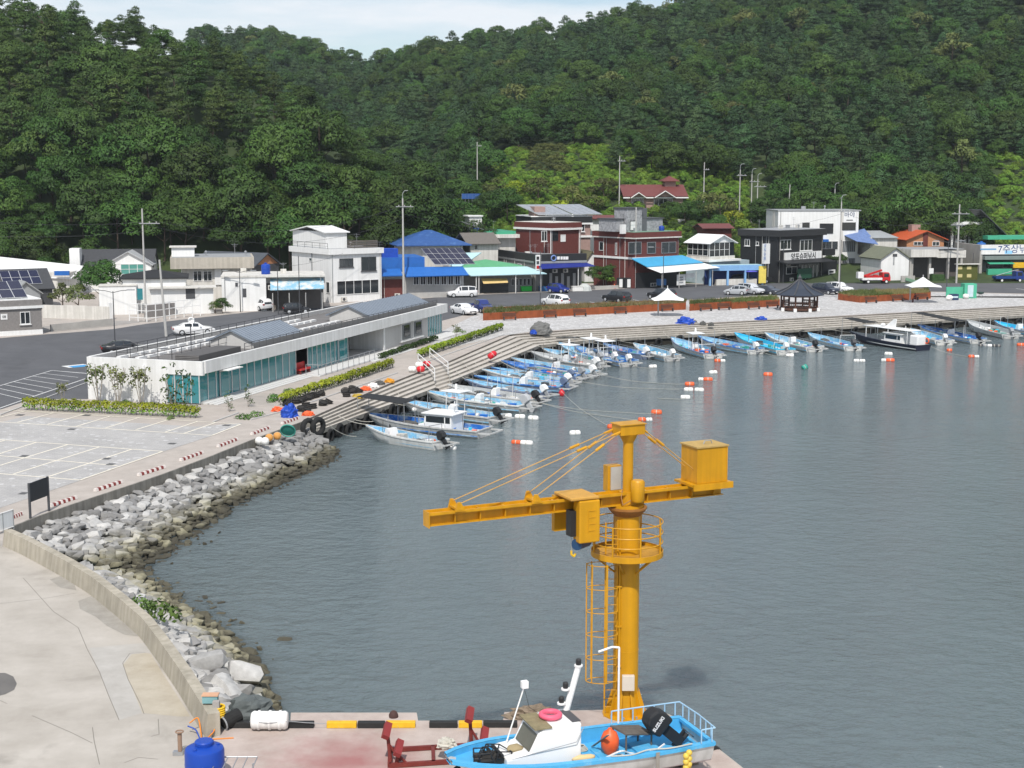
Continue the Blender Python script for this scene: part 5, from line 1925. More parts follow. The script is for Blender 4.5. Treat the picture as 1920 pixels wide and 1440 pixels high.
# --- brick restaurant with stone tower
b=Bld("brick_restaurant","two storey dark brick restaurant with grey stone rooftop tower and blue awning",(1188,541),38,xr=1272,xl=1113)
zt=b.z(436)
zfl=b.z(484)
b.box("wall",0,b.w,0,b.d,0,zt-1.05,BRICK_R)
b.box("floor_band",-.15,b.w+.1,-.15,b.d+.1,zfl-.25,zfl+.1,WHITE)
b.box("cornice",-.3,b.w+.3,-.4,b.d+.3,zt-1.05,zt-.85,CREAM)
b.box("parapet_wall",-.25,b.w+.2,-.35,b.d+.2,zt-.85,zt,BRICK_R)
b.box("roof_coating",0,b.w-.1,-.1,b.d-.1,zt,zt+.05,mat("green roof paint",(.17,.30,.22),.7))
b.win(1177+1,454,1202,476,2,fm=STEEL);b.win(1213,454,1229,475,1,fm=STEEL,y=0);b.win(1240,454,1267,474,2,fm=STEEL)
b.swin(1124,453,1132,470,1);b.swin(1154,455,1157,478,1)
xa=b.w*.05;zs_=zt+2.4
b.box("stone_wall",-2.6+1.5,b.w-.8,3.2,7.5,zt+.05,b.z(411,3,3.2),STONE_C)
b.box("stone_coping",-1.3,b.w-.6,3.0,7.7,b.z(411,3,3.2),b.z(411,3,3.2)+.18,DKGREY)
xt0,xt1=atx(b.P+b.v*2.4,b.u,1174),atx(b.P+b.v*2.4,b.u,1202)
b.box("stone_tower",xt0,xt1,2.4,5.5,zt+.05,b.z(392,xt0,2.4),STONE_C)
b.box("tower_coping",xt0-.15,xt1+.15,2.25,5.7,b.z(392,xt0,2.4),b.z(392,xt0,2.4)+.25,DKGREY)
b.box("grey_tower",xt1+.02,xt1+1.7,3.0,5.5,zt+.05,b.z(391,xt0,2.4),mat("slate grey",(.11,.115,.125),.7))
b.win(1181,414,1193,432,1,y=2.4,fm=BLACK,pm=WHITE)
b.fbox("white_cabinet",1162,421,1170,438,WHITE,2.2,.5)
x0,x1=atx(b.P-b.v*.2,b.u,1186),b.w+2.6
zb=b.z(483,0,-.2)
MB().slab([(x0+1.0,-2.6,zb-1.4),(x1+.6,-2.6,zb-1.15),(x1-2,-.2,zb+.05),(x0-.3,-.2,zb-.1)],.12).build("blue_awning",mat("bright sky blue sheet",(.06,.34,.58),.5,var=.1,scale=1),b.o)
MB().slab([(x0+2.2,-4.6,zb-2.35),(x1+2.6,-4.6,zb-2.0),(x1+1.0,-2.4,zb-1.3),(x0+1.0,-2.4,zb-1.5)],.06).build("white_awning",WHITE_CLEAN,b.o)
for k in range(4):
 xx=x0+2.6+k*(x1-x0-.8)/3.2
 MB().cyl((xx,-4.4,0),(xx,-4.4,zb-2.3),.06,.06,6).build("post",POLE_C,b.o)
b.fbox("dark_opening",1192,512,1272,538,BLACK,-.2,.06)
bn=b.fbox("white_banner",1269,515,1285,534,WHITE,-3.6,.03)
for k in range(3):
 b.fbox("banner_print",1273,519+k*4.6,1281,521.5+k*4.6,GREY,-3.64,.012,bn)
b.fbox("white_banner",1286,513,1302,520,WHITE,-3.6,.03)
b.fbox("blue_drum",1231,523,1243,534,mat("drum blue",(.03,.12,.3),.5),-2.4,.8)
tank("blue_water_tank",b.P+b.u*(b.w-2.2)+b.v*2.0+Vector((0,0,zt+.05)),.45,.75,BLUE_TANK,"squat blue water tank on the brick restaurant roof")
clutter(b,7,zt+.05,2);clutter(b,17,zt+.05,0)
# --- seafood restaurant with glazed sunroom
b=Bld("sunroom_restaurant","white restaurant with white framed sunroom upstairs and long roof sign",(1329,533),38,xr=1378,xl=1286)
zfl=b.z(491)
ze=b.z(455)
b.box("ground_floor",0,b.w+3.5,0,b.d,0,zfl,mat("pale blue render",(.40,.50,.55),.75,var=.1))
b.box("floor_slab",-.6,b.w+.8,-.6,b.d,zfl,zfl+.35,WHITE)
b.box("sill_wall",0,b.w-.2,0,b.d,zfl+.35,b.z(481),CREAM)
b.box("sunroom_core",.12,b.w-.3,.12,b.d-.2,b.z(481),ze,GLASS)
b.win(1330,455,1367,481,4,2,y=0.1);b.swin(1290,455,1328,480,4,2,x=.1)
b.gable(0,b.w-.2,0,b.d,ze,ze+1.3,WHITE_CLEAN,axis='y',wall=WHITE,over=.4)
b2=b
sgb=Bld("roof_sign_wall","long white roof sign board with grey Korean lettering above the sunroom",(1286,505),15,xr=1360,depth=1.0,cat="sign")
sgb.box("wall",0,sgb.w,0,.4,0,sgb.z(429),WHITE)
x0,z1=sgb.f(1300,430);x1,z0_=sgb.f(1358,441)
text_mesh("sign_lettering","새대진횟집",1.05,GREY,sgb.o,Matrix.Translation((sgb.w*.42,-.012,(z0_+z1)/2))@Matrix.Rotation(R(90),4,'X'))
sgb.fbox("sign_print",1339,431.5,1353,434,GREENP,0,.012);sgb.fbox("sign_print",1339,436,1356,438,GREY,0,.012)
ch=Bld("white_chimney_tank","white square rooftop tank tower left of the roof sign",(1270,505),15,xr=1287,depth=2.2,cat="tank")
ch.box("base",0,ch.w,0,2.2,0,ch.z(418),WHITE)
ch.box("cap",.15,ch.w-.35,.3,1.9,ch.z(417),ch.z(411),WHITE)
b=b2
lb=Bld("blue_stall_front","light blue stall front with dark openings below the black building",(1330,536),14,xr=1432,depth=3,cat="stall")
zz_=lb.z(498)
lb.box("beam",0,lb.w,0,.4,zz_-.9,zz_,mat("light blue paint",(.22,.42,.70),.6))
lb.box("back_wall",.2,lb.w,2.6,2.9,0,zz_-.9,mat("deep blue wall",(.02,.05,.2),.7))
lb.box("roof",0,lb.w,.4,3,zz_-.12,zz_-.02,CYAN_L)
for k in range(4):
 x=k*(lb.w-.35)/3
 lb.box("pillar",x,x+.32,0.02,.36,0,zz_-.9,mat("light blue paint",(.22,.42,.70),.6))
lb.box("counter",1.5,lb.w-1,.6,1.4,0,1.0,CREAM)
lb.box("yellow_sign",lb.w-1.0,lb.w+.3,-.2,0,.3,zz_-.2,mat("pale yellow sign",(.75,.6,.12),.6))
for px,lab in ((1363,"purple blue parasol nearer the blue awning"),(1403,"purple blue parasol nearer the black building")):
 q=empty("parasol",G(px,533.5),0,lab,"parasol")
 MB().cyl((0,0,0),(0,0,2.6),.04,.04,6).build("pole",STEEL,q)
 MB().lathe([(1.75,2.25),(1.0,2.55),(.1,2.85)],8).build("canopy",mat("violet canvas",(.10,.10,.50),.7),q)
# --- black building
b=Bld("black_building","two storey black building with white windows and white Korean shop sign",(1457,531),42,xr=1541,xl=1387)
zt=b.z(432)
b.box("wall",0,b.w,0,b.d,0,zt-1.0,BLACK)
b.box("fascia",-.5,b.w+.3,-.6,b.d+.3,zt-1.1,zt,mat("black fascia",(.028,.029,.031),.6))
b.box("roof_top",-.3,b.w,-.4,b.d,zt,zt+.05,GREY)
b.win(1462+1,450,1482,467,3,sill=True);b.win(1500,450,1522,469,3,sill=True)
b.swin(1397,448,1406,461,2,sill=True);b.swin(1418,453,1423,460,1,sill=True)
b.sign(1470,474,1538,487,"양포슈퍼낚시",WHITE,BLACK,0,.25,.82)
MB().slab([(-.4,-2.4,b.z(494,0,-2.4)),(b.w+.6,-2.4,b.z(490,b.w,-2.4)),(b.w+.6,0,b.z(488)),(-.4,0,b.z(488))],.2).build("canopy",BLACK,b.o)
b.win(1474,500,1494,513,2,y=0);b.fbox("shop_doors",1497,496,1535,524,GLASS,0,.06)
for k in range(5):
 b.fbox("door_bar",1503+k*7,497,1504.2+k*7,523,STEEL,-.06,.03)
b.fbox("green_board",1495,504,1521,521,mat("dark green board",(.015,.07,.04),.6),-1.2,.1)
us=b.fbox("upright_sign",1430,457,1438,494,WHITE,-.9,.6)
text_mesh("sign_lettering","낚\n시\n슈\n퍼",.72,BLUE,us,Matrix.Translation(((b.f(1434,475,-1.5)[0]),-1.52,b.f(1434,473,-1.5)[1]))@Matrix.Rotation(R(90),4,'X'))
b.box("balcony",b.w,b.w+3.2,-.4,3,b.z(484),b.z(472),BLACK)
b.fbox("notice_board",1553,506,1565,519,WHITE,-.5,.1)
b.fbox("notice_print",1555,508,1563,511,BLACK,-.61,.012);b.fbox("notice_print",1555,513,1563,516,BLACK,-.61,.012)
b.box("dark_annex",b.w,b.w+4.4,0,4,0,b.z(496),BLACK)
clutter(b,8,zt+.05,2);clutter(b,18,zt+.05,0)
# --- white three-storey modern building
b=Bld("white_modern_building","white three storey modern building with dark recessed terrace openings",(1459,529),4,xr=1607,depth=9,D=264)
zt=b.z(396)
b.box("wall",0,b.w,0,b.d,0,zt,WHITE)
b.box("roof_edge",-.1,b.w+.4,-.1,b.d,zt+.003,zt+.2,GREY)
b.win(1537,419,1562,438,1,fm=DKGREY,pm=BLACK);b.win(1504,417,1518,429,1,fm=GREY)
b.fbox("terrace_opening",1579,417,1604,432,GLASS,0,.06)
b.win(1537,452,1571,468,3,fm=WHITE)
b.fbox("blue_awning",1537,448.5,1551,453,BLUE,0,1.0)
for (y0p,y1p)in ((452,472),(484,511)):
 w=b.fbox("glazing",1580,y0p,1603,y1p,mat("pale reflective glass",(.34,.37,.40),.15,var=.05,spec=.8),0,.05)
 for k in range(7):
  b.fbox("mullion",1580.2+k*3.6,y0p+.3,1581.4+k*3.6,y1p-.3,DKGREY,-.05,.04,w)
b.fbox("wall_joint",1577,397,1578,520,CREAM,0,.03)
x0,z1=b.f(1593,403)
text_mesh("sign_lettering","바야",1.1,mat("ink blue",(.03,.06,.16),.5),b.o,Matrix.Translation((x0,-.02,z1))@Matrix.Rotation(R(90),4,'X'))
b.fbox("sign_underline",1587,412,1599,413.6,BLACK,0,.02)
b.box("lower_wing",b.w,b.w+6,0,5,0,b.z(478),WHITE)
clutter(b,9,zt+.2,0)
# --- right-hand cluster
b=Bld("white_gable_cottage","small white gabled cottage beside the lane on the right",(1655,517),12,xr=1703,depth=8,D=251)
ze=b.z(483)
b.box("wall",0,b.w,0,b.d,0,ze,WHITE)
b.gable(0,b.w,0,b.d,ze,b.z(464,2.5,0),mat("grey mossy roof",(.16,.17,.12),.85),axis='y',wall=WHITE)
b.fbox("window",1674,476,1682,481,DKGREY,0,.05);b.fbox("door_edge",1675,482,1676.5,497,GREY,0,.05)
b=Bld("blue_tarp_roof_shed","shed under a faded blue tarpaulin left of the orange roof house",(1612,500),12,xr=1690,depth=9,D=260)
ze=b.z(452,0)
b.box("wall",3.2,b.w,2,b.d,0,b.z(446),CREAM)
MB().slab([(-.5,0,ze),(3.8,0,ze-.6),(3.8,6,ze+2.0),(-.5,6,ze+1.0)],.1).build("tarpaulin",mat("faded blue tarpaulin",(.13,.20,.40),.7,var=.25,scale=2),b.o)
MB().slab([(3.5,1.5,ze+.5),(b.w,1.5,ze+.5),(b.w,b.d,ze+1.5),(3.5,b.d,ze+1.5)],.1).build("roof",mat("weathered sheet",(.33,.35,.36),.7),b.o)
b=Bld("orange_roof_house","orange brick house with orange tiled gable roof and chimney",(1702,494),10,xr=1768,depth=9,D=264)
ze=b.z(447)
b.box("wall",0,b.w,0,b.d,0,ze,BRICK_O)
b.gable(0,b.w,0,b.d,ze,b.z(432,4,0),TILE_OR,axis='y',wall=BRICK_O,over=.6)
b.win(1713,453,1734,460,3);b.win(1748,453,1761,461,2)
b.fbox("brick_pilaster",1731,437,1739,462,BRICK_R,0,.1)
b.box("chimney",b.w*.38,b.w*.62,4,5.5,ze,b.z(421,4,4),BRICK_P)
b=Bld("concrete_garage_house","old concrete house with white banded flat roof and dark garage opening",(1712,517),10,xr=1806,depth=8,D=252)
zt=b.z(468)
b.box("rear_wall",0,b.w,2.2,b.d,0,zt-1.2,mat("dark render",(.10,.09,.085),.85))
b.box("roof_band",-.4,b.w*.48,-.6,b.d,zt-1.3,zt,CREAM)
b.box("roof_band",b.w*.48,b.w+.4,.2,b.d,zt-1.5,zt-.2,CREAM)
b.box("roof_top",-.2,b.w,0,b.d,zt+.003,zt+.06,GREY)
for x in (0.1,b.w*.35,b.w*.7,b.w-.5):
 b.box("pillar",x,x+.4,.3,.8,0,zt-1.3,CONC)
b.box("side_wall",-.3,0,0,b.d,0,zt-1.3,CONC)
b.box("low_wall",-2.8,-.3,-2.2,-1.9,0,1.2,CONC);
MB().slab([(-2.0,-2.4,.9),(1.2,-2.4,.05),(1.2,-1.3,.05),(-2.0,-1.3,.9)],.5).build("green_ramp",mat("green painted ramp",(.16,.30,.20),.8),b.o)
b.fbox("notice_panel",1742,503,1750,513,WHITE,-1.2,.06)
b.box("noticeboard",b.w-2.0,b.w+1.8,-1.6,-1.4,0.3,3.0,mat("olive noticeboard",(.09,.10,.02),.8))
b.box("noticeboard_roof",b.w-2.3,b.w+2.1,-2.0,-1.0,3.0,3.15,CREAM)
for k in range(4):
 b.fbox("poster",1796+(k%2)*17,499+(k//2)*15,1804+(k%2)*17,505+(k//2)*15,mat("yellowish poster",(.6,.52,.25),.8),-1.6,.03)
b.box("hedge_box",b.w*.32,b.w*.55,-1.8,-.6,0,1.3,mat("leafy green wall",(.035,.08,.02),.9,var=.5,scale=3))
b=Bld("white_hill_house","small white columned house on the slope behind the tackle shop",(1786,470),8,xr=1836,depth=6,D=270)
zt=b.z(421)
b.box("rear_wall",0,b.w,1.2,6,0,zt,DKGREY)
b.box("roof",-.4,b.w+.3,-.3,6.4,zt,zt+.45,WHITE)
for k in range(7):
 x=k*(b.w-.4)/6
 b.box("column",x,x+.38,.2,.6,0,zt,WHITE)
MB().slab([(b.w-1.0,-2,zt+2.8),(b.w+4.5,-2,zt-2.0),(b.w+4.5,3,zt-2.0),(b.w-1.0,3,zt+2.8)],.12).build("solar_rack",mat("dark solar back",(.07,.075,.08),.5),b.o)
b=Bld("tackle_shop","low fishing tackle shop with long white lettered roof sign on the right",(1843,523),8,xr=2010,depth=10)
zs1,zs0=b.z(459),b.z(477)
b.box("wall",0,b.w,.8,b.d,0,zs0,mat("greenish grey wall",(.20,.22,.21),.8))
sgn=b.box("sign_board",-.7,b.w,-.3,.1,zs0,zs1,WHITE)
text_mesh("sign_lettering","7주상낚시",1.7,mat("sign navy",(.03,.07,.22),.5),sgn,Matrix.Translation((b.f(1906,468,-.3)[0],-.32,(zs0+zs1)/2))@Matrix.Rotation(R(90),4,'X'))
b.fbox("sign_print",1838,466,1868,468.5,mat("sign blue",(.15,.35,.6),.5),-.3,.012,sgn)
b.fbox("sign_print",1884,470,1898,476,mat("sign sky",(.3,.6,.85),.5),-.3,.011,sgn)
b.box("side_wall",-.9,-.4,-.2,b.d,0,zs1,CONC)
b.box("soffit",-.4,b.w,-1.2,.8,zs0-.9,zs0-.3,mat("grey green soffit",(.20,.24,.23),.7))
x0,x1=b.f(1849,490,-.3)[0],b.f(1896,490,-.3)[0]
MB().slab([(x0,-1.8,b.z(495,x0,-1.8)),(x1,-1.8,b.z(495,x0,-1.8)),(x1,.7,b.z(488,x0,.7)),(x0,.7,b.z(488,x0,.7))],.06).build("green_awning",mat("green awning",(.06,.38,.23),.6),b.o)
b.fbox("green_tank_front",1850,504,1894,517,mat("green awning",(.06,.38,.23),.6),-1.0,.6)
b.fbox("dark_window",1850,495,1894,502,GLASS,.75,.1)
b.fbox("yellow_sign",1899,492,1935,502,mat("yellow sign",(.75,.45,.02),.6),-.9,.1)
b.box("green_roof_edge",4,b.w,b.d-3,b.d,zs1+.6,zs1+1.3,mat("green awning",(.06,.38,.23),.6))
tank("blue_water_tank",b.P+b.u*.6+b.v*2.5+Vector((0,0,zs0)),.8,1.9,mat("medium blue plastic",(.015,.12,.40),.45),"large blue water tank with white top on the tackle shop roof")
# --- maroon roofed house up the slope
b=Bld("maroon_roof_house","hillside house with maroon tiled roof and double gables",(1172,389),5,xr=1285,depth=10,D=293)
ze=b.z(366);zr=b.z(346,5,5)
b.box("wall",.4,b.w-.4,.4,b.d,0,ze,BRICK_P)
b.gable(0,b.w,0,b.d,ze,zr,TILE_RED,over=.5)
for pa,pb in ((1183,1207),(1227,1262)):
 x0,x1=atx(b.P,b.u,pa,10),atx(b.P,b.u,pb,10)
 b.gable(x0,x1,-.9,4,ze-.2,ze+(x1-x0)*.26,TILE_RED,axis='y',wall=BRICK_P,over=.35)
 b.gable(x0,x1,-1.28,-1.24,ze-.26,ze-.06+(x1-x0)*.26,WHITE,axis='y',over=.3)
b.box("eave_board",-.5,b.w+.5,-.62,-.55,ze-.62,ze-.38,WHITE)
b.win(1184,369,1207,381,3,y=.4);b.win(1226,372,1261,385,4,y=.4)
b.box("cupola",b.w*.72,b.w*.9,4,7,zr-1,b.z(339,10,4),BRICK_P)
b.hip(b.w*.7,b.w*.92,3.6,7.4,b.z(339,10,4),b.z(330,10,5),TILE_RED,.4,"cupola_roof")
b.box("lower_terrace",-.5,b.w+.5,-2,.2,-3.0,.05,BRICK_P)
# --- distant small things behind the row
b=Bld("pale_villa_wall","white pierced parapet wall between the pink house and brick restaurant",(1100,485),10,xr=1146,depth=4,cat="wall",D=264)
b.box("wall",0,b.w,0,.3,0,b.z(421),WHITE)
b=Bld("far_cyan_roof_house","little house with pale cyan roof beyond the white modern building",(1604,462),8,xr=1636,depth=6,D=288)
ze=b.z(421)
b.box("wall",0,b.w,0,6,0,ze,CREAM)
b.gable(0,b.w,0,6,ze,ze+1.2,CYAN_L)
b=Bld("grey_lean_to","grey sheet lean-to roof between sign wall and black building",(1358,500),15,xr=1386,depth=4,cat="shelter")
MB().slab([(0,0,b.z(421)),(b.w,0,b.z(435,b.w)),(b.w,3,b.z(430,b.w)),(0,3,b.z(421))],.1).build("roof",STEEL,b.o)
for x in (.3,b.w-.4):
 b.box("post",x,x+.15,.1,.25,0,b.z(436),STEEL)
b.box("stair_wall",-2,b.w,3.2,3.5,0,b.z(450),CREAM)
b=Bld("blue_field_fence","blue sheet fence on the field terrace below the woods",(866,374),3,xr=905,depth=.2,cat="fence",D=304)
for k in range(6):
 MB().cyl((k*b.w/6,.1,-1),(k*b.w/6,.1,b.z(363)),.05,.05,6).build("post",STEEL,b.o)
 b.box("panel",k*b.w/6,(k+.97)*b.w/6,0,.06,b.z(363)-1.1,b.z(363),mat("fence blue",(.03,.10,.32),.6))
b=Bld("red_roof_strip_house","long low maroon roofed house behind the pink brick house",(1108,452),8,xr=1152,depth=6,D=272)
b.box("wall",0,b.w,.4,6,0,b.z(409),CREAM)
b.gable(0,b.w,0,6,b.z(409),b.z(404),TILE_RED)
b=Bld("dark_red_roof_house","low house with dark red roof behind the lean-to",(1320,470),10,xr=1372,depth=6,D=268)
b.box("wall",0,b.w,.4,6,0,b.z(427),BRICK_R)
b.gable(0,b.w,0,6,b.z(427),b.z(420),TILE_RED)
# --- walls and fences on the left
def lowwall(name,label,p0,p1,h,m,th=.2,cat="wall"):
 a,c=G(*p0),G(*p1)
 d=c-a
 o=empty(name,a,math.atan2(d.y,d.x),label,cat)
 n=max(1,int(d.length/3.0))
 for k in range(n):
  MB().box(k*d.length/n,(k+1)*d.length/n-.01,0,th,0,h+.04*(k%2)).build("wall_panel",m,o)
 return o
lowwall("white_garden_wall","patchy whitewashed garden wall beside the grey brick house",(80,596),(206,600),1.7,CREAM)
lowwall("white_gate_post","tall white gate post at the end of the garden wall",(206,600),(212,599.5),2.2,WHITE,.4,"post")
lowwall("low_stone_wall","low stone retaining wall at the road edge left",(96,621),(212,610),.8,CONC)
sheet("gravel_yard",[(80,612),(206,601),(275,602),(212,611),(96,622),(82,622)],0.02,ground_mat("yard gravel",(.27,.25,.23),(.36,.34,.32),1.0))
fo=empty("white_post_fence",G(243,602),0,"white railed fence with open posts along the left lane","fence")
fa=[G(243,602)-G(243,602),G(277,604)-G(243,602),G(302,601.5)-G(243,602),G(328,597)-G(243,602),G(376,592)-G(243,602)]
for q in resample(fa,10):
 MB().cyl(q,q+Vector((0,0,2.3)),.07,.07,6).build("post",WHITE,fo)
for z_ in (.5,1.4,2.25):
 MB().tube([p+Vector((0,0,z_))for p in fa],.045,5).build("rail",WHITE,fo)
ro=lowwall("grey_retaining_wall","grey retaining wall behind the white fence posts",(272,596),(330,590),1.6,BRICK_G)
def GT(px,py):
 """Where the pixel's ray meets the hillside."""
 D=238.0
 while D<420:
  z=max(0.0,terrain((px-CX)/F_PX*(D+1),D))
  if zrow((0,D,0),py)<=z:
   break
  D+=1.0
 X=(px-CX)/F_PX*(D*CS+(CAM_H-z)*SN)
 return Vector((X,D,max(0.0,terrain(X,D))))
# === poles, wires, street furniture
def pole(label,px,py,ytop,arms=(),r=.16,m=None,z0=0.0,lean=0.0,lamp=None,hook=False,cat="utility pole",name="utility_pole"):
 P=GT(px,py)if z0 else G(px,py,z0)
 h=zrow(P,ytop)-P.z
 o=empty(name,P,0,label,cat)
 m=m or POLE_C
 MB().cyl((0,0,-.3),(lean,0,h),r,r*.62,10).build("pole",m,o)
 for (fz,L,off)in arms:
  z=h*fz
  MB().box(-L/2+off,L/2+off,-.2,-.08,z-.06,z+.06).build("cross_arm",STEEL,o)
  for k in range(3):
   x=-L/2+off+L*(k+.5)/3
   MB().lathe([(.05,0),(.08,.08),(.05,.14),(.07,.2)],8,(x,-.14,z+.06)).build("insulator",mat("porcelain",(.5,.48,.45),.3),o)
 if hook:
  MB().tube([(lean,0,h-.1),(lean,0,h+.7),(lean+.25,0,h+1.1),(lean+.8,0,h+1.15)],.05,6).build("top_bracket",STEEL,o)
 if lamp:
  s,zl=lamp
  MB().tube([(lean*.9,0,zl),(s*.8,-.1,zl+.35),(s*1.8,-.2,zl+.4)],.04,6).build("lamp_arm",STEEL,o)
  MB().box(s*1.8-.3,s*1.8+.3,-.32,-.08,zl+.32,zl+.46).build("lamp_head",WHITE,o)
 return o,h,P
poles={}
poles['a']=pole("tall pole with short cross arm left of the white fence",274,603,391,[(.87,2.6,.9)],.15)
poles['b']=pole("shorter leaning concrete pole behind the harbour office roof",312,631,487,[],.17,lean=-.5)
poles['c']=pole("tall pole with hooked top in front of the blue roof restaurant",757,563,372,[(.92,2.6,.3)],.18,hook=True)
poles['d']=pole("pole standing alone in the fields left of the maroon house",895,375,266,[(.93,1.2,.4)],.14,z0=12)
poles['e']=pole("pole beside the left corner of the maroon roofed house",1161,395,292,[(.9,1.6,.4)],.14,z0=10)
poles['f']=pole("pole right of the maroon house in front of olive trees",1319,400,304,[(.85,1.2,.4)],.14,z0=9)
poles['g']=pole("leftmost hooked pole of the cluster above the black building",1386,412,318,[(.88,2.0,.3)],.14,z0=8,hook=True)
poles['h']=pole("middle hooked pole of the cluster above the black building",1408,418,327,[(.85,2.0,.5)],.14,z0=8,hook=True)
poles['i']=pole("rightmost hooked pole of the cluster above the black building",1419,420,336,[(.83,2.4,.5),(.35,1.6,.4)],.14,z0=8,hook=True)
poles['j']=pole("plain leaning pole behind the white modern building",1476,440,346,[],.14,z0=6,lean=.3)
poles['k']=pole("hooked pole directly behind the white modern building roof",1563,440,354,[(.8,2.2,.5),(.6,1.4,0)],.14,z0=6,hook=True)
poles['l']=pole("tall pole in front of the white modern building",1573,531,378,[(.88,2.6,.5)],.16,hook=True)
poles['m']=pole("tall pole with two cross arms beside the noticeboard",1793,531,383,[(.88,3.0,.2),(.74,2.4,-.2)],.17)
poles['n']=pole("plain pale pole behind the small columned hill house",1837,470,398,[],.12,z0=4)
poles['o']=pole("concrete pole with yellow black base band at the brick restaurant",1191,539,389,[],.17,cat="utility pole")
pw,ph,pp=poles['o']
MB().cyl((0,0,.3),(0,0,1.5),.185,.18,10).build("warning_band",mat("yellow black band",(.5,.35,.02),.6,second=(.02,.02,.02),second_at=(.48,.52),scale=3),pw)
def lamppost(label,px,py,ytop,s=1,two=False):
 return pole(label,px,py,ytop,[],.075,DKGREY,0,0,None,False,"street lamp","street_lamp")
for px,py,yt,lab,arms in ((216,655,546,"dark double armed street lamp at the edge of the left car park",(-1,1)),(451,585,509,"thin dark street lamp in front of the white workshop",(1,-1)),(522,590,502,"thin grey post in front of the worn blue canopy",()),(1013,574,470,"grey street lamp in front of the green canopied restaurant",()),(1243,563,465,"grey street lamp with single arm before the blue awning",(-1,)),(1574,561,450,"dark slender post beside the right planter",()),(1774,559,453,"slender double armed street lamp by the green sorting bins",(-1,1)),(1468,531,455,"thin post before the black building's corner",()),(562,590,480,"thin pipe post before the white two storey house",()),(1823,527,474,"slender post beside the noticeboard",())):
 o,h,P=lamppost(lab,px,py,yt)
 for s in arms:
  MB().tube([(0,0,h-.15),(s*.8,-.05,h+.05),(s*1.9,-.1,h+.15)],.035,6).build("lamp_arm",DKGREY,o)
  MB().box(min(s*1.5,s*2.3),max(s*1.5,s*2.3),-.22,.02,h+.1,h+.2).build("lamp_head",STEEL,o)
def wire(label,a,b,sag,r=.02):
 a,b=Vector(a),Vector(b)
 pts=[]
 for i in range(13):
  t=i/12
  pts.append(a.lerp(b,t)-Vector((0,0,sag*4*t*(1-t))))
 o=MB().tube([p-a for p in pts],r,4).build("overhead_wire",DKGREY)
 o.location=a
 tag(o,label,"wire","overhead wires")
def ptop(k,f=.9,dx=0):
 o,h,P=poles[k]
 return P+Vector((dx,-.1,h*f))
wire("upper wire from the left tall pole to the hooked pole",ptop('a',.9,.9),ptop('c',.93),2.5)
wire("lower wire from the left tall pole to the hooked pole",ptop('a',.87),ptop('c',.8),3.0)
wire("wire from the left tall pole out of frame to the left",ptop('a',.88),Vector((-95,190,17)),2.0)
wire("second wire from the left tall pole out of frame to the left",ptop('a',.8),Vector((-95,186,14.5)),2.0)
wire("wire from the hooked pole to the brick restaurant pole",ptop('c',.85),ptop('o',.9),2.5)
wire("wire from the brick restaurant pole to the modern building pole",ptop('o',.92),ptop('l',.85),2.5)
wire("wire from the modern building pole to the noticeboard pole",ptop('l',.88),ptop('m',.88),2.2)
wire("wire from the noticeboard pole to the right",ptop('m',.88),ptop('m',.88)+Vector((45,4,1)),1.8)
wire("wire from the noticeboard pole up towards the dark trees",ptop('m',.74),G(1690,395,14),1.0)
wire("wire between field pole and maroon house pole",ptop('d',.93),ptop('e',.9),2.0)
wire("wire between the short pole and the tall left pole",ptop('b',.98),ptop('a',.6),.8)
wire("drop wire from the thin grey post to the two storey house",G(522,590)+Vector((0,0,6.4)),G(640,590)+Vector((0,3,8.0)),.4)
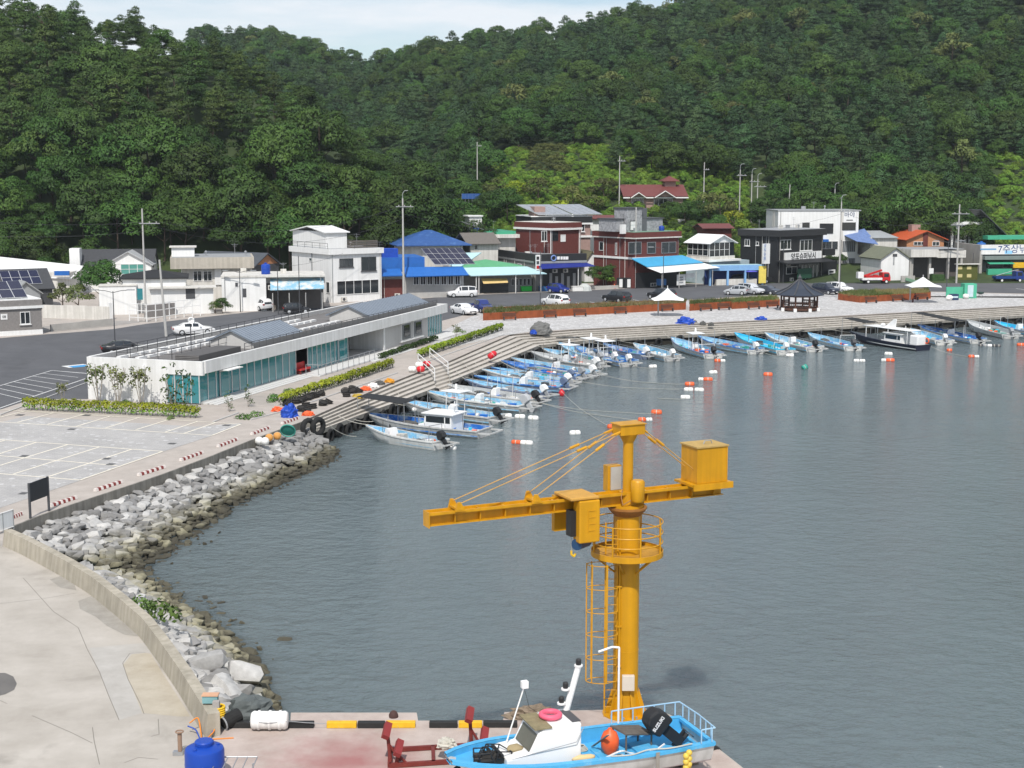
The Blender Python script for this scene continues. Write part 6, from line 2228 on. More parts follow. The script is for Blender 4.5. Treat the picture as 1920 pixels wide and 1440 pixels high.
# ---- planters with benches
def planter(label,pts,h,zrear=None):
 P=[G(x,y,.01)for x,y in pts]
 o0=P[0]
 root=empty("corten_planter",o0,0,label,"planter")
 n=len(P)
 for i in range(n):
  a,b=P[i]-o0,P[(i+1)%n]-o0
  t=(b-a).normalized()
  L=(b-a).length
  m_=max(1,int(L/3.2))
  for k in range(m_):
   q0,q1=a+t*(L*k/m_),a+t*(L*(k+1)/m_-.012)
   nn=Vector((-t.y,t.x,0))*.05
   mb=MB()
   mb.add([q0,q1,q1+nn,q0+nn]+[v+Vector((0,0,h))for v in (q0,q1,q1+nn,q0+nn)],[(0,3,2,1),(4,5,6,7),(0,1,5,4),(1,2,6,5),(2,3,7,6),(3,0,4,7)])
   mb.build("steel_panel",RUST,root)
 mb=MB()
 mb.add([p-o0+Vector((0,0,h-.15))for p in P],[tuple(range(n))])
 mb.build("soil",mat("planter soil",(.13,.10,.05),.95,var=.3,scale=1),root)
 rg=random.Random(int(o0.x*10))
 xs_=[p.x for p in P];ys_=[p.y for p in P]
 def inside(x,y):
  c=False
  j=n-1
  for i in range(n):
   if (P[i].y>y)!=(P[j].y>y)and x<(P[j].x-P[i].x)*(y-P[i].y)/(P[j].y-P[i].y)+P[i].x:
    c=not c
   j=i
  return c
 V,Fs=[],[]
 area=0
 cnt=int(len(P)*0+14*sum((P[i].x*P[(i+1)%n].y-P[(i+1)%n].x*P[i].y)for i in range(n))/2)
 for k in range(abs(cnt)):
  x,y=rg.uniform(min(xs_),max(xs_)),rg.uniform(min(ys_),max(ys_))
  if not inside(x,y):
   continue
  for j in range(9):
   a=rg.uniform(0,6.28)
   hh=rg.uniform(.15,.5)
   bx_,by_=x+rg.uniform(-.15,.15),y+rg.uniform(-.15,.15)
   d=Vector((math.cos(a),math.sin(a),0))
   s=d*.035
   p0=Vector((bx_,by_,h-.14))-Vector((o0.x,o0.y,0))
   V+=[p0-s,p0+s,p0+d.orthogonal()*.1+Vector((rg.uniform(-.15,.15),rg.uniform(-.15,.15),hh))]
   Fs.append((len(V)-3,len(V)-2,len(V)-1))
 for nm,mm,sel in (("dry_grass",LF_DRY,0),("green_grass",LF_OLIVE,1)):
  mb=MB()
  fs=[f for i,f in enumerate(Fs)if (mnoise.noise(Vector(V[f[0]])*.12)>0.02)==bool(sel)]
  if not fs:
   continue
  vv=[]
  f2=[]
  for f in fs:
   f2.append((len(vv),len(vv)+1,len(vv)+2))
   vv+=[V[i]for i in f]
  mb.add(vv,f2)
  g=mb.build(nm,mm,root)
  g["kind"]="stuff"
 return root
planter("long rust red steel planter of dry grass behind the stepped quay",[(906,601),(1286,580.5),(1286,573.5),(906,590)],.95)
planter("middle rust red planter with two benches left of the pavilion's planter",[(1293,583),(1371,577.5),(1366,571.5),(1293,575.5)],.95)
planter("rust red planter behind the wooden pavilion",[(1372,579.5),(1462,574),(1455,566.5),(1368,571.5)],.95)
planter("right rust red planter beside the white canopy",[(1571,562),(1612,567.5),(1745,560),(1740,552.5),(1588,556)],.95)
bench0=None
def bench(px,py,ang,label):
 global bench0
 o=empty("bench",G(px,py,.012),R(ang),label,"bench","slatted benches along the planters")
 if bench0 is None:
  parts=[]
  for k in range(4):
   parts.append(("slat",MB().box(-.9,.9,-.22+k*.12,-.12+k*.12,.42,.46).mesh("slat",WOOD)))
  for k in range(3):
   parts.append(("back_slat",MB().box(-.9,.9,.3+k*.03,.34+k*.03,.52+k*.14,.63+k*.14).mesh("back_slat",WOOD)))
  for x in (-.8,.72):
   parts.append(("leg",MB().box(x,x+.08,-.2,.34,0,.42).mesh("leg",DKGREY)))
  bench0=parts
 for nm,me in bench0:
  c=bpy.data.objects.new(nm,me)
  COL.objects.link(c)
  c.parent=o
ordn=["first","second","third","fourth","fifth"]
for i,(px,py)in enumerate([(956,600.5),(1032,596),(1088,593.5),(1164,589),(1252,584)]):
 bench(px,py,14,"%s bench from the left in front of the long planter"%ordn[i])
for px,py,a,lab in ((1324,583.5,14,"bench in front of the middle planter, nearer the white canopy"),(1358,581.5,14,"bench in front of the middle planter, nearer the pavilion"),(1414,580,12,"left bench in front of the pavilion's planter"),(1449,578,12,"right bench beside the wooden pavilion"),(1634,568.5,8,"left bench in front of the right planter"),(1684,565.5,8,"middle bench in front of the right planter"),(1730,562.5,8,"right bench in front of the right planter beyond the canopy pole")):
 bench(px,py,a,lab)
# ---- white tensile canopies on an off-centre post
def canopy(px,py,cxp,yap,ye,wpx,label):
 P=G(px,py,.012)
 o=empty("canopy_shade",P,0,label,"canopy")
 he=zrow(P,ye)
 ha=zrow(P,yap)
 s=F_PX/P.y
 w=wpx/s/2
 cx=(cxp-px)/s
 N=24
 mb=MB()
 rings=[]
 for k,f in enumerate((0.04,.18,.4,.68,1.0)):
  rg_=[]
  for i in range(N):
   t=2*math.pi*i/N
   c=max(abs(math.cos(t)),abs(math.sin(t)))
   rr=w*f/c*(1-.13*(1-abs(math.cos(2*t)))*f)
   dip=.22*(abs(math.cos(2*t)))*f
   rg_.append((cx+rr*math.cos(t),rr*math.sin(t),he+(ha-he)*(1-f)**1.5+dip*.6))
  rings.append(rg_)
 vs_=[v for r_ in rings for v in r_]
 fs=[]
 for k in range(4):
  for i in range(N):
   j=(i+1)%N
   fs.append((k*N+i,k*N+j,(k+1)*N+j,(k+1)*N+i))
 fs.append(tuple(range(N-1,-1,-1)))
 mb.add(vs_,fs)
 mb.build("membrane",WHITE_CLEAN,o,smooth=True)
 MB().cyl((0,0,0),(0,0,he+.2),.11,.09,10).build("post",mat("post grey",(.33,.33,.33),.5),o)
 MB().tube([(0,0,he+.1),(cx,0,he+(ha-he)*.85)],.05,6).build("strut",STEEL,o)
 MB().box(-.3,.3,-.3,.3,0,.06).build("base_plate",STEEL,o)
 MB().cyl((cx,0,ha-.15),(cx,0,ha+.3),.05,.03,6).build("finial",WHITE,o)
canopy(1234,592,1251,540,562,62,"white peaked shade canopy in front of the long planter")
canopy(1706,567,1729,519,537,64,"white peaked shade canopy over the right planter bench")
# ---- wooden pavilion
P=G(1498,582,.012)
pv=empty("wooden_pavilion",P,0,"octagonal dark wooden pavilion with slate blue tiled roof","pavilion")
s=F_PX/P.y
Rr,Rp=46/s,36/s
he,ha=zrow(P,551),zrow(P,523)
MB().lathe([(Rp*1.02,.15),(Rp*1.02,.45)],8).build("floor_deck",WOOD,pv)
for k in range(8):
 t=2*math.pi*(k+.5)/8
 c,n_=math.cos(t),math.sin(t)
 MB().cyl((c*Rp*.94,n_*Rp*.94,.45),(c*Rp*.94,n_*Rp*.94,he),.13,.13,8).build("post",WOOD,pv)
 MB().box(-.2,.2,-.2,.2,0,.45,Matrix.Translation((c*Rp,n_*Rp,0))).build("footing",WHITE,pv)
 t2=2*math.pi*(k+1.5)/8
 a,b_=Vector((c*Rp*.94,n_*Rp*.94,0)),Vector((math.cos(t2)*Rp*.94,math.sin(t2)*Rp*.94,0))
 if k!=1:
  mb=MB()
  for z_ in (.62,1.2,1.32):
   mb.cyl(a+Vector((0,0,z_)),b_+Vector((0,0,z_)),.05,.05,6)
  rl=mb.build("balustrade",WOOD,pv)
  for j in range(1,6):
   q=a.lerp(b_,j/6)
   MB().cyl(q+Vector((0,0,.6)),q+Vector((0,0,1.2)),.035,.035,5).build("baluster",WOOD,rl)
 MB().cyl(a+Vector((0,0,he-.25)),b_+Vector((0,0,he-.25)),.1,.1,6).build("beam",WOOD,pv)
 ra,rb=Vector((c*Rr,n_*Rr,he)),Vector((math.cos(t2)*Rr,math.sin(t2)*Rr,he))
 ma,mb_=Vector((c*Rr*.5,n_*Rr*.5,he+(ha-he)*.36)),Vector((math.cos(t2)*Rr*.5,math.sin(t2)*Rr*.5,he+(ha-he)*.36))
 top=Vector((0,0,ha))
 M_SLT=mat("slate blue tiles",(.035,.045,.065),.5,var=.15,scale=3)
 q=MB()
 q.add([ra,rb,mb_,ma],[(0,1,2,3)])
 q.add([ma,mb_,top],[(0,1,2)])
 dn=Vector((0,0,-.12))
 q.add([ra+dn,rb+dn,mb_+dn,ma+dn],[(3,2,1,0)])
 q.add([ra,rb,rb+dn,ra+dn],[(3,2,1,0)])
 rf=q.build("roof_facet",M_SLT,pv)
 MB().tube([ra+Vector((0,0,.06)),ma+Vector((0,0,.08)),top+Vector((0,0,.05))],.09,6).build("hip_ridge",DKGREY,pv)
MB().lathe([(.25,ha),(.3,ha+.2),(.12,ha+.4),(.03,ha+.7)],10).build("finial",DKGREY,pv)
MB().box(-1.4,1.4,-.3,.3,.85,.95).build("inner_seat",WOOD,pv)
# === cars
def car_meshes(kind):
 """Body, glass and trim of a car in local metres: x forward, y left."""
 if kind=='sedan':
  L,W=4.85,1.86
  st=[(-2.42,.55,.80,None),(-2.3,.35,.96,None),(-1.75,.25,1.02,None),(-1.15,.2,1.0,1.38),(-.2,.2,.97,1.46),(.55,.2,.95,1.38),(1.15,.2,.93,None),(1.9,.24,.84,None),(2.3,.3,.70,None),(2.42,.42,.58,None)]
 elif kind=='suv':
  L,W=4.65,1.88
  st=[(-2.32,.6,.9,None),(-2.25,.38,1.08,1.30),(-2.0,.3,1.1,1.62),(-.9,.26,1.06,1.72),(.2,.26,1.04,1.70),(.55,.26,1.02,1.6),(1.2,.26,1.0,None),(1.9,.3,.93,None),(2.22,.36,.8,None),(2.32,.5,.62,None)]
 elif kind=='hatch':
  L,W=3.6,1.62
  st=[(-1.8,.55,.85,None),(-1.74,.34,1.0,1.2),(-1.55,.25,1.02,1.42),(-.6,.22,.98,1.52),(.2,.22,.95,1.48),(.5,.22,.94,1.36),(1.05,.22,.9,None),(1.5,.26,.8,None),(1.72,.32,.68,None),(1.8,.45,.55,None)]
 else:
  L,W=4.9,1.85
  st=[(-.9,.35,1.0,1.55),(-.7,.3,1.02,1.72),(.1,.3,1.02,1.76),(.7,.3,1.0,1.66),(.85,.3,1.0,1.5),(1.35,.3,.98,None),(2.0,.33,.92,None),(2.35,.4,.8,None),(2.45,.5,.6,None)]
 hw=W/2
 body,glass=MB(),MB()
 rings=[]
 n=len(st)
 for i,(x,zb,zs,zr)in enumerate(st):
  e=.86 if i in (0,n-1)else (.95 if i in (1,n-2)else 1)
  w=hw*e
  zr2=zr if zr else zs+.02
  wr=w*.70 if zr else w*.80
  rings.append([(x,w*.9,zb),(x,w,(zb+zs)*.5),(x,w*.96,zs),(x,wr,zr2-(.05 if zr else .0)),(x,wr*.7,zr2+(0 if zr else .02)),(x,-wr*.7,zr2+(0 if zr else .02)),(x,-wr,zr2-(.05 if zr else 0)),(x,-w*.96,zs),(x,-w,(zb+zs)*.5),(x,-w*.9,zb)])
 vs_=[v for r_ in rings for v in r_]
 m=10
 fs=[]
 for i in range(n-1):
  for j in range(m-1):
   fs.append((i*m+j,i*m+j+1,(i+1)*m+j+1,(i+1)*m+j))
  fs.append((i*m+m-1,i*m,(i+1)*m,(i+1)*m+m-1))
 fs.append(tuple(range(m-1,-1,-1)))
 fs.append(tuple((n-1)*m+j for j in range(m)))
 body.add(vs_,fs)
 def gq(a,b,c,d,off):
  q=[Vector(v)for v in (a,b,c,d)]
  cen=sum(q,Vector())/4
  nrm=(q[1]-q[0]).cross(q[3]-q[0]).normalized()
  if nrm.dot(cen-Vector((cen.x*.6,0,1.0)))<0:
   nrm=-nrm
  q=[cen+(p-cen)*.88+nrm*off for p in q]
  glass.add(q,[(0,1,2,3)])
 for i in range(n-1):
  za,zb_=st[i][3],st[i+1][3]
  if za and zb_:
   for j0,j1 in ((2,3),(7,6)):
    gq(rings[i][j0],rings[i+1][j0],rings[i+1][j1],rings[i][j1],.015)
  elif za and not zb_:
   gq(rings[i][3],rings[i][6],rings[i+1][6],rings[i+1][3],.02)
  elif zb_ and not za:
   gq(rings[i+1][3],rings[i+1][6],rings[i][6],rings[i][3],.02)
 return L,W,st,body,glass
CARK={}
def paint(name,col):
 return mat("car paint "+name,col,.3,var=0,spec=.5,coat=.6)
def car(kind,px,py,ang,colname,col,label,z=0.014):
 o=empty("parked_car" if kind!='pickup' else "pickup_truck",G(px,py,z),R(ang),label,"car" if kind!='pickup' else "pickup")
 key=kind
 if key not in CARK:
  L,W,st,body,glass=car_meshes(kind)
  wheel=MB().lathe([(.20,-.11),(.31,-.11),(.335,-.07),(.335,.07),(.31,.11),(.20,.11)],18,(0,0,0),Matrix.Rotation(R(90),3,'X')).mesh("wheel",RUBBER)
  rim=MB().lathe([(.05,-.12),(.21,-.10),(.21,.10),(.05,.12)],10,(0,0,0),Matrix.Rotation(R(90),3,'X')).mesh("rim",ALU)
  CARK[key]=(L,W,st,body,glass.mesh("windows",GLASS),wheel,rim)
 L,W,st,body,gm_,wheel,rim=CARK[key]
 bo=body.build("body",paint(colname,col),o,auto=50)
 def child(nm,me,loc,par=o):
  c=bpy.data.objects.new(nm,me)
  COL.objects.link(c)
  c.parent=par
  c.location=loc
  return c
 child("windows",gm_,(0,0,0))
 wb=L*.3
 x0,x1=(-wb*.98,wb*1.02)
 if kind=='pickup':
  x0,x1=-1.5,1.55
 for x in (x0,x1):
  for s_ in (-1,1):
   w=child("wheel",wheel,(x,s_*(W/2-.08),.335))
   child("rim",rim,(0,s_*.012,0),w)
 fx=st[-2][0]
 for s_ in (-1,1):
  MB().box(fx-.1,fx+.085,s_*W*.36-.18,s_*W*.36+.18,st[-2][2]-.16,st[-2][2]-.02).build("headlight",mat("lamp glass",(.6,.62,.65),.1,var=0,spec=.8),o)
  MB().box(st[0][0]-.03,st[0][0]+.12,s_*W*.38-.14,s_*W*.38+.14,st[1][2]-.26,st[1][2]-.08).build("tail_light",mat("tail lamp red",(.3,.01,.01),.3,var=0),o)
  MB().box(.62,.78,s_*(W/2+.02),s_*(W/2+.16),.98,1.12).build("mirror",paint(colname,col),o)
 MB().box(fx-.05,fx+.13,-.5,.5,.42,.58).build("grille",BLACK,o)
 MB().box(fx+.12,fx+.14,-.22,.22,.36,.46).build("number_plate",WHITE,o)
 if kind=='pickup':
  MB().box(-2.5,-.95,-W/2,W/2,.5,.62).build("bed_floor",paint(colname,col),o)
  for q in ((-2.5,-.95,-W/2,-W/2+.08),(-2.5,-.95,W/2-.08,W/2),(-2.5,-2.42,-W/2+.08,W/2-.08)):
   MB().box(*q,.4,1.02).build("bed_side",paint(colname,col),o)
 return o
WH,BK,NV,SV,GR=(.80,.80,.80),(.012,.012,.014),(.010,.025,.16),(.42,.44,.46),(.05,.055,.06)
car('suv',866,557,192,"white",WH,"white sport utility car parked facing left before the canopied restaurant")
car('sedan',870,589,-58,"white",WH,"white sedan parked nose towards the quay left of the blue pickup")
car('pickup',903,585,-62,"navy",NV,"dark blue double cab pickup beside the white sedan")
car('hatch',1047,549,-38,"blue",(.012,.03,.22),"small blue hatchback in front of the navy awning shop")
car('suv',1041,573,128,"white",WH,"white sport utility car seen from behind near the lamp post")
car('suv',1156,566,130,"black",BK,"black sport utility car seen from behind on the bay road")
car('suv',1240,561,130,"black",BK,"black car mostly hidden behind the white canopy")
car('hatch',1380,553,-200,"silver",SV,"silver hatchback leftmost of the three cars by the pavilion")
car('suv',1408,551.5,-50,"light silver",(.55,.57,.6),"pale silver car in the middle of the three by the pavilion")
car('sedan',1438,552,-50,"slate",(.03,.035,.05),"dark slate sedan rightmost of the three cars by the pavilion")
car('suv',1548,551,-55,"dark navy",(.01,.014,.03),"dark navy car partly behind the pavilion roof")
car('suv',1573,549,-52,"white",WH,"white car right of the pavilion beside the slender post")
car('suv',1392,532,15,"black",BK,"black sport utility car left in front of the parasols")
car('pickup',1418,531,190,"black",BK,"black pickup right in front of the parasols")
car('suv',487,581,130,"white",WH,"white car parked before the white workshop, tail towards the harbour")
car('sedan',235,664,20,"black",BK,"black car beyond the near corner of the harbour office roof")
car('sedan',363,627,20,"white",WH,"white car peeping over the harbour office roof")
car('hatch',556,588,15,"black",BK,"dark car under the worn blue canopy")
# ---- lorries
def lorry(px,py,ang,cabcol,bedcol,label,crane=False,ladder=False):
 o=empty("lorry",G(px,py,.014),R(ang),label,"lorry")
 cm=paint(cabcol[0],cabcol[1])
 MB().prism([(1.05,.45),(2.5,.45),(2.5,1.05),(2.25,1.85),(2.1,1.95),(1.05,1.95)],-.85,.85,Matrix(((1,0,0,0),(0,0,-1,0),(0,1,0,0),(0,0,0,1)))).build("cab",cm,o,bevel=.05)
 MB().slab([(2.52,-.75,1.12),(2.52,.75,1.12),(2.29,.75,1.8),(2.29,-.75,1.8)],.02).build("windscreen",GLASS,o)
 for s_ in (-1,1):
  MB().box(1.3,2.15,s_*.85-.012,s_*.85+.012,1.15,1.75).build("side_window",GLASS,o)
 MB().box(-2.5,1.0,-.85,.85,.62,.75).build("bed",bedcol,o)
 MB().box(-2.5,2.4,-.4,.4,.4,.62).build("chassis",BLACK,o)
 for q in ((-2.5,1.0,-.88,-.82),(-2.5,1.0,.82,.88),(-2.56,-2.5,-.82,.82)):
  MB().box(*q,.66,1.05).build("bed_side",bedcol,o)
 for x in (-1.5,1.75):
  for s_ in (-1,1):
   w=MB().lathe([(.18,-.11),(.33,-.11),(.35,0),(.33,.11),(.18,.11)],16,(x,s_*.78,.36),Matrix.Rotation(R(90),3,'X')).build("wheel",RUBBER,o)
   MB().lathe([(.05,-.12),(.2,-.1),(.2,.1),(.05,.12)],10,(x,s_*.80,.36),Matrix.Rotation(R(90),3,'X')).build("rim",WHITE,w)
 if crane:
  MB().box(-.2,.4,-.35,.35,.75,1.5).build("crane_base",RED,o)
  MB().box(-2.6,1.3,-.16,.16,0,.3,Matrix.Translation((0,0,1.75))@Matrix.Rotation(R(-17),4,'Y')).build("boom",RED,o)
  MB().box(-3.2,-2.2,-.5,.5,.95,2.0).build("work_basket",WHITE,o)
  MB().box(-1.9,.9,-.84,.84,.76,1.35).build("tool_box",RED,o)
 if ladder:
  MB().tube([(-2.0,.4,1.1),(1.2,.4,2.0),(2.0,.4,2.1)],.06,6).build("ladder_rack",STEEL,o)
  MB().tube([(1.2,-.4,1.95),(1.2,.4,2.0)],.05,6).build("rack_bar",STEEL,o)
 return o
lorry(1640,531.5,8,("truck red",(.55,.015,.02)),WHITE,"red and white aerial work truck with white basket",crane=True)
lorry(1890,529,6,("truck blue",(.012,.04,.22)),mat("blue bed",(.015,.05,.2),.4),"blue flatbed truck in front of the tackle shop",ladder=True)
# ---- small street things
def cone(px,py,label):
 o=empty("traffic_cone",G(px,py,.014),0,label,"traffic cone")
 MB().box(-.2,.2,-.2,.2,0,.05).build("base",RED,o)
 MB().lathe([(.16,.05),(.04,.75)],12).build("body",ORANGE,o)
 MB().lathe([(.118,.32),(.083,.5)],12).build("band",WHITE,o)
cone(1152,541,"traffic cone before the green hedge left of the brick restaurant")
for i,px in enumerate((1164,1179)):
 o=empty("panel_stand",G(px,540.5,.014),R(15),("left" if i==0 else "right")+" of two upright white panels in a black frame","sign")
 MB().box(-.7,.7,0,.1,0,1.75).build("frame",BLACK,o)
 MB().box(-.28,.28,-.03,0,.15,1.5).build("panel",WHITE,o)
for i,(px,py,s,lab)in enumerate([(1120,538,1.0,"left end of the dark green clipped shrubbery beside the brick restaurant"),(1137,537,1.15,"dark green shrub in the middle of the restaurant shrubbery"),(1153,536,1.2,"taller dark green shrub of the restaurant shrubbery"),(1168,536,1.1,"dark green shrub nearest the banded pole")]):
 o=empty("garden_shrub",G(px,py),i*2,lab,"shrub")
 c=bpy.data.objects.new("foliage",PROTO["l0" if i%2 else "b1"][0]);COL.objects.link(c);c.parent=o;c.scale=(.62*s,.5*s,.42*s)
 MB().cyl((0,0,0),(0,0,1.2),.06,.04,6).build("stem",BARK,o)
lowwall("low_dark_fence","low grey wall with dark rail below the restaurant shrubbery",(1110,543),(1160,541),.55,CONC)
q=empty("sorting_shelter",G(1793,559,.014),R(6),"green mesh recycling shelter with white bags and pale blue door","shelter")
MB().box(-1.6,1.0,0,.1,0,1.7).build("green_panel",mat("green mesh",(.08,.42,.27),.7),q)
MB().box(1.0,2.9,-.6,.9,0,2.2).build("cabinet",mat("green mesh",(.08,.42,.27),.7),q)
MB().box(1.45,2.35,-.68,-.605,.2,2.0).build("door",mat("pale blue panel",(.5,.62,.66),.6),q)
for i,(px,py,s,c,nm,lab)in enumerate([(1780,563,.55,FLOATW,"rubbish_bag","white rubbish bag at the left of the recycling shelter"),(1795,558,.7,FLOATW,"rubbish_bag","large white rubbish bag behind the dark blue crate"),(1811,560,.5,FLOATW,"rubbish_bag","white and blue rubbish bag before the shelter door")]):
 o=MB().ball((0,0,s*.7),s,s*.8,s*.75,9,6).build(nm,c)
 for v in o.data.vertices:
  v.co+=v.co.normalized()*mnoise.noise(v.co*3+Vector((i,0,0)))*.12
 o.location=G(px,py,.014)
 tag(o,lab,"rubbish bag")
q=empty("fish_crate",G(1788,562.5,.014),R(8),"dark blue crate with pale stripe before the recycling shelter","crate")
MB().box(-.6,.6,-.4,.4,0,.9).build("body",mat("navy crate",(.02,.04,.10),.6),q)
MB().box(-.5,.5,-.42,-.402,.35,.6).build("stripe",mat("pale blue panel",(.5,.62,.66),.6),q)
q=empty("dark_bin_stand",G(1838,557,.014),0,"low dark metal fire bowl stand right of the recycling shelter","stand")
MB().lathe([(.2,.45),(.5,.55),(.52,.75),(.4,.8)],12).build("bowl",mat("dark green iron",(.03,.06,.05),.6),q)
for a in range(3):
 MB().cyl((.35*math.cos(a*2.1),.35*math.sin(a*2.1),0),(.2*math.cos(a*2.1),.2*math.sin(a*2.1),.5),.03,.03,5).build("leg",DKGREY,q)
pr=empty("person",G(1716,567,.012),R(200),"person in dark maroon clothing sitting under the right canopy","person")
J=[((0,0,.52),.15),((0,0,.72),.14),((.02,0,.95),.16),((.04,0,1.08),.06),((.07,0,1.2),.1),((.08,0,1.3),.085),((0,.2,.98),.07),((.12,.26,.76),.05),((.32,.16,.66),.04),((0,-.2,.98),.07),((.12,-.26,.76),.05),((.32,-.16,.66),.04),((.05,.1,.5),.1),((.42,.12,.52),.08),((.44,.12,.1),.06),((.58,.12,.05),.05),((.05,-.1,.5),.1),((.42,-.12,.52),.08),((.44,-.12,.1),.06),((.58,-.12,.05),.05)]
E=[(0,1),(1,2),(2,3),(3,4),(4,5),(2,6),(6,7),(7,8),(2,9),(9,10),(10,11),(0,12),(12,13),(13,14),(14,15),(0,16),(16,17),(17,18),(18,19)]
me=bpy.data.meshes.new("seated_figure")
me.from_pydata([p for p,r in J],E,[])
me.materials.append(mat("maroon cloth",(.09,.02,.02),.9))
fg=bpy.data.objects.new("seated_figure",me)
COL.objects.link(fg)
fg.parent=pr
sk=fg.modifiers.new("skin",'SKIN')
for k,(p,r)in enumerate(J):
 me.skin_vertices[0].data[k].radius=(r,r)
me.skin_vertices[0].data[0].use_root=True
fg.modifiers.new("sub",'SUBSURF').levels=1
MB().ball((.08,0,1.29),.1,.1,.09,10,6).build("hair",mat("dark hair",(.015,.012,.01),.8),pr,smooth=True)
for i,(px,py,c,lab)in enumerate([(986,546,mat("vivid green plastic",(.02,.55,.06),.5),"vivid green crate outside the canopied restaurant"),(1021,546,mat("drum blue",(.03,.12,.3),.5),"blue crate left of the small blue hatchback"),(1082,546,FLOATW,"white tarpaulin covered boat shape beside the navy awning shop")]):
 o=empty("street_crate",G(px,py,.014),R(17),lab,"crate")
 MB().box(-.9,.9,-.4,.4,0,.75).build("body",c,o,bevel=.05)
 MB().box(-.95,.95,-.45,.45,.75,.82).build("rim",c,o)
o=empty("striped_tent",G(1096,545,.014),R(17),"grey white covered heap beside the navy awning shop","cover")
MB().lathe([(1.2,0),(1.0,.7),(.4,1.15)],10).build("cover",mat("pale cover",(.5,.52,.5),.7),o)
# ---- village trees
for px,py,key,s,nm,lab,z in [(190,583,"b2",.85,"garden_tree","round dark garden tree before the charcoal roofed house",0),(150,585,"o1",.7,"garden_tree","olive brown garden tree left of the round dark tree",0),(118,580,"o0",.7,"garden_tree","olive garden tree beside the dark solar roof house",0),(90,545,"b1",.7,"garden_tree","dark shrubby tree behind the dark solar roof",0),(405,588,"o1",.35,"garden_shrub","yellow green shrub beside the loudspeaker pole",0),(418,588,"b1",.3,"garden_shrub","dark round shrub beside the loudspeaker pole",0),(1350,430,"o0",1.25,"slope_tree","pale olive tree right of the maroon roofed house",7),(1330,420,"o1",1.3,"slope_tree","big pale olive tree behind the pole by the maroon house",9),(1375,445,"y0",1.1,"slope_tree","bright yellow green tree below the pole cluster",5),(1390,452,"l1",.9,"slope_tree","light green tree left of the black building roof",4),(1312,425,"b2",.7,"slope_tree","dark green tree right below the maroon roofed house",7),(1240,432,"b3",.5,"slope_tree","dark green tree in front of the maroon roofed house",7),(1285,440,"b0",.7,"slope_tree","dark bush left above the roof sign",5),(1345,462,"b1",.65,"slope_tree","brownish bush above the roof sign",3),(1050,418,"y0",.95,"slope_tree","yellow green tree behind the silvery solar canopy",7),(1075,405,"o1",1.1,"slope_tree","olive tree beside the maroon house pole",8),(1110,410,"o0",1.0,"slope_tree","brown olive tree behind the pink house",7),(1150,425,"l0",.8,"slope_tree","green tree left below the maroon roofed house",6),(950,425,"b0",1.0,"slope_tree","dark tree behind the green deck house",5),(915,425,"b2",.9,"slope_tree","dark tree behind the white stair box",5),(985,415,"l1",.9,"slope_tree","light green tree left of the silvery solar canopy",7),(930,385,"o0",1.2,"slope_tree","olive tree beside the blue field fence",11),(970,380,"y0",1.1,"slope_tree","yellow olive tree in the middle of the fields",11),(1010,385,"o1",1.2,"slope_tree","brownish tree in the fields above the solar canopy",11),(1130,385,"o1",1.2,"slope_tree","olive tree left of the maroon house roof",10),(1200,372,"y0",.6,"slope_tree","bright yellow shrub behind the maroon roof ridge",14),(870,400,"b3",1.1,"slope_tree","dark tree at the foot of the wooded spur",6),(860,375,"o0",1.3,"slope_tree","pale brown crowned tree at the spur's right foot",9),(1700,470,"b0",1.5,"slope_tree","big black green tree behind the orange roofed house",4),(1740,462,"b2",1.6,"slope_tree","tall black green tree above the concrete garage house",5),(1680,462,"l1",1.1,"slope_tree","light green tree left of the big dark trees",5),(1650,468,"b1",1.0,"slope_tree","green tree behind the tarpaulin shed",4),(1815,480,"b3",.75,"slope_tree","dark bush between columned house and tackle shop",3),(1835,480,"b0",.8,"slope_tree","dark bush behind the big blue tank",3),(1430,440,"b1",.8,"slope_tree","dark bush behind the black building roof",5),(1445,430,"l0",.8,"slope_tree","light green bush left of the white modern building",7),(1625,455,"l0",.9,"slope_tree","light green bush beyond the little cyan roof",6),(1062,500,"b2",.35,"garden_shrub","small dark bush at the brick house terrace",2.5)]:
 place_tree(nm,key,(GT(px,py)if z else G(px,py))-Vector((0,0,.2)),s,random.uniform(0,6),lab)
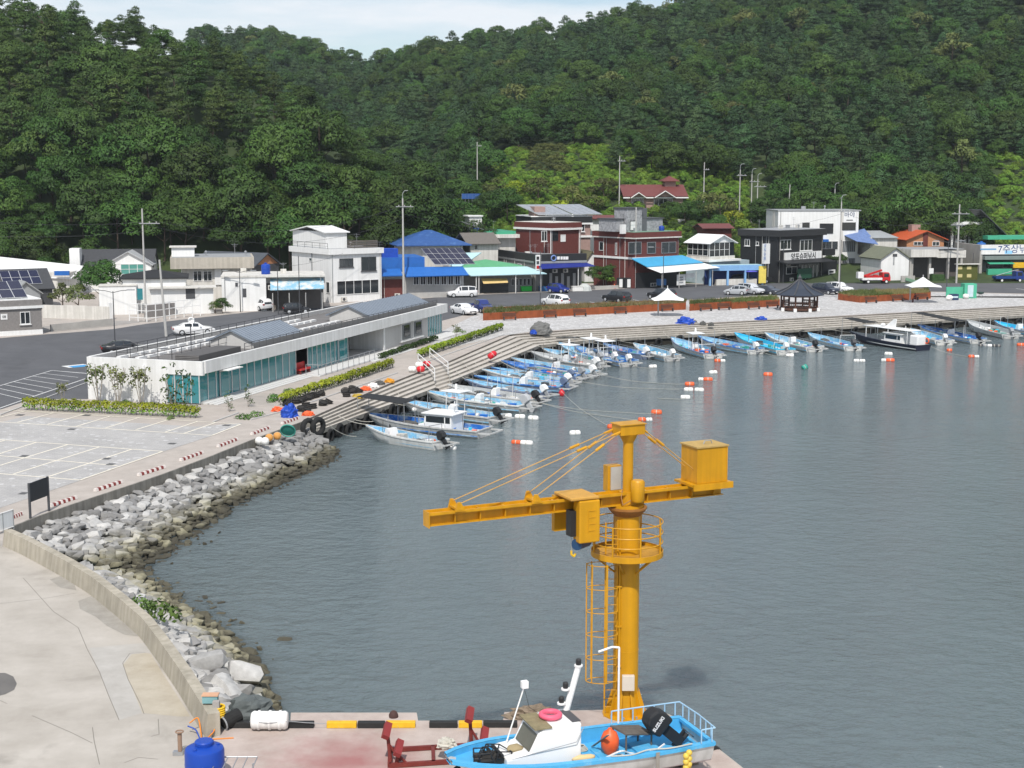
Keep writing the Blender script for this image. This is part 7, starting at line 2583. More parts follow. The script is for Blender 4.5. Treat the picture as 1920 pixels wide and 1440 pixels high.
# === boats
def hull_rings(L,B,sheer=.75,rise=.45,keel=-.25,n=13,blunt=2.2,bowmin=.05,fullness=.45):
 out=[]
 for i in range(n):
  t=i/(n-1)
  k=max(0,(t-fullness)/(1-fullness))
  b=B/2*(0.9+.1*min(1,t/.3))*(1-k**blunt)+bowmin*(k**blunt)
  zs=sheer+rise*t**2.4
  kk=max(0,(t-.72)/.28)
  zk=keel+(zs-.15-keel)*kk**1.8
  zc=zk+(zs-zk)*.32
  x=L*t
  out.append((x,b,zs,zk,zc))
 return out
def boat_hull(root,L,B,hm,gm_,dm,boot=None,deck=.45,rim=.11,**kw):
 rs=hull_rings(L,B,**kw)
 n=len(rs)
 def ring(f):
  return [f(r)for r in rs]
 h=MB()
 vs_,fs=[],[]
 for (x,b,zs,zk,zc)in rs:
  fl=x+(.25 if x>L*.85 else 0)*(x/L-.85)/.15
  vs_+=[(fl,b,zs),(fl,b*.93,(zs+zc)/2),(x,b*.82,zc),(x,0.0,zk),(x,-b*.82,zc),(fl,-b*.93,(zs+zc)/2),(fl,-b,zs)]
 for i in range(n-1):
  for j in range(6):
   fs.append((i*7+j,(i+1)*7+j,(i+1)*7+j+1,i*7+j+1))
 fs.append((0,1,2,3,4,5,6))
 fs.append(tuple((n-1)*7+j for j in range(6,-1,-1)))
 h.add(vs_,fs)
 hull=h.build("hull",hm,root,auto=50)
 g=MB()
 for s_ in (-1,1):
  for i in range(n-1):
   (x,b,zs,zk,zc),(x2,b2,zs2,zk2,zc2)=rs[i],rs[i+1]
   x_=x+(.25 if x>L*.85 else 0)*(x/L-.85)/.15
   x2_=x2+(.25 if x2>L*.85 else 0)*(x2/L-.85)/.15
   o1,o2=b+.03,b2+.03
   i1,i2=max(.02,b-rim),max(.02,b2-rim)
   g.add([(x_,s_*o1,zs+.05),(x2_,s_*o2,zs2+.05),(x2_,s_*i2,zs2+.05),(x_,s_*i1,zs+.05),(x_,s_*o1,zs-.06),(x2_,s_*o2,zs2-.06)],[(0,1,2,3),(0,4,5,1)])
 z0=rs[0][2]
 g.box(-.04,.1,-rs[0][1],rs[0][1],z0-.05,z0+.045)
 g.build("gunwale",gm_,root)
 d=MB()
 dl=[]
 for i,(x,b,zs,zk,zc)in enumerate(rs):
  x_=x+(.25 if x>L*.85 else 0)*(x/L-.85)/.15
  i1=max(.02,b-rim)
  zd=zs-(deck if x<L*.8 else deck*.35)
  dl.append((x_,i1,zd,zs))
 for i in range(n-1):
  a,b_=dl[i],dl[i+1]
  d.add([(a[0],a[1],a[2]),(b_[0],b_[1],b_[2]),(b_[0],-b_[1],b_[2]),(a[0],-a[1],a[2])],[(0,1,2,3)])
  for s_ in (-1,1):
   d.add([(a[0],s_*a[1],a[2]),(b_[0],s_*b_[1],b_[2]),(b_[0],s_*b_[1],b_[3]+.04),(a[0],s_*a[1],a[3]+.04)],[(0,1,2,3)])
 d.build("deck",dm,root)
 if boot:
  m2=MB()
  for s_ in (-1,1):
   for i in range(n-1):
    (x,b,zs,zk,zc),(x2,b2,zs2,zk2,zc2)=rs[i],rs[i+1]
    if x2>L*.93:
     continue
    m2.add([(x,s_*(b*.835+.012),zc+.02),(x2,s_*(b2*.835+.012),zc2+.02),(x2,0,zk2-.015),(x,0,zk-.015)],[(0,1,2,3)])
  m2.build("bottom_paint",boot,root)
 return rs
def outboard(root,x,z,m,s=1.0,tilt=35,y=0.0):
 e=MB()
 M=Matrix.Translation((x,y,z))@Matrix.Rotation(R(tilt),4,'Y')@Matrix.Scale(s,4)
 prof=[(-.34,0),(.26,0),(.30,.25),(.22,.55),(.0,.66),(-.26,.58),(-.36,.3)]
 e.prism([(p[0],p[1])for p in prof],-.22,.22,M@Matrix(((1,0,0,0),(0,0,-1,0),(0,1,0,0),(0,0,0,1))))
 c=e.build("outboard_motor",m,root,bevel=.06*s)
 l=MB()
 l.box(-.16,.14,-.07,.07,-.75,.02,M)
 l.box(-.35,.2,-.035,.035,-.62,-.56,M)
 l.cyl(M@Vector((-.3,0,-.72)),M@Vector((.25,0,-.72)),.08*s,.05*s,8)
 l.build("motor_leg",m if m!=WHITE_CLEAN else GREY,c)
 p=MB()
 for a in range(3):
  p.box(-.345,-.315,-.05,.05,.02,.2,M@Matrix.Translation((0,0,-.72))@Matrix.Rotation(a*2.1,4,'X'))
 p.build("propeller",DKGREY,c)
 return c
HULLW=mat("white hull",(.70,.70,.68),.45,var=.1,scale=1.2,streak=.12)
HULLG=mat("grey white hull",(.55,.55,.54),.5,var=.15,scale=1.2,streak=.15)
HULLN=mat("navy hull",(.012,.015,.035),.35,var=.1)
HULLB=mat("faded navy hull",(.20,.24,.34),.5,var=.15)
DECKB=mat("light blue deck",(.20,.46,.66),.6,var=.2,scale=1.8,second=(.52,.60,.64),second_at=(.46,.6))
DECKD=mat("deep blue deck",(.02,.15,.50),.55,var=.2,scale=1.5,second=(.36,.48,.58),second_at=(.46,.6))
DECKC=mat("cyan deck",(.05,.50,.75),.5,var=.12,scale=1.5)
DECKG=mat("pale grey deck",(.48,.50,.50),.6,var=.15,scale=1.5)
CRATEB=mat("blue crate plastic",(.015,.16,.55),.5,var=.1)
TEALP=mat("teal green tarp",(.05,.32,.26),.6,var=.1)
NETG=mat("grey net heap",(.10,.10,.095),.95,var=.4,scale=4)
def lump(name,root,loc,sx,sy,sz,m,seed=0):
 o=MB().ball((0,0,0),sx,sy,sz,12,8).build(name,m,root,smooth=True)
 for v in o.data.vertices:
  k=mnoise.noise(v.co*2.6/max(sx,.2)*.6+Vector((seed*3.1,0,0)))
  v.co*=1+k*.35
 o.location=loc
 return o
def boat(bow,stern,label,hm,gm_,dm,motor=None,cabin=None,crates=(),ttop=False,shade=None,mast=True,net=False,Bf=.29,ext=True,boot=None,whites=0,zg=.8,extra=None,motor_s=1.0,msgn=0):
 Pb,Ps=G(*bow,WATER_Z+zg),G(*stern,WATER_Z+zg*.85)
 d=Pb-Ps
 d.z=0
 L=d.length
 if L<5.2:
  L=5.2
 root=empty("fishing_boat",Vector((Ps.x,Ps.y,WATER_Z)),math.atan2(d.y,d.x),label,"boat")
 rng_=random.Random(int(bow[0]*7+bow[1]))
 B=max(1.75,min(2.9,L*Bf))
 root.rotation_euler=(R(rng_.uniform(-1.5,1.5)),R(rng_.uniform(-1,1)),root.rotation_euler.z)
 rs=boat_hull(root,L,B,hm,gm_,dm,boot,sheer=.62,rise=.45,keel=-.3)
 zd=.2
 if motor:
  outboard(root,-.18,.78,motor,1.05*motor_s,38)
 if ext:
  fr=MB()
  for s_ in (-1,1):
   fr.box(-1.1,.05,s_*B*.36-.06,s_*B*.36+.06,.38,.5)
  fr.box(-1.1,-.98,-B*.36,B*.36,.39,.49)
  fr.build("stern_frame",HULLG,root)
 if cabin=='house':
  x0,x1=L*.22,L*.45
  w=B*.34
  hz=1.45
  wh=MB().prism([(x0,zd),(x1+.5,zd),(x1+.5,zd+.55),(x1,zd+.6),(x1-.15,zd+hz),(x0,zd+hz)],-w,w,Matrix(((1,0,0,0),(0,0,-1,0),(0,1,0,0),(0,0,0,1)))).build("wheelhouse",WHITE_CLEAN,root,bevel=.04)
  MB().box(x0-.25,x1+.1,-w-.15,w+.15,zd+hz,zd+hz+.07).build("wheelhouse_roof",WHITE_CLEAN,root)
  for s_ in (-1,1):
   for (a,b_)in ((x0+.12,x0+.55),(x0+.65,x1-.25)):
    MB().box(a,b_,s_*w-.012,s_*w+.012,zd+.78,zd+1.28).build("window",GLASS,wh)
  MB().slab([(x1-.01,-w*.8,zd+.75),(x1-.01,w*.8,zd+.75),(x1-.13,w*.8,zd+1.32),(x1-.13,-w*.8,zd+1.32)],.02).build("window",GLASS,wh)
  MB().cyl((x0+.3,0,zd+hz),(x0+.25,0,zd+hz+1.0),.05,.03,6).build("mast",WHITE,root)
  MB().box(x0+.05,x0+.35,-.35,.35,zd+hz+.6,zd+hz+.68).build("radar_bar",WHITE,root)
 elif cabin=='console':
  x=L*.42
  cs=MB().prism([(x,zd),(x+.7,zd),(x+.6,zd+.75),(x+.35,zd+1.05),(x,zd+1.05)],-.35,.35,Matrix(((1,0,0,0),(0,0,-1,0),(0,1,0,0),(0,0,0,1)))).build("console",WHITE_CLEAN,root,bevel=.04)
  MB().slab([(x+.58,-.3,zd+.8),(x+.58,.3,zd+.8),(x+.36,.3,zd+1.25),(x+.36,-.3,zd+1.25)],.02).build("windscreen",GLASS,cs)
  MB().box(x-.7,x-.3,-.25,.25,zd,zd+.5).build("seat",GREY,root)
 if ttop:
  x=L*.42
  for sx in (-.5,.6):
   for s_ in (-1,1):
    MB().cyl((x+sx,s_*.6,zd),(x+sx,s_*.55,2.3),.035,.035,6).build("top_post",WHITE,root)
  MB().box(x-.9,x+1.0,-.8,.8,2.3,2.38).build("hard_top",WHITE_CLEAN,root,bevel=.03)
  MB().cyl((x,0,2.38),(x,0,2.95),.12,.1,10).build("radar_dome",WHITE_CLEAN,root)
 if shade:
  xa,xb,hz=shade
  MB().slab([(L*xa,-B*.42,hz),(L*xb,-B*.3,hz+.25),(L*xb,B*.3,hz+.25),(L*xa,B*.42,hz)],.035).build("shade_canopy",mat("black shade cloth",(.018,.019,.02),.8),root)
  for xx,zz_ in ((xa,hz),(xb,hz+.25)):
   for s_ in (-1,1):
    MB().cyl((L*xx,s_*B*.28,.3),(L*xx,s_*B*.28,zz_),.03,.03,6).build("canopy_post",STEEL,root)
 if mast:
  MB().cyl((L*.72,0,.5),(L*.72,0,2.1),.035,.02,6).build("pole",STEEL,root)
 for i,cm in enumerate(crates):
  x=L*(.12+.62*((i*.37+rng_.random()*.25)%1.0))
  y=rng_.uniform(-.45,.45)*B*.5
  a=rng_.uniform(0,1)
  c=MB()
  Mx=Matrix.Translation((x,y,zd))@rotz(a)
  c.box(-.32,.32,-.22,.22,0,.34,Mx)
  c.box(-.35,.35,-.25,.25,.34,.38,Mx)
  c.build("crate",cm,root)
 for i in range(whites):
  x=L*(.1+.7*rng_.random())
  o=MB().ball((0,0,0),.24,.2,.2,9,6).build("float",FLOATW,root,smooth=True)
  o.location=(x,rng_.uniform(-.4,.4)*B,.5)
 for i in range(11):
  cm=rng_.choice([FLOATW,CRATEB,GREY,DKGREY,DECKC,FLOATW,ROPE,TEALP,ORANGE])
  x,y=L*rng_.uniform(.08,.8),rng_.uniform(-.32,.32)*B
  if rng_.random()<.5:
   w_,d_,h_=rng_.uniform(.12,.35),rng_.uniform(.12,.3),rng_.uniform(.15,.55)
   MB().box(-w_,w_,-d_,d_,0,h_,Matrix.Translation((x,y,zd))@rotz(rng_.uniform(0,3))).build("gear_box",cm,root)
  else:
   MB().lathe([(.2,0),(.24,.3),(.2,.36)],10,(x,y,zd)).build("gear_tub",cm,root)
 if rng_.random()<.55:
  ah=rng_.uniform(1.3,1.9)
  fr=MB()
  xa=L*rng_.uniform(.06,.16)
  for s_ in (-1,1):
   fr.cyl((xa,s_*B*.36,.5),(xa,s_*B*.33,ah),.03,.03,6)
  fr.cyl((xa,-B*.33,ah),(xa,B*.33,ah),.03,.03,6)
  fr.build("gear_arch",rng_.choice([WHITE,STEEL,GREY]),root)
 for i in range(rng_.randrange(1,4)):
  x,y=L*rng_.uniform(.1,.85),rng_.uniform(-.35,.35)*B
  MB().cyl((x,y,.3),(x+rng_.uniform(-.2,.2),y,rng_.uniform(1.1,2.2)),.025,.02,5).build("pole",rng_.choice([STEEL,WHITE,WOOD_G]),root)
 for i in range(2):
  lump("net_heap",root,(L*rng_.uniform(.15,.8),rng_.uniform(-.3,.3)*B,.35),rng_.uniform(.25,.5),rng_.uniform(.2,.35),.2,rng_.choice([NETG,ROPE,TEALP,NETG,TARP_B]),rng_.random()*9)
 if net:
  lump("net_heap",root,(L*.62,0,.45),.8,.5,.35,NETG,rng_.random()*9)
 tp=MB()
 for s_ in (-1,1):
  q=[]
  for (x,b,zs,zk,zc)in rs[1:10:2]:
   tp.cyl((x,s_*(b-.05),zs),(x,s_*(b-.05),zs+.28),.018,.018,5)
   q.append((x,s_*(b-.05),zs+.28))
  if rng_.random()<.5:
   tp.tube(q,.015,5)
 tp.build("rail_posts",STEEL,root)["kind"]="stuff"
 if extra:
  extra(root,L,B,zd)
 return root,L,B
def ex1(root,L,B,zd):
 MB().prism([(L*.62,zd),(L*.72,zd),(L*.70,zd+.9),(L*.66,zd+.9)],-.5,.5,Matrix(((1,0,0,0),(0,0,-1,0),(0,1,0,0),(0,0,0,1)))).build("white_seat",WHITE,root)
def ex18(root,L,B,zd):
 MB().box(L*.12,L*.75,-B*.36,B*.36,2.15,2.24).build("hard_top",WHITE_CLEAN,root,bevel=.03)
 for xx in (.14,.4,.7):
  for s_ in (-1,1):
   MB().cyl((L*xx,s_*B*.33,.3),(L*xx,s_*B*.33,2.15),.04,.04,6).build("top_post",WHITE,root)
 MB().prism([(L*.38,2.24),(L*.52,2.24),(L*.40,3.3),(L*.37,3.3)],-.06,.06,Matrix(((1,0,0,0),(0,0,-1,0),(0,1,0,0),(0,0,0,1)))).build("radar_mast",WHITE,root)
 MB().ball((L*.55,0,2.45),.3,.3,.18).build("radar_dome",WHITE_CLEAN,root,smooth=True)
 MB().box(L*.02,L*.13,-.7,.7,.5,1.75).build("white_locker",WHITE_CLEAN,root,bevel=.15)
 MB().torus(.3,.08,(L*.015,-.75,1.1),Matrix.Rotation(R(90),3,'X'),16,6).build("lifebuoy",ORANGE,root)
W_,N_=HULLW,HULLN
C_,K_=CRATEB,GREY
BOATS=[((691,802),(827,825),"small open white boat nearest the rocks with light blue deck and black outboard",W_,W_,DECKB,BLACK,None,(),dict(extra=ex1,mast=True)),((686,779),(909,803),"white wheelhouse boat with black shade cloth over its bow",HULLG,HULLG,DECKD,None,'house',(C_,C_,K_,C_),dict(shade=(.62,1.02,2.3),net=True,whites=2)),((753,757),(931,779),"boat with orange trimmed bow and blue crates behind the wheelhouse boat",HULLG,HULLG,DECKB,BLACK,'console',(C_,C_,K_,C_,FLOATW),dict(ttop=True,net=True,whites=2)),((797,738),(985,757),"boat with tall white sides and big silver outboard",HULLG,W_,DECKB,mat("silver cowl",(.45,.46,.47),.3),'console',(C_,FLOATW,C_),dict(motor_s=1.25,whites=2)),((843,727),(1003,746),"pale boat heaped with nets between the silver outboard boat and the navy sided one",HULLG,W_,DECKG,BLACK,'console',(FLOATW,C_,C_),dict(net=True,whites=3)),((908,699),(1064,713),"white boat with grey console tucked behind the blue rimmed boat",W_,W_,DECKB,WHITE_CLEAN,'console',(C_,FLOATW),dict(net=True,whites=2)),((944,683),(1090,701),"narrow boat with teal gear before the green tarpaulin boat",HULLG,DECKD,DECKD,GREY,None,(TEALP,C_,FLOATW),dict(net=True,whites=1)),((1050,650),(1152,672),"pale blue boat with a small white hard top near the bend",W_,DECKB,DECKB,WHITE_CLEAN,'console',(C_,FLOATW),dict(ttop=True,whites=2)),((875,716),(1019,735),"navy sided boat with pale blue deck beside the silver outboard boat",HULLB,HULLB,DECKB,WHITE_CLEAN,None,(),dict(net=False)),((894,707),(1057,721),"blue rimmed boat with white console and red lifebuoy at its stern",HULLB,DECKD,DECKB,mat("blue grey cowl",(.12,.16,.25),.4),'console',(),dict(ttop=False)),((925,691),(1070,706),"boat with light blue bow and blue heap under a grey net",HULLG,DECKD,DECKB,mat("blue grey cowl",(.12,.16,.25),.4),None,(C_,C_),dict(net=True)),((962,676),(1111,697),"boat with green tarpaulin on its bow and white console",HULLG,DECKG,DECKB,WHITE_CLEAN,'console',(TEALP,C_),dict(net=True,whites=1)),((998,664),(1118,682),"grey white boat with white box top moored at the bend of the steps",HULLG,HULLG,DECKG,WHITE_CLEAN,'console',(FLOATW,TEALP),dict(ttop=True,whites=2)),((1020,655),(1125,673),"boat with faint orange rim half hidden behind the grey white boat",HULLG,DECKG,DECKB,GREY,None,(C_,FLOATW),dict(whites=1,net=True)),((1080,653),(1179,676),"boat with blue bow, blue heap and white hard top",HULLG,DECKD,DECKD,WHITE_CLEAN,'console',(C_,C_,TEALP),dict(ttop=True,whites=3)),((1134,650),(1211,662),"blue decked boat just right of the white hard top boat",HULLB,DECKD,DECKD,WHITE_CLEAN,None,(C_,),dict(whites=1)),((1190,648),(1261,666),"small white bowed boat with light blue deck and white outboard",HULLG,HULLG,DECKB,WHITE_CLEAN,None,(),dict(net=False,whites=1)),((1260,638),(1338,661),"white hulled boat with navy rim and white hard top",W_,HULLB,DECKB,BLACK,'console',(C_,),dict(ttop=True,whites=1)),((1311,633),(1417,653),"long white hulled boat with sky blue inside and white outboard",W_,DECKD,DECKB,WHITE_CLEAN,None,(TEALP,C_),dict()),((1379,631),(1473,654),"bright cyan decked boat with white outboard",W_,DECKC,DECKC,WHITE_CLEAN,None,(),dict(whites=1)),((1436,630),(1528,649),"white boat with white seat console and black outboard beside the cyan one",W_,W_,DECKB,BLACK,'console',(C_,),dict(whites=1)),((1517,626),(1600,647),"blue decked boat with blue heap on its bow left of the navy boat",W_,DECKB,DECKB,DKGREY,None,(C_,C_),dict(net=True)),((1595,624),(1731,644),"large dark navy boat with white wheelhouse and hard top",N_,N_,DECKG,None,'house',(),dict(shade=(.72,1.06,2.5),extra=ex18,Bf=.31,boot=DRED,zg=1.0,ext=False)),((1709,619),(1771,637),"small light blue boat with white outboard beside the navy boat",W_,W_,DECKB,WHITE_CLEAN,None,(C_,),dict()),((1723,614),(1834,634),"blue and white boat under a long dark shade canopy",W_,DECKD,DECKD,BLACK,'console',(C_,C_,TEALP,FLOATW),dict(shade=(.3,1.05,2.4),whites=2)),((1815,606),(1896,625),"boat with teal gear behind the shaded boat",HULLG,DECKG,DECKG,GREY,None,(TEALP,TEALP,FLOATW),dict(whites=2)),((1866,606),(1950,622),"white boat with cyan deck cut by the right edge",W_,HULLB,DECKC,WHITE_CLEAN,'console',(FLOATW,),dict(whites=2)),]
def lines(a,b,sag,label,r=.022,group="mooring lines"):
 a,b=Vector(a),Vector(b)
 pts=[a.lerp(b,i/10)-Vector((0,0,sag*4*(i/10)*(1-i/10)))for i in range(11)]
 for p in pts:
  p.z=max(p.z,WATER_Z+.015)
 o=MB().tube([p-a for p in pts],r,5).build("mooring_line",ROPE)
 o.location=a
 return tag(o,label,"rope",group)
allsteps=[]
for T in (TR,TM,TL):
 A_,B_=T
 allsteps+=[(a,b)for a,b in zip(resample(A_,60),resample(B_,60))]
for i,(bow_,st_,lab,hm,gw,dm,mo,cab,cr_,kw)in enumerate(BOATS):
 root,L,B=boat(bow_,st_,lab,hm,gw,dm,mo,cab,cr_,**kw)
 a=root.rotation_euler.z
 bp=root.location+Vector((math.cos(a),math.sin(a),0))*L+Vector((0,0,1.05))
 best=min(allsteps,key=lambda q:(q[1]-Vector((bp.x,bp.y,0))).length)
 tgt=best[0].lerp(best[1],.6)
 lines(bp,Vector((tgt.x,tgt.y,-STEP_DROP*.55)),.15,"bow line to the steps from the "+" ".join(lab.split()[:8]))
# ---- floats on the water
def buoy(px,py,kind,label):
 P=G(px,py,WATER_Z)
 o=empty("mooring_float",P,random.uniform(-.4,.4),label,"buoy","mooring floats")
 def cap(x,m,L=.34,r=.21):
  MB().lathe([(r*.55,-L),(r*.92,-L*.86),(r,-L*.5),(r*.96,0),(r,L*.5),(r*.92,L*.86),(r*.55,L)],12,(x,0,.08),Matrix.Rotation(R(90),3,'Y')).build("float",m,o,smooth=True)
  MB().lathe([(r*1.03,-.03),(r*1.03,.03)],12,(x,0,.08),Matrix.Rotation(R(90),3,'Y')).build("rope_band",ROPE,o)
 if kind=='w':cap(0,FLOATW,.44,.24)
 elif kind=='w2':cap(-.3,FLOATW,.3);cap(.34,FLOATW,.3)
 elif kind=='o':cap(0,ORANGE,.46,.25)
 elif kind=='os':cap(0,ORANGE,.3,.2)
 elif kind=='ow':cap(-.3,ORANGE,.32,.23);cap(.32,FLOATW,.26,.19)
 elif kind=='wo':cap(-.42,FLOATW,.26,.2);cap(.3,ORANGE,.46,.23)
 elif kind=='rw':cap(-.4,ORANGE,.36,.2);cap(.45,FLOATW,.5,.22)
 elif kind=='g':
  MB().lathe([(.2,-.25),(.3,-.2),(.3,.28),(.2,.33)],14,(0,0,.15),Matrix.Rotation(R(65),3,'Y')).build("drum",mat("teal drum",(.03,.33,.26),.5),o)
  MB().torus(.305,.03,(0,0,.15),Matrix.Rotation(R(65),3,'Y'),14,5).build("rope_band",ROPE,o)
 elif kind=='r':
  MB().ball((0,0,.22),.3,.3,.34).build("float",mat("red float",(.62,.02,.03),.4),o,smooth=True)
  MB().lathe([(.1,.5),(.08,.66)],8).build("eye",mat("red float",(.62,.02,.03),.4),o)
 elif kind=='s':
  for k,m in enumerate((DKGREY,GREY,FLOATW,DKGREY,DKGREY)):
   cap(-1.0+k*.52,m,.26,.21)
for a in [(845,842,'w',"lone white float just below the nearest boat"),(950,782,'w',"left of three small white floats in a row by the silver outboard"),(975,783.5,'w',"middle of three small white floats in a row"),(1000,786,'w',"right of three small white floats in a row"),(977,832,'rw',"long orange and white float off the nearest boats"),(1078,814,'w',"white float left above the crane jib"),(1149,802,'o',"orange float touching the crane mast cap in view"),(1210,789,'ow',"orange and white float right of the crane cap"),(1231,775,'o',"orange float beyond the crane cap"),(1053,742,'r',"round red buoy off the blue rimmed boat"),(1285,747,'w',"lowest white float of the central group"),(1291,732.5,'w',"white float right under the orange one in the central group"),(1311,733,'w',"white float at the right of the central group"),(1293,722,'o',"orange float on top of the central group"),(1322,713,'wo',"white and orange long float right of the central group"),(1337,700,'w',"white float above the central group"),(1224,689,'w',"white float off the small white bowed boat"),(1350,678,'ow',"orange and white float off the white hard top boat"),(1440,704,'o',"lone orange float left of the teal drum"),(1508,692,'g',"teal drum float in open water"),(1481,668,'w',"white float off the cyan boat"),(1611,678,'w2',"double white float left below the navy boat"),(1666,665,'w',"white float close under the navy boat"),(1664,677,'wo',"white and orange float below the navy boat"),(1780,658,'os',"small orange float right of the navy boat"),(1826,670,'ow',"orange white float at the right side of the harbour"),(1855,649.5,'s',"string of dark and white floats near the right edge"),(1914,648,'o',"orange float at the right picture edge"),(1908,628,'w',"white float by the boat cut by the right edge")]:
 buoy(*a)
for (p0,p1,lab)in [((1052,733),(1145,800),"stern line running to the float at the crane cap"),((988,750),(1226,775),"stern line running to the orange float"),((990,748),(1205,788),"stern line running to the orange and white float"),((1072,712),(1282,729),"stern line to the central float group"),((1118,700),(1287,720),"upper stern line to the central float group"),((1180,678),(1222,689),"short stern line to a white float"),((1340,664),(1348,677),"stern line of the white hard top boat"),((1420,655),(1480,667),"stern line of the long white boat"),((1736,645),(1824,669),"stern line of the navy boat"),((1232,746),(1282,747),"taut pale line left of the lowest central float")]:
 a,b=G(*p0,WATER_Z+.6 if p0[0]!=1232 else WATER_Z+.05),G(*p1,WATER_Z+.1)
 lines(a,b,.35,lab,.018,"stern lines to the floats")
# ---- tyres hung along the quay
tyre_m=MB().torus(.42,.15,(0,0,0),None,16,8).mesh("tyre_fender",RUBBER,True)
def tyre(P,nrm,label,s=1.0,group="tyre fenders along the quay"):
 o=bpy.data.objects.new("tyre_fender",tyre_m)
 COL.objects.link(o)
 o.location=P
 o.rotation_euler=Vector((nrm.x,nrm.y,random.uniform(-.12,.12))).to_track_quat('Z','X').to_euler()
 o.scale=(s,s,s)
 tag(o,label,"tyre",group)
for T,n_,lab in ((TL,15,"black tyre fender hanging on the quay below the left steps"),(TM,12,"black tyre fender hanging on the quay below the middle steps"),(TR,44,"black tyre fender hanging on the quay below the far steps")):
 Bq=resample(T[1],n_)
 for i,p in enumerate(Bq[:-1]):
  t=(Bq[i+1]-p).normalized()
  nn=Vector((-t.y,t.x,0))
  if nn.dot(T[0][0]-T[1][0])>0:
   nn=-nn
  if p.x/p.y>.38:
   continue
  tyre(Vector((p.x,p.y,-STEP_DROP-.62-.15*(i%3)))+nn*.02,nn,lab,random.uniform(.9,1.15))
for px,py,lab in ((578,802,"left of two big black tyres standing at the seawall corner"),(596,800,"right of two big black tyres standing at the seawall corner")):
 tyre(G(px,py,-.3),Vector((.8,-.6,0)),lab,1.35,None)
# === gear on the walkway and steps
for i,t in enumerate(np.linspace(0.035,0.985,11)):
 pass
stops=[(20,975,45,965),(97,951,146,935),(181,922,232,905),(262,893,312,877),(341,865,383,850),(411,839,448,825),(474,816,508,803),(531,796,562,785)]
M_RW=mat("stop white",(.72,.66,.62),.6)
M_RR=mat("stop dark red",(.22,.035,.03),.6)
for i,(xa,ya,xb,yb)in enumerate(stops):
 a,b=G(xa,ya,.012),G(xb,yb,.012)
 d=b-a
 L=d.length
 o=empty("wheel_stop",a,math.atan2(d.y,d.x),"red and white striped wheel stop, %s from the left along the seawall"%["first","second","third","fourth","fifth","sixth","seventh","eighth"][i],"wheel stop","striped wheel stops along the seawall")
 n=11
 for k in range(n):
  x0,x1=L*k/n,L*(k+1)/n-.003
  mb=MB().prism([(0,0),(.22,0),(.19,.17),(.05,.17)],x0,x1,Matrix(((0,0,1,0),(1,0,0,0),(0,1,0,0),(0,0,0,1))))
  mb.build("stripe",M_RW if k%2==0 else M_RR,o)
a,b=G(57,972,.01),G(92,958,.01)
d=b-a
o=empty("information_board",a,math.atan2(d.y,d.x),"blank black board on two posts at the seawall","sign")
h=zrow(a,907)
for x in (0,d.length):
 MB().box(x-.05,x+.05,-.05,.05,0,h+.02).build("post",DKGREY,o)
MB().box(.05,d.length-.05,-.03,.03,h*.46,h).build("board",mat("black board",(.022,.024,.03),.45,var=.1),o)
a,b=G(-14,1006,.01),G(26,992,.01)
d=b-a
o=empty("white_barrier",a,math.atan2(d.y,d.x),"white pipe barrier at the left picture edge","barrier")
for z_ in (.15,1.05):
 MB().cyl((0,0,z_),(d.length,0,z_),.03,.03,8).build("rail",WHITE,o)
MB().box(.05,d.length-.05,-.01,.01,.2,1.0).build("panel",WHITE,o)
for x in (0,d.length*.5,d.length):
 MB().cyl((x,0,0),(x,0,1.05),.03,.03,8).build("post",STEEL,o)
def heap(name,px,py,sx,sy,sz,m,label,cat,z=0.0,seed=1,rough=.45,fr=2.6):
 o=MB().ball((0,0,0),1,1,1,22,14).build(name,m,smooth=False)
 for v in o.data.vertices:
  k=mnoise.noise(v.co*fr+Vector((seed*4.7,0,0)))+.5*mnoise.noise(v.co*fr*2.3+Vector((0,seed*3.3,0)))
  v.co=Vector((v.co.x*sx,v.co.y*sy,max(-.3,v.co.z)*sz))*(1+k*rough)
 P=G(px,py,z)
 o.location=P+Vector((0,0,.25*sz))
 tag(o,label,cat)
 return o
heap("tarpaulin_bundle",543,782,.62,.5,.75,TARP_B,"crumpled blue tarpaulin bundle on the walkway corner","tarpaulin",0,1)
heap("tarpaulin_bundle",1285,608,1.1,.6,.7,TARP_B,"blue tarpaulin heap on the far steps","tarpaulin",-.1,2)
heap("tarpaulin_bundle",1427,600.5,.7,.4,.4,TARP_B,"small blue and white bundle on the far steps below the pavilion","tarpaulin",-.05,3)
heap("covered_heap",1014,625,1.2,.7,1.1,mat("grey cover",(.16,.16,.155),.85),"grey covered heap at the bend of the steps","cover",0,4,.3)
heap("blue_sack",1000,626,.4,.3,.4,TARP_B,"small blue sack beside the grey covered heap","sack",0,5,.3)
for i,(px,py,lab)in enumerate([(1302,607,"dark net bundle nearest the blue heap on the far steps"),(1318,609,"dark net bundle second from the blue heap"),(1333,611,"dark net bundle third from the blue heap")]):
 heap("net_bundle",px,py,.4,.3,.35,NETG,lab,"net",-.15,6+i,.3)
heap("net_bundle",1065,634,1.3,.25,.16,NETG,"long dark rope heap on the steps near the bend","net",-.4,12,.5)
basket=empty("net_basket",G(540,818,-.25),0,"round teal net basket leaning on the rocks at the seawall","basket")
Mb=Matrix.Rotation(R(-62),3,'X')
MB().lathe([(.05,-.02),(.45,.02),(.52,.1)],20,(0,0,.4),Mb,cap=True).build("net_disc",mat("teal net",(.02,.20,.16),.8),basket)
MB().torus(.53,.04,(0,0,.4),Mb,20,6).build("hoop",mat("teal hoop",(.05,.38,.30),.6),basket)
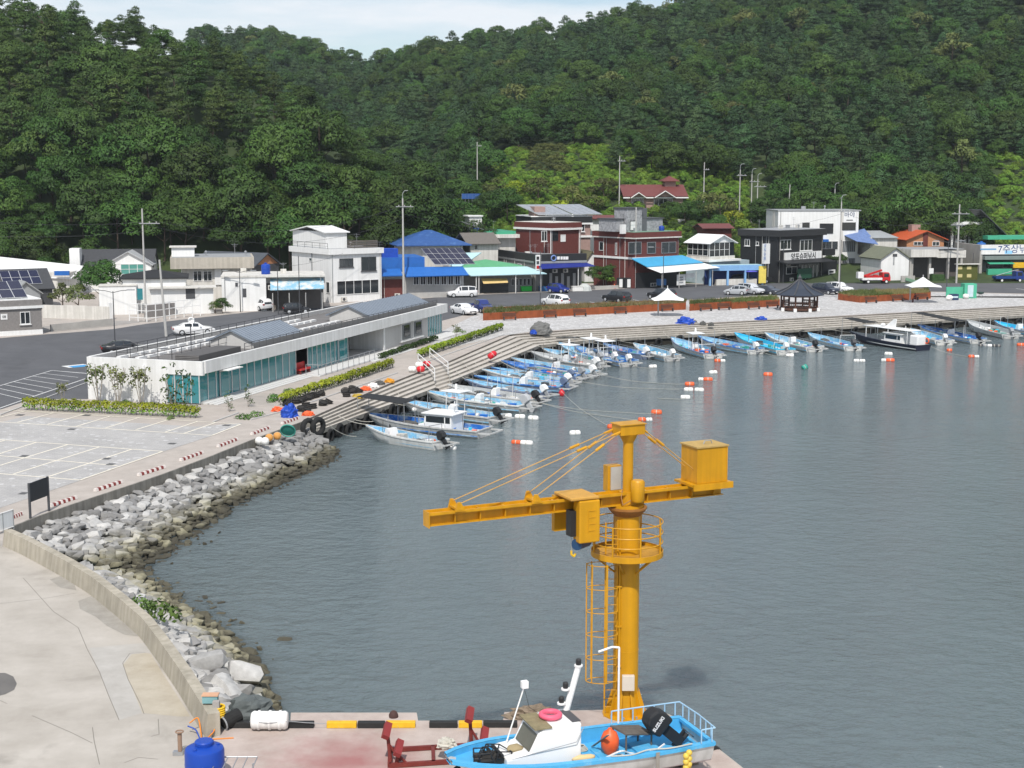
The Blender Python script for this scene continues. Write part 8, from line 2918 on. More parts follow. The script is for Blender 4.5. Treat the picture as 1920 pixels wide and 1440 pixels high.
trap_pts=[(538,757),(541,761),(554,757),(559,755.5),(565,753.5),(570,752),(576,750),(582,748),(587,746.5),(592,745),(604,742),(574,763.5),(587,766),(578,769),(604,760.5),(614,757.5),(565,771),(573,775),(648,737),(660,733),(671,736),(650,744),(663,737)]
trap_me=MB().lathe([(.3,0),(.34,.05),(.3,.12),(.36,.22),(.3,.32),(.26,.36)],12).mesh("trap_pot",mat("black trap net",(.03,.027,.024),.95,var=.4,scale=5))
ring_me=MB().torus(.33,.035,(0,0,.36),None,12,5).mesh("hoop",RUBBER)
for i,(px,py)in enumerate(trap_pts):
 row="in the row along the hedge" if i<11 else ("standing loose near the blue bundle" if i<18 else "in the group at the head of the steps")
 o=empty("trap_pot",G(px,py,.0),i,"round black netted trap pot "+row,"trap","trap pots "+row)
 for nm,me in (("net_body",trap_me),("hoop",ring_me)):
  c=bpy.data.objects.new(nm,me);COL.objects.link(c);c.parent=o
 o.rotation_euler=(random.uniform(-.5,.5),random.uniform(-.5,.5),i)
for px,py,m,lab,z in [(686,732,ORANGE,"orange net heap at the head of the steps",0),(730,717,mat("yellow orange net",(.6,.27,.02),.8),"yellow orange net heap by the steps",0),(712,721,NETG,"grey net heap left of the yellow orange one",0),(700,726,FLOATW,"pale float heap left of the grey net",0),(671,746,mat("ochre net",(.45,.32,.05),.9),"ochre net heap on the upper step",-.1),(578,779,ORANGE,"orange float heap beside the blue bundle",0),(520,771,ORANGE,"small orange float at the bed kerb",0)]:
 heap("net_heap",px,py,.45,.32,.28,m,lab,"net",z,px%7,.4)
for px,py,m,lab in [(789,698,mat("red float",(.62,.02,.03),.4),"red float left at the landing railing"),(800,688,mat("red float",(.62,.02,.03),.4),"red float right at the landing railing"),(773,698,FLOATW,"white float beside the red one at the landing"),(786,690,FLOATW,"white float pile at the landing railing")]:
 o=empty("stored_float",G(px,py),0,lab,"buoy")
 MB().lathe([(.12,-.38),(.26,-.3),(.3,0),(.26,.3),(.12,.38)],12,(0,0,.3),Matrix.Rotation(R(90),3,'Y')).build("float",m,o,smooth=True)
 MB().torus(.3,.02,(0,0,.3),Matrix.Rotation(R(90),3,'Y'),12,5).build("rope_band",ROPE,o)
o=empty("red_buoy",G(923,671,-.35),R(30),"red cylindrical buoy lying on the middle steps","buoy")
MB().lathe([(.12,-.5),(.3,-.42),(.34,.3),(.2,.48)],14,(0,0,.3),Matrix.Rotation(R(60),3,'Y')).build("float",mat("red float",(.62,.02,.03),.4),o,smooth=True)
MB().torus(.32,.025,(0,0,.3),Matrix.Rotation(R(60),3,'Y'),14,5).build("rope_band",ROPE,o)
for px,py,m,lab in [(505,827,mat("orange sack",(.62,.30,.08),.8),"left orange float on the rocks below the seawall"),(520,824,mat("orange sack",(.62,.30,.08),.8),"right orange float on the rocks below the seawall"),(486,833,FLOATW,"round white float on the rocks below the seawall"),(497,834,FLOATW,"white tub on the rocks below the seawall")]:
 o=empty("stranded_float",G(px,py,-.35),0,lab,"buoy")
 MB().ball((0,0,.25),.3,.28,.28).build("float",m,o,smooth=True)
 MB().torus(.29,.02,(0,0,.25),Matrix.Rotation(R(70),3,'X'),12,5).build("rope_band",ROPE,o)
for (p0,p1,lab)in [((784,682),(815,702),"white stair railing on the near side of the landing"),((806,671),(840,690),"white stair railing on the far side of the landing")]:
 a,b=G(*p0,0),G(*p1,0)
 o=empty("stair_railing",a,0,lab,"railing")
 q=b-a
 pts=[Vector((0,0,1.0)),q+Vector((0,0,.55)),q+Vector((0,0,-.6))]
 MB().tube([Vector((0,0,0))]+pts,.045,8).build("rail",WHITE,o)
 MB().tube([Vector((0,0,.5)),q+Vector((0,0,.05))],.04,8).build("mid_rail",WHITE,o)
for (p0,p1,za,zb)in [((640,775),(700,790),-.6,WATER_Z+.8),((617,797),(668,818),-.6,WATER_Z+.05),((830,690),(912,714),-.4,WATER_Z+.8),((930,672),(1000,700),-.5,WATER_Z+.8),((758,705),(860,760),-.3,WATER_Z+.9),((700,735),(760,760),-.3,WATER_Z+.9)]:
 lines(G(*p0,za),G(*p1,zb),.25,"slack pale mooring rope crossing the steps",.025,"slack ropes over the steps")
# === yellow jib crane
C0=G(1172,1338,0.0)
crane=empty("jib_crane",C0,0,"tall yellow jib crane with counterweight box on the dock","crane")
JA=R(25)
JM=rotz(JA)
zj=zrow(C0,938)
zp=zrow(C0,1036)
zt=zrow(C0,812)
cr=.43
def cz(py):
 return zrow(C0,py)
MB().lathe([(cr,0.0),(cr,zj-.45)],32).build("column",YELLOW,crane,auto=40)
MB().lathe([(.78,0),(.78,.06)],28).build("base_plate",YELLOW,crane)
MB().lathe([(.52,.06),(.44,.8)],28).build("base_flare",YELLOW,crane,auto=40)
for k in range(10):
 a=k*math.pi/5
 M=rotz(a)
 MB().prism([(cr,.06),(.72,.06),(cr+.02,.95)],-.02,.02,M@Matrix(((1,0,0,0),(0,0,-1,0),(0,1,0,0),(0,0,0,1)))).build("gusset",YELLOW,crane)
 MB().cyl(M@Vector((.72,.12,.06)),M@Vector((.72,.12,.14)),.035,.035,6).build("bolt",STEEL,crane)
for z_ in (zp-1.1,2.3):
 MB().lathe([(cr+.008,z_),(cr+.008,z_+.03)],28).build("weld_band",YELLOW,crane)
M_RUST2=mat("rusty flange",(.30,.13,.03),.7,var=.3,scale=4)
MB().lathe([(cr+.02,zj-.5),(.60,zj-.34),(.66,zj-.26),(.66,zj-.2)],32).build("slewing_flange",M_RUST2,crane)
MB().lathe([(.55,zj-.2),(.55,zj-.125)],32).build("slewing_ring",YELLOW,crane)
PR=1.2
MB().lathe([(cr+.01,zp-.05),(PR,zp-.05),(PR,zp),(cr+.01,zp)],36,cap=False).build("platform_floor",mat("worn platform plate",(.50,.26,.03),.7,var=.2,scale=3,second=(.25,.12,.05),second_at=(.55,.7)),crane)
MB().lathe([(PR,zp-.07),(PR+.025,zp-.07),(PR+.025,zp+.12),(PR,zp+.12)],36,cap=False).build("toe_board",YELLOW,crane)
for z_ in (.42,.75,1.1):
 MB().torus(PR,.022,(0,0,zp+z_),None,40,6).build("guard_rail",YELLOW,crane)
for k in range(8):
 a=k*math.pi/4+.3
 MB().cyl((PR*math.cos(a),PR*math.sin(a),zp),(PR*math.cos(a),PR*math.sin(a),zp+1.1),.03,.03,8).build("rail_post",YELLOW,crane)
for k in range(6):
 a=k*math.pi/3+.2
 MB().cyl((cr*math.cos(a),cr*math.sin(a),zp-.65),(PR*.95*math.cos(a),PR*.95*math.sin(a),zp-.06),.035,.035,6).build("platform_brace",YELLOW,crane)
lx,ly=-.72,-.28
for s_ in (-.02,.40):
 MB().box(lx+s_-.025,lx+s_+.025,ly-.03,ly+.03,.0,zp+1.1).build("ladder_rail",YELLOW,crane)
for k in range(int((zp+.9)/.3)):
 MB().cyl((lx-.02,ly,.35+k*.3),(lx+.4,ly,.35+k*.3),.014,.014,6).build("rung",YELLOW,crane)
zc0=cz(1265)
hoops=6
for k in range(hoops):
 z_=zc0+(zp-.25-zc0)*k/(hoops-1)
 pts=[]
 for j in range(11):
  a=math.pi*j/10
  pts.append((lx-.02-.68*math.sin(a)*1.0,ly-.03-.02+(.0)+.33*math.cos(a)-.28,z_))
 MB().tube([(lx-.02,ly,z_)]+[(lx-.05-.62*math.sin(math.pi*j/10),ly-.30+.33*math.cos(math.pi*j/10),z_)for j in range(11)]+[(lx+.0,ly-.6,z_),(lx+.38,ly-.35,z_),(lx+.4,ly,z_)],.016,6).build("cage_hoop",YELLOW,crane)
for a in (.25,.5,.75):
 x,y=lx-.05-.62*math.sin(math.pi*a),ly-.30+.33*math.cos(math.pi*a)
 MB().box(x-.02,x+.02,y-.006,y+.006,zc0,zp-.2).build("cage_strip",YELLOW,crane)
MB().box(lx-.03,lx+.03,ly-.62,ly-.58,zc0,zp-.2).build("cage_strip",YELLOW,crane)
for k,a in enumerate((-2.15,-2.35)):
 x,y=(cr+.05)*math.cos(a),(cr+.05)*math.sin(a)
 MB().cyl((x,y,.8),(x,y,zj-.6),.028,.028,6).build("conduit",YELLOW,crane)
 for z_ in (1.8,3.2,4.6):
  MB().box(x-.06,x+.08,y-.03,y+.05,z_,z_+.05).build("conduit_clamp",YELLOW,crane)
MB().box(-.16,.26,-.62,-.44,cz(1297)+.25,cz(1272)+.3).build("junction_box",mat("cream box",(.62,.56,.48),.6,var=.08),crane,bevel=.015)
jl,jr,jh,jw=-7.25,3.7,.36,.22
def jb(name,x0,x1,y0,y1,z0,z1,m=YELLOW,par=None,bevel=0):
 return MB().box(x0,x1,y0,y1,z0,z1,JM).build(name,m,par or crane,bevel=bevel)
zb=zj-.12
beam=jb("jib_web",jl,jr,-.02,.02,zb+.03,zb+jh-.03)
jb("jib_flange",jl,jr,-jw*.8,jw*.8,zb,zb+.03)
jb("jib_flange",jl,jr,-jw,jw,zb+jh-.03,zb+jh)
for s_ in (-1,1):
 jb("jib_lip",jl,jr,s_*jw-.025,s_*jw+.025,zb+jh+.001,zb+jh+.09)
jb("jib_end_plate",jl-.03,jl,-jw-.03,jw+.03,zb-.04,zb+jh+.1)
for k in range(12):
 x=jl+.9+k*.88
 if abs(x)<.5:
  continue
 jb("jib_stiffener",x-.012,x+.012,-jw*.75,-.021,zb+.031,zb+jh-.031)
 jb("jib_tie",x-.03,x+.03,-jw+.026,jw-.026,zb+jh+.002,zb+jh+.05)
MB().lathe([(.3,zj-.12),(.3,zj+.32)],28).build("turret",YELLOW,crane)
mr=.175
MB().lathe([(mr,zj+.2),(mr,zt-.1)],24).build("mast",YELLOW,crane,auto=40)
MB().lathe([(mr,zt-.32),(mr+.16,zt-.02)],24).build("mast_flare",YELLOW,crane,auto=40)
jb("mast_head",-.46,.46,-.32,.32,zt-.02,zt+.32,bevel=.01)
jb("head_lid",-.5,.5,-.36,.36,zt+.321,zt+.35)
def stay(xa,xb,y,zb_,lab="stay"):
 a=JM@Vector((xa,y,zt+.12))
 b=JM@Vector((xb,y*1.05,zb_))
 c=MB().cyl(a,b,.018,.018,6).build("stay_cable",mat("ochre cable",(.52,.30,.08),.7),crane)
 m=a.lerp(b,.25)
 d=(b-a).normalized()
 MB().cyl(m-d*.18,m+d*.18,.05,.05,8).build("turnbuckle",YELLOW,c)
 e=a.lerp(b,.06)
 MB().cyl(a,e,.035,.035,6).build("stay_eye",YELLOW,c)
for xb in (-6.25,-3.55):
 for s_ in (-1,1):
  stay(-.44,xb,s_*.26,zb+jh+.3)
 jb("stay_bracket",xb-.12,xb+.12,-.34,.34,zb+jh+.1,zb+jh+.17)
 for s_ in (-1,1):
  MB().prism([(-.16,0),(.22,0),(.02,.3),(-.08,.3)],s_*.3-.03,s_*.3+.03,JM@Matrix.Translation((xb,0,zb+jh+.06))@Matrix(((1,0,0,0),(0,0,-1,0),(0,1,0,0),(0,0,0,1)))).build("stay_lug",YELLOW,crane)
for s_ in (-1,1):
 stay(.44,2.95,s_*.26,zb+jh+.25)
jb("counterweight_tray",2.2,3.78,-.62,.62,zb+jh+.1,zb+jh+.18)
jb("counterweight_tray_edge",2.2,3.78,-.66,-.6,zb+jh-.02,zb+jh+.2)
cwb=jb("counterweight_box",2.4,3.6,-.52,.52,zb+jh+.18,zb+jh+1.42,bevel=.015)
jb("counterweight_lid",2.36,3.64,-.56,.56,zb+jh+1.42,zb+jh+1.47,mat("dusty lid",(.45,.30,.10),.8,var=.2,scale=3),cwb)
MB().tube([JM@Vector((2.9,-.1,zb+jh+1.46)),JM@Vector((2.95,-.1,zb+jh+1.58)),JM@Vector((3.2,-.1,zb+jh+1.58)),JM@Vector((3.25,-.1,zb+jh+1.46))],.02,6).build("lifting_eye",STEEL,cwb)
for x in (2.41,3.59):
 jb("box_edge",x-.02,x+.02,-.535,-.52,zb+jh+.19,zb+jh+1.41,YELLOW,cwb)
hx0,hx1=-2.55,-1.5
hz=jb("hoist_housing",hx0+.29,hx1,-.85,-.38,zb-.95,zb+jh+.1,bevel=.04)
jb("hoist_top",hx0,hx1,-.80,.45,zb+jh+.12,zb+jh+.22,mat("dusty yellow top",(.55,.30,.06),.7,var=.15,scale=3),hz,bevel=.03)
jb("hoist_rear_panel",hx0-.05,hx0+.75,.3,.5,zb-.75,zb+jh+.1,YELLOW,hz)
for k in range(4):
 jb("housing_rib",hx0+.62,hx1-.18,-.868,-.85,zb-.55+k*.22,zb-.53+k*.22,YELLOW,hz)
jb("housing_rib",hx0+.6,hx0+.62,-.868,-.85,zb-.6,zb+.15,YELLOW,hz)
MB().cyl(JM@Vector((hx1-.75,-.62,zb-1.02)),JM@Vector((hx1-.15,-.2,zb-1.05)),.19,.19,16).build("hoist_motor",mat("dark blue motor",(.012,.05,.12),.45),hz)
jb("hoist_gear",hx0+.1,hx0+.32,-.6,-.25,zb-.75,zb+.1,BLACK,hz)
MB().cyl(JM@Vector((hx0+.2,-.45,zb-.75)),JM@Vector((hx0+.2,-.45,zb-1.25)),.012,.012,6).build("hoist_chain",STEEL,hz)
MB().tube([JM@Vector((hx0+.2,-.45,zb-1.25)),JM@Vector((hx0+.2,-.45,zb-1.38)),JM@Vector((hx0+.3,-.45,zb-1.46)),JM@Vector((hx0+.36,-.45,zb-1.36))],.035,8).build("hook",YEL_L,hz)
jb("control_cabinet",-.6,-.08,.3,.62,zb+jh+.05,zb+jh+.92,YELLOW)
jb("cabinet_door",-.5,-.1,.26,.295,zb+jh+.1,zb+jh+.88,mat("grey cabinet door",(.42,.42,.40),.5))
q=JM@Vector((.1,-.5,0))
MB().lathe([(.2,zj+.05),(.23,zj+.1),(.23,zj+.72),(.18,zj+.78)],18,(q.x,q.y,0)).build("slewing_motor",YELLOW,crane,auto=40)
MB().tube([(q.x-.2,q.y,zj+.1),(q.x-.5,q.y-.1,zj-.05),(q.x-.55,q.y,zj+.2),(-.2,-.3,zj+.4)],.02,6).build("cable_loop",mat("brown cable",(.3,.15,.05),.7),crane)
# === the dock and what stands on it
def dock_material():
 m=ground_mat("stained dock concrete",(.37,.30,.265),(.50,.43,.39),.8,stain=(.28,.22,.20),stain_amt=.6)
 t=m.node_tree
 b=t.nodes['Principled BSDF']
 src=b.inputs['Base Color'].links[0].from_socket
 ge=t.nodes.new("ShaderNodeNewGeometry")
 c=G(650,1425)
 vm=t.nodes.new("ShaderNodeVectorMath");vm.operation='SUBTRACT'
 vm.inputs[1].default_value=c
 t.links.new(ge.outputs['Position'],vm.inputs[0])
 sc=t.nodes.new("ShaderNodeVectorMath");sc.operation='MULTIPLY'
 sc.inputs[1].default_value=(.28,.30,1)
 t.links.new(vm.outputs[0],sc.inputs[0])
 ln=t.nodes.new("ShaderNodeVectorMath");ln.operation='LENGTH'
 t.links.new(sc.outputs[0],ln.inputs[0])
 n=t.nodes.new("ShaderNodeTexNoise");n.inputs['Scale'].default_value=1.1;n.inputs['Detail'].default_value=6
 t.links.new(ge.outputs['Position'],n.inputs['Vector'])
 ad=t.nodes.new("ShaderNodeMath");ad.operation='ADD'
 t.links.new(ln.outputs['Value'],ad.inputs[0]);t.links.new(n.outputs['Fac'],ad.inputs[1])
 mr=t.nodes.new("ShaderNodeMapRange")
 mr.inputs['From Min'].default_value=1.35;mr.inputs['From Max'].default_value=.45
 mr.inputs['To Max'].default_value=.8
 t.links.new(ad.outputs[0],mr.inputs['Value'])
 mm=t.nodes.new("ShaderNodeMixRGB")
 mm.inputs['Color2'].default_value=(.30,.10,.10,1)
 t.links.new(mr.outputs['Result'],mm.inputs['Fac'])
 t.links.new(src,mm.inputs['Color1'])
 t.links.new(mm.outputs['Color'],b.inputs['Base Color'])
 return m
dk=[(409,1372.5),(413,1353),(544.5,1352),(545.5,1337),(781.5,1337),(784,1352),(943,1352),(945.5,1336),(1120,1332),(1235,1332),(1280,1353),(1393,1442),(1557,1572),(1557,2400),(300,2400),(340,1560),(372,1450)]
sheet("dock",dk,.008,dock_material())
def kerbbeam(xa,xb,y,m,label,z=.2):
 a,b=G(xa,y,.01),G(xb,y,.01)
 d=b-a
 o=MB().box(0,d.length,-.11,.11,0,z).build("kerb_beam",m,bevel=.02)
 o.location=a
 o.rotation_euler=(0,0,math.atan2(d.y,d.x))
 return tag(o,label,"kerb")
BK_=mat("worn black paint",(.02,.02,.02),.7,var=.3,scale=3,second=(.2,.18,.16),second_at=(.66,.75))
YK_=mat("worn yellow paint",(.72,.42,.02),.65,var=.2,scale=3,second=(.45,.35,.2),second_at=(.62,.72))
kerbbeam(428,589,1363.5,BK_,"black kerb beam behind the white fender")
kerbbeam(613,669,1363.5,YK_,"yellow kerb beam right of the white fender")
kerbbeam(671,722,1363.5,BK_,"black kerb beam between two yellow ones")
kerbbeam(724,779,1363,YK_,"yellow kerb beam behind the red cradle")
kerbbeam(805,858,1363,BK_,"black kerb beam right of the dock notch")
kerbbeam(860,904,1363,YK_,"yellow kerb beam before the boat's lamp pole")
kerbbeam(906,970,1362.5,BK_,"black kerb beam nearest the boat cabin")
o=empty("white_fender",G(506,1368,.01),0,"big white ribbed fender float lying on the dock kerb","fender")
MB().lathe([(.12,-.62),(.26,-.6),(.31,-.52),(.30,-.4),(.33,-.38),(.33,-.32),(.3,-.3),(.3,-.03),(.33,-.02),(.33,.05),(.3,.06),(.3,.3),(.33,.32),(.33,.38),(.3,.4),(.31,.52),(.26,.6),(.12,.62)],20,(0,0,.33),Matrix.Rotation(R(90),3,'Y')).build("body",FLOATW,o,smooth=True)
MB().tube([(-.62,-.25,.38),(0,-.34,.36),(.62,-.25,.38)],.012,5).build("rope",GREY,o)
MB().tube([(.62,0,.3),(1.2,.05,.22),(1.9,0,.21)],.012,5).build("rope_tail",GREY,o)
heap("rusty_ball_float",738,1345,.16,.16,.2,mat("rusty ball",(.07,.035,.03),.8),"small rusty ball float on the outer dock edge","float",.0,3,.05)
tk=empty("blue_drum_tank",G(385,1462,.008),0,"big blue plastic tank with screw lid at the dock corner","tank")
hh=zrow(G(385,1462),1400)
MB().lathe([(.57,0),(.6,.05),(.6,hh*.45),(.61,hh*.5),(.6,hh*.55),(.6,hh-.12),(.57,hh-.04),(.5,hh),(.3,hh+.06),(.28,hh+.06)],32).build("body",BLUE_TANK,tk,auto=30)
MB().lathe([(.28,hh+.05),(.29,hh+.17),(.26,hh+.2),(.05,hh+.21)],24).build("lid",BLUE_TANK,tk,auto=30)
for a in (.3,2.2,4.2):
 MB().box(-.05,.05,-.05,.05,hh-.02,hh+.06,Matrix.Translation((.42*math.cos(a),.42*math.sin(a),0))).build("lug",BLUE_TANK,tk)
o=empty("service_post",G(407,1368,.01),0,"grey post with yellow coil and teal box at the dock corner","post")
MB().box(-.11,.11,-.1,.1,0,1.0).build("post",mat("post concrete",(.36,.34,.32),.8),o)
MB().box(-.5,.0,.15,.4,.85,1.1).build("teal_box",mat("faded teal",(.20,.38,.40),.7),o)
MB().box(-.52,.03,.12,.43,1.1,1.14).build("box_lid",mat("peach lid",(.6,.35,.22),.7),o)
for k in range(5):
 MB().torus(.24,.035,(.0,.12,.45+k*.075),None,16,6).build("yellow_coil",YEL_L,o)
o=empty("drain_pipe",G(424,1368,.01),0,"black corrugated pipe end beside the white fender","pipe")
MB().cyl((-.1,0,.22),(.35,.45,.35),.24,.24,16).build("pipe",RUBBER,o)
MB().torus(.24,.03,(-.1,0,.22),(Vector((.45,.45,.13)).to_track_quat('Z','X').to_matrix()),16,6).build("rim",GREY,o)
hoses=empty("hose_tangle",G(378,1390,.01),0,"orange and blue hoses looping by the parapet end","hose")
for pts,m in (([(-.55,.75,.6),(-.3,.9,.8),(-.1,.4,.2),(.05,-.1,.05),(.3,.3,.3),(.35,.5,.5)],mat("orange hose",(.65,.22,.03),.6)),([(-.6,.7,.45),(-.3,.55,.3),(.0,.0,.04),(.25,.25,.2),(.3,.55,.5)],mat("blue hose",(.03,.08,.35),.6)),([(-.15,-.2,.03),(.2,.1,.03),(.7,.2,.03),(1.0,.25,.03)],mat("orange hose",(.65,.22,.03),.6))):
 MB().tube(smooth_path([Vector((a[0],a[1],a[2]*.55))for a in pts],6),.025,6).build("hose",m,hoses)
o=empty("valve_pipe",G(338,1415,.008),0,"rusty upright valve pipe beside the blue tank","pipe")
MB().cyl((0,0,0),(0,0,.75),.07,.07,10).build("pipe",mat("rusty pipe",(.30,.20,.14),.8),o)
MB().torus(.12,.025,(0,0,.77),None,12,5).build("valve_wheel",mat("rusty pipe",(.30,.20,.14),.8),o)
MB().box(-.22,.1,-.1,.1,0,.12).build("foot",STEEL,o)
heap("grey_tarpaulin",470,1340,.8,.5,.55,mat("grey tarpaulin",(.10,.115,.115),.7,var=.2,scale=3),"crumpled grey tarpaulin over the rocks by the dock","tarpaulin",-.55,8,.35,2.0)
o=empty("wire_tray",G(432,1468,.008),0,"pale wire tray lying before the blue tank","tray")
for k in range(6):
 MB().cyl((-.75+k*.3,-.5,.62),(-.75+k*.3,.5,.62),.018,.018,6).build("bar",STEEL,o)
for y in (-.5,.5):
 MB().cyl((-.75,y,.62),(.75,y,.62),.025,.025,6).build("side",STEEL,o)
for x in (-.7,.7):
 MB().cyl((x,0,0),(x,0,.62),.03,.03,6).build("leg",STEEL,o)
P=G(730,1440,.008)
o=empty("boat_cradle",P,R(6),"rusty red steel boat cradle with raised pads left of the boat","cradle")
o.scale=(.92,.92,.84)
for (p0,p1)in (((0,0,.12),(3.6,.2,.12)),((.05,1.35,.12),(3.6,1.5,.12)),((0,0,.12),(.05,1.35,.12)),((1.5,.05,.12),(1.55,1.4,.12)),((3.0,.12,.12),(3.05,1.45,.12))):
 a,b=Vector(p0),Vector(p1)
 d=b-a
 MB().box(0,d.length,-.06,.06,-.1,.06,Matrix.Translation(a)@rotz(math.atan2(d.y,d.x))).build("frame_bar",DRED,o)
for (x,y,h_,tx,ty)in ((.05,.35,1.35,-.22,.5),(.25,.1,.85,.15,.1),(2.9,1.35,1.5,-.12,.1),(3.2,.8,.95,.2,-.1)):
 MB().cyl((x,y,.1),(x+tx*.4,y+ty*.4,h_-.25),.07,.06,8).build("upright",DRED,o)
 MB().cyl((x+.35,y,.1),(x+tx*.3,y+ty*.3,h_*.55),.05,.05,6).build("brace",DRED,o)
 MB().box(-.12,.12,-.38,.38,-.09,.09,Matrix.Translation((x+tx*.5,y+ty*.5,h_-.15))@Matrix.Rotation(R(28),4,'Y')@Matrix.Rotation(R(20),4,'X')).build("pad",RED if False else mat("pad red",(.24,.03,.03),.6),o)
heap("rope_heap",838,1400,.3,.25,.22,ROPE,"tangled pale rope hanging at the cradle's end","rope",.45,5,.5,4)
heap("rope_heap",1005,1345,.95,.3,.28,mat("brown net pile",(.23,.18,.13),.95,var=.5,scale=5),"brown net pile between crane and boat cabin","net",.02,6,.6,3.5)
heap("rope_heap",1278,1428,.55,.35,.2,mat("brown net pile",(.23,.18,.13),.95,var=.5,scale=5),"brown net pile under the boat's stern","net",.02,7,.6,3.5)
for px,py,lab in ((1340,1418,"small tyre on the dock edge right of the boat"),):
 t_=bpy.data.objects.new("tyre_fender",tyre_m);COL.objects.link(t_);t_.location=G(px,py,-.2);t_.rotation_euler=(R(70),.3,.5);t_.scale=(.6,.6,.6);tag(t_,lab,"tyre")
# ---- the boat standing on the dock
ZG=1.12
Pb,Ps=G(856,1432,ZG+.35),G(1306,1375,ZG+.15)
d=Pb-Ps
d.z=0
L=d.length
hb=empty("workboat",Vector((Ps.x,Ps.y,.6)),math.atan2(d.y,d.x),"sky blue and white workboat with white cabin standing ashore under the crane","boat")
B=2.55
SKYD=mat("workboat sky blue",(.08,.40,.70),.5,var=.14,scale=2.5,second=(.34,.50,.60),second_at=(.56,.78))
HW2=mat("workboat hull white",(.62,.62,.61),.5,var=.08,scale=1.5,streak=.15)
rs=boat_hull(hb,L,B,HW2,SKYD,SKYD,mat("antifouling red",(.20,.03,.03),.7,var=.25,scale=2),deck=.40,rim=.17,sheer=.78,rise=.30,keel=-.1,n=25,blunt=4.2,bowmin=.34,fullness=.5)
zd=.40
for x in (L*.25,L*.6):
 MB().box(x-.15,x+.15,-.7,.7,-.592,.0).build("keel_block",WOOD_G,hb)
sy=1
XY=Matrix(((1,0,0,0),(0,0,-1,0),(0,1,0,0),(0,0,0,1)))
x0,x1=L*.53,L*.83
cab=MB().prism([(x0,zd),(x1,zd-.02),(x1,zd+.62),(x0+1.65,zd+.70),(x0+1.35,zd+1.28),(x0+1.15,zd+1.42),(x0,zd+1.42)],-.62,.68,XY).build("cabin",WHITE_CLEAN,hb,bevel=.05)
MB().slab([(x0+1.66,-.5,zd+.76),(x0+1.66,.56,zd+.76),(x0+1.40,.56,zd+1.24),(x0+1.40,-.5,zd+1.24)],.02).build("windscreen",mat("smoky cabin glass",(.12,.115,.09),.2,var=.2),cab)
MB().box(x0+.95,x0+1.5,-.6,.66,zd+1.40,zd+1.44).build("roof_mat",mat("mossy mat",(.25,.21,.12),.9,var=.3,scale=4),cab)
MB().box(x0-.02,x0+.25,-.45,.5,zd+1.43,zd+1.45).build("roof_hatch",DKGREY,cab)
MB().torus(.27,.085,(x0+.72,-.05,zd+1.53),None,24,10).build("lifebuoy",mat("pink lifebuoy",(.75,.12,.20),.5),hb,smooth=True)
heap_=lump("rope_coil",hb,(x0+1.9,.1,zd+.72),.28,.18,.1,mat("coil rope",(.35,.28,.16),.9),3)
for k in range(3):
 b0=Vector((x0+.12-.12*k*0,-.35,zd+1.43))
MB().cyl((x0+.05,-.45,zd+1.4),(x0-.35,-.45,zd+2.75),.10,.09,12).build("lamp_mast",WHITE_CLEAN,hb)
for k,f in enumerate((.18,.5,1.0)):
 c=Vector((x0+.05,-.45,zd+1.4)).lerp(Vector((x0-.35,-.45,zd+2.75)),f)
 off=Vector((.22 if f<1 else 0,0,0))
 MB().lathe([(.13,0),(.13,.05)],14,c+off).build("lamp_base",WHITE_CLEAN,hb)
 MB().lathe([(.075,.05),(.085,.1),(.085,.2),(.06,.24)],12,c+off).build("navigation_lamp",BLACK,hb)
MB().cyl((x1-.35,-.45,zd+.6),(x1-.95,-.45,zd+2.35),.025,.022,8).build("lamp_pole",WHITE_CLEAN,hb)
MB().box(x1-1.06,x1-.86,-.54,-.36,zd+2.3,zd+2.52).build("box_lamp",WHITE_CLEAN,hb,bevel=.015)
MB().tube([(x1-.95,-.45,zd+2.3),(x0+1.3,-.3,zd+1.75),(x0+.9,-.2,zd+1.46)],.008,5).build("lamp_wire",BLACK,hb)
nh=MB()
nh.box(x1+.15,x1+.75,-.3,.45,zd,zd+.5)
nh.build("net_hauler",BLACK,hb,bevel=.03)
for k,(dx,dy,a,w_,h_)in enumerate(((.2,.15,.4,.28,.42),(.55,-.05,-.3,.22,.3),(.38,.35,.9,.2,.5))):
 Mh=Matrix.Translation((x1+dx,dy,zd+.42))@Matrix.Rotation(R(18*(k-1)),4,'Y')@rotz(a)
 for (p0,p1)in (((-w_,-w_),(w_,-w_)),((w_,-w_),(w_,w_)),((w_,w_),(-w_,w_)),((-w_,w_),(-w_,-w_))):
  for z_ in (0,h_*.5,h_):
   MB().cyl(Mh@Vector((*p0,z_)),Mh@Vector((*p1,z_)),.02,.02,5).build("trap_bar",BLACK,hb)
  MB().cyl(Mh@Vector((*p0,0)),Mh@Vector((*p0,h_)),.022,.022,5).build("trap_bar",BLACK,hb)
 MB().box(-w_,w_,-w_,w_,.02,h_*.55,Mh).build("trap_net",mat("black trap net",(.03,.027,.024),.95),hb)
for (cx_,cy_,r_,m_)in ((L*.36,.55,.2,ROPE),(L*.22,.55,.16,FLOATW),(x1+.95,-.1,.2,FLOATW),(L*.46,-.6,.17,ROPE)):
 for k in range(4):
  MB().torus(r_-.02*k,.022,(cx_+.01*k,cy_,zd+.06+.035*k),None,16,5).build("rope_coil",m_,hb)
MB().tube(smooth_path([(L*.44,B/2-.1,.9),(L*.36,B/2-.02,.88),(L*.28,B/2-.15,.9),(L*.2,B/2-.05,.89),(L*.1,B/2-.1,.9)],6),.022,6).build("white_rope",ROPE,hb)
for xa in (L*.2,L*.29,L*.38,L*.46):
 MB().box(xa,xa+.03,-.8,.8,zd+.001,zd+.012).build("deck_seam",mat("deck batten blue",(.03,.30,.66),.5),hb)
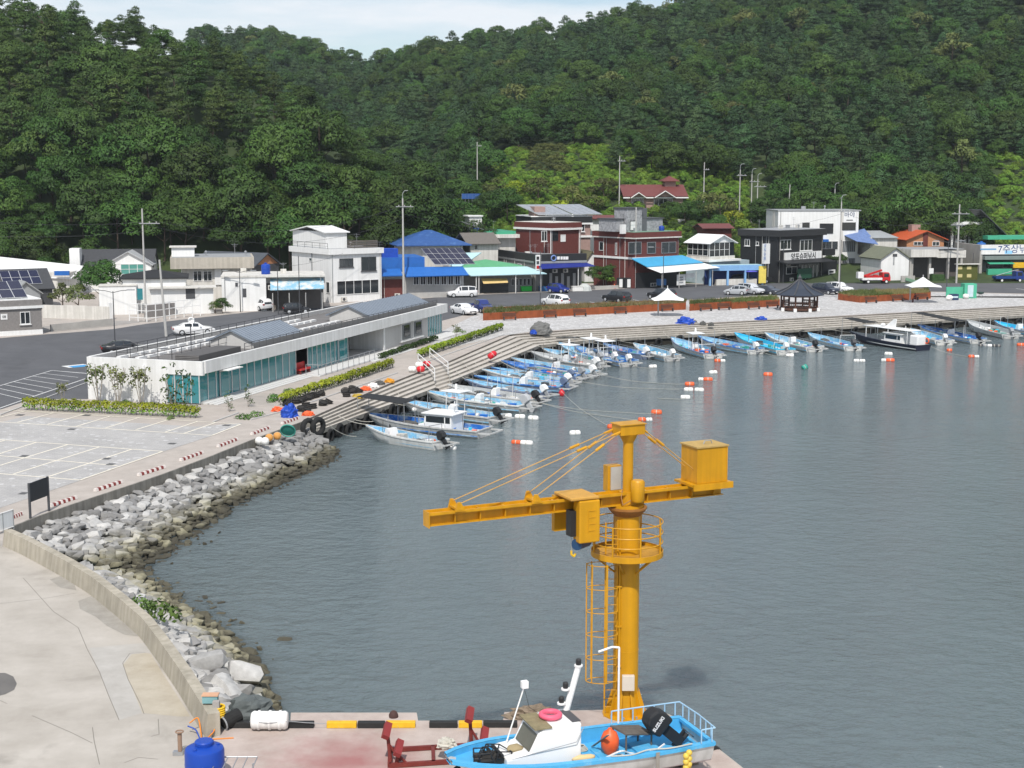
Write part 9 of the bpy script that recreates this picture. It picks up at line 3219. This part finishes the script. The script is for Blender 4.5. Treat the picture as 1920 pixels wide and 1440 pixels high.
MB().tube([(x1-.1,.6,zd+.6),(x0+.2,.72,zd+.9),(x0-.05,.66,zd+1.3)],.012,5).build("cabin_cord",GREY,hb)
for k in range(4):
 MB().box(x1+.05+k*.17,x1+.13+k*.17,-.35,.5,zd+.5+.06*(3-k),zd+.56+.06*(3-k)).build("hauler_bar",BLACK,hb)
lump("white_net",hb,(x1+.75,.45,zd+.1),.45,.35,.16,mat("white net",(.58,.58,.56),.95,var=.4,scale=6),4)
for xa,xb in ((L*.30,L*.43),(L*.17,L*.27)):
 MB().box(xa,xb,-.55,.55,zd-.0,zd+.06).build("deck_hatch",SKYD,hb,bevel=.01)
for k in range(5):
 MB().box(L*.45-k*.28,L*.45-k*.28+.1,.2,.72,zd+.002,zd+.03).build("deck_batten",mat("deck batten blue",(.03,.30,.66),.5),hb)
tb=MB()
tbl=empty("plank",(0,0,0))
bpy.data.objects.remove(tbl)
TBM=Matrix.Translation((L*.265,-.25,zd+.58))@Matrix.Rotation(R(-14),4,'Y')@rotz(R(18))
tbo=MB().box(-.62,.62,-.36,.36,-.03,0,TBM).build("sorting_table",WOOD_G,hb)
for k in range(5):
 MB().box(-.62,.62,-.36+k*.146,-.36+k*.146+.135,.002,.022,TBM).build("plank",WOOD_G,tbo)
for x,y in ((-.55,-.3),(-.55,.3),(.55,-.3),(.55,.3)):
 q=TBM@Vector((x,y,-.03))
 MB().cyl((q.x,q.y,zd),q,.03,.03,6).build("table_leg",WOOD_G,tbo)
MB().lathe([(.05,-.4),(.16,-.37),(.27,-.15),(.28,.1),(.2,.3),(.08,.38),(.06,.43)],18,(L*.375,-.02,zd+.42)).build("orange_buoy",ORANGE,hb,auto=40)
MB().box(-.05,.05,-.7,.7,0,.02,Matrix.Translation((L*.41,-.1,zd+.45))@Matrix.Rotation(R(35),4,'X')).build("grey_strap",mat("grey strap",(.28,.26,.23),.9),hb)
lump("yellow_floats",hb,(x0+.05,.9,zd+.45),.38,.12,.13,mat("cream floats",(.70,.50,.25),.7),6)
for x in (L*.255,x1-1.25):
 MB().box(x-.06,x+.06,B/2+.04,B/2+.055,.1,.86).build("lifting_strap",mat("grey strap",(.28,.26,.23),.9),hb)
for k in range(7):
 MB().ball((L*.13+.1*(k%2),B/2+.16,.75-.09*k),.1,.1,.1,9,6).build("yellow_float",mat("yellow float",(.70,.50,.08),.5),hb,smooth=True)
ob=outboard(hb,L*.15,zd+.62,BLACK,1.14,48)
tm=Matrix.Translation((L*.15+.27,.266,zd+.86))@Matrix.Rotation(R(180),4,'Z')@Matrix.Rotation(R(90),4,'X')@Matrix.Rotation(R(52),4,'Z')
text_mesh("motor_lettering","SUZUKI",.155,mat("white decal",(.7,.7,.7),.4),hb,tm,.006)
rl=[(L*.30,-B/2+.1,.86),(L*.12,-B/2+.1,.86),(.0,-B/2+.12,.86),(-.05,0,.86),(.0,B/2-.12,.86),(L*.06,B/2-.1,.86)]
rail("stern_railing",rl,.42,15,mat("pale blue rail",(.35,.55,.72),.5),hb,.022,0)
MB().tube([(L*.27,-B/2+.1,.86),(L*.27,-B/2+.1,3.3),(L*.30,-B/2+.1,3.35),(L*.36,-B/2+.1,3.25)],.035,8).build("davit_pole",WHITE_CLEAN,hb)
MB().tube(smooth_path([(L*.42,.3,zd+.05),(L*.36,.5,zd+.3),(L*.30,.2,zd+.05),(L*.25,.6,zd+.1),(L*.2,.9,zd+.5)],6),.03,6).build("white_rope",FLOATW,hb)
lump("orange_fender_bow",hb,(L+.05,.2,.7),.14,.14,.22,RUBBER,5)
hz=MB().box(-420,460,-5,760,-6,190).build("haze",None)
hm=bpy.data.materials.new("thin sea air")
hm.use_nodes=True
t=hm.node_tree
t.nodes.clear()
ho=t.nodes.new("ShaderNodeOutputMaterial")
pv_=t.nodes.new("ShaderNodeVolumePrincipled")
pv_.inputs['Color'].default_value=(.80,.88,.96,1)
pv_.inputs['Density'].default_value=0.00012
pv_.inputs['Anisotropy'].default_value=0.2
t.links.new(pv_.outputs['Volume'],ho.inputs['Volume'])
hz.data.materials.append(hm)
tag(hz,"thin pale haze over the whole harbour","haze",kind="stuff")
scene.cycles.volume_bounces=0
scene.cycles.volume_max_steps=16
texts_to_mesh()
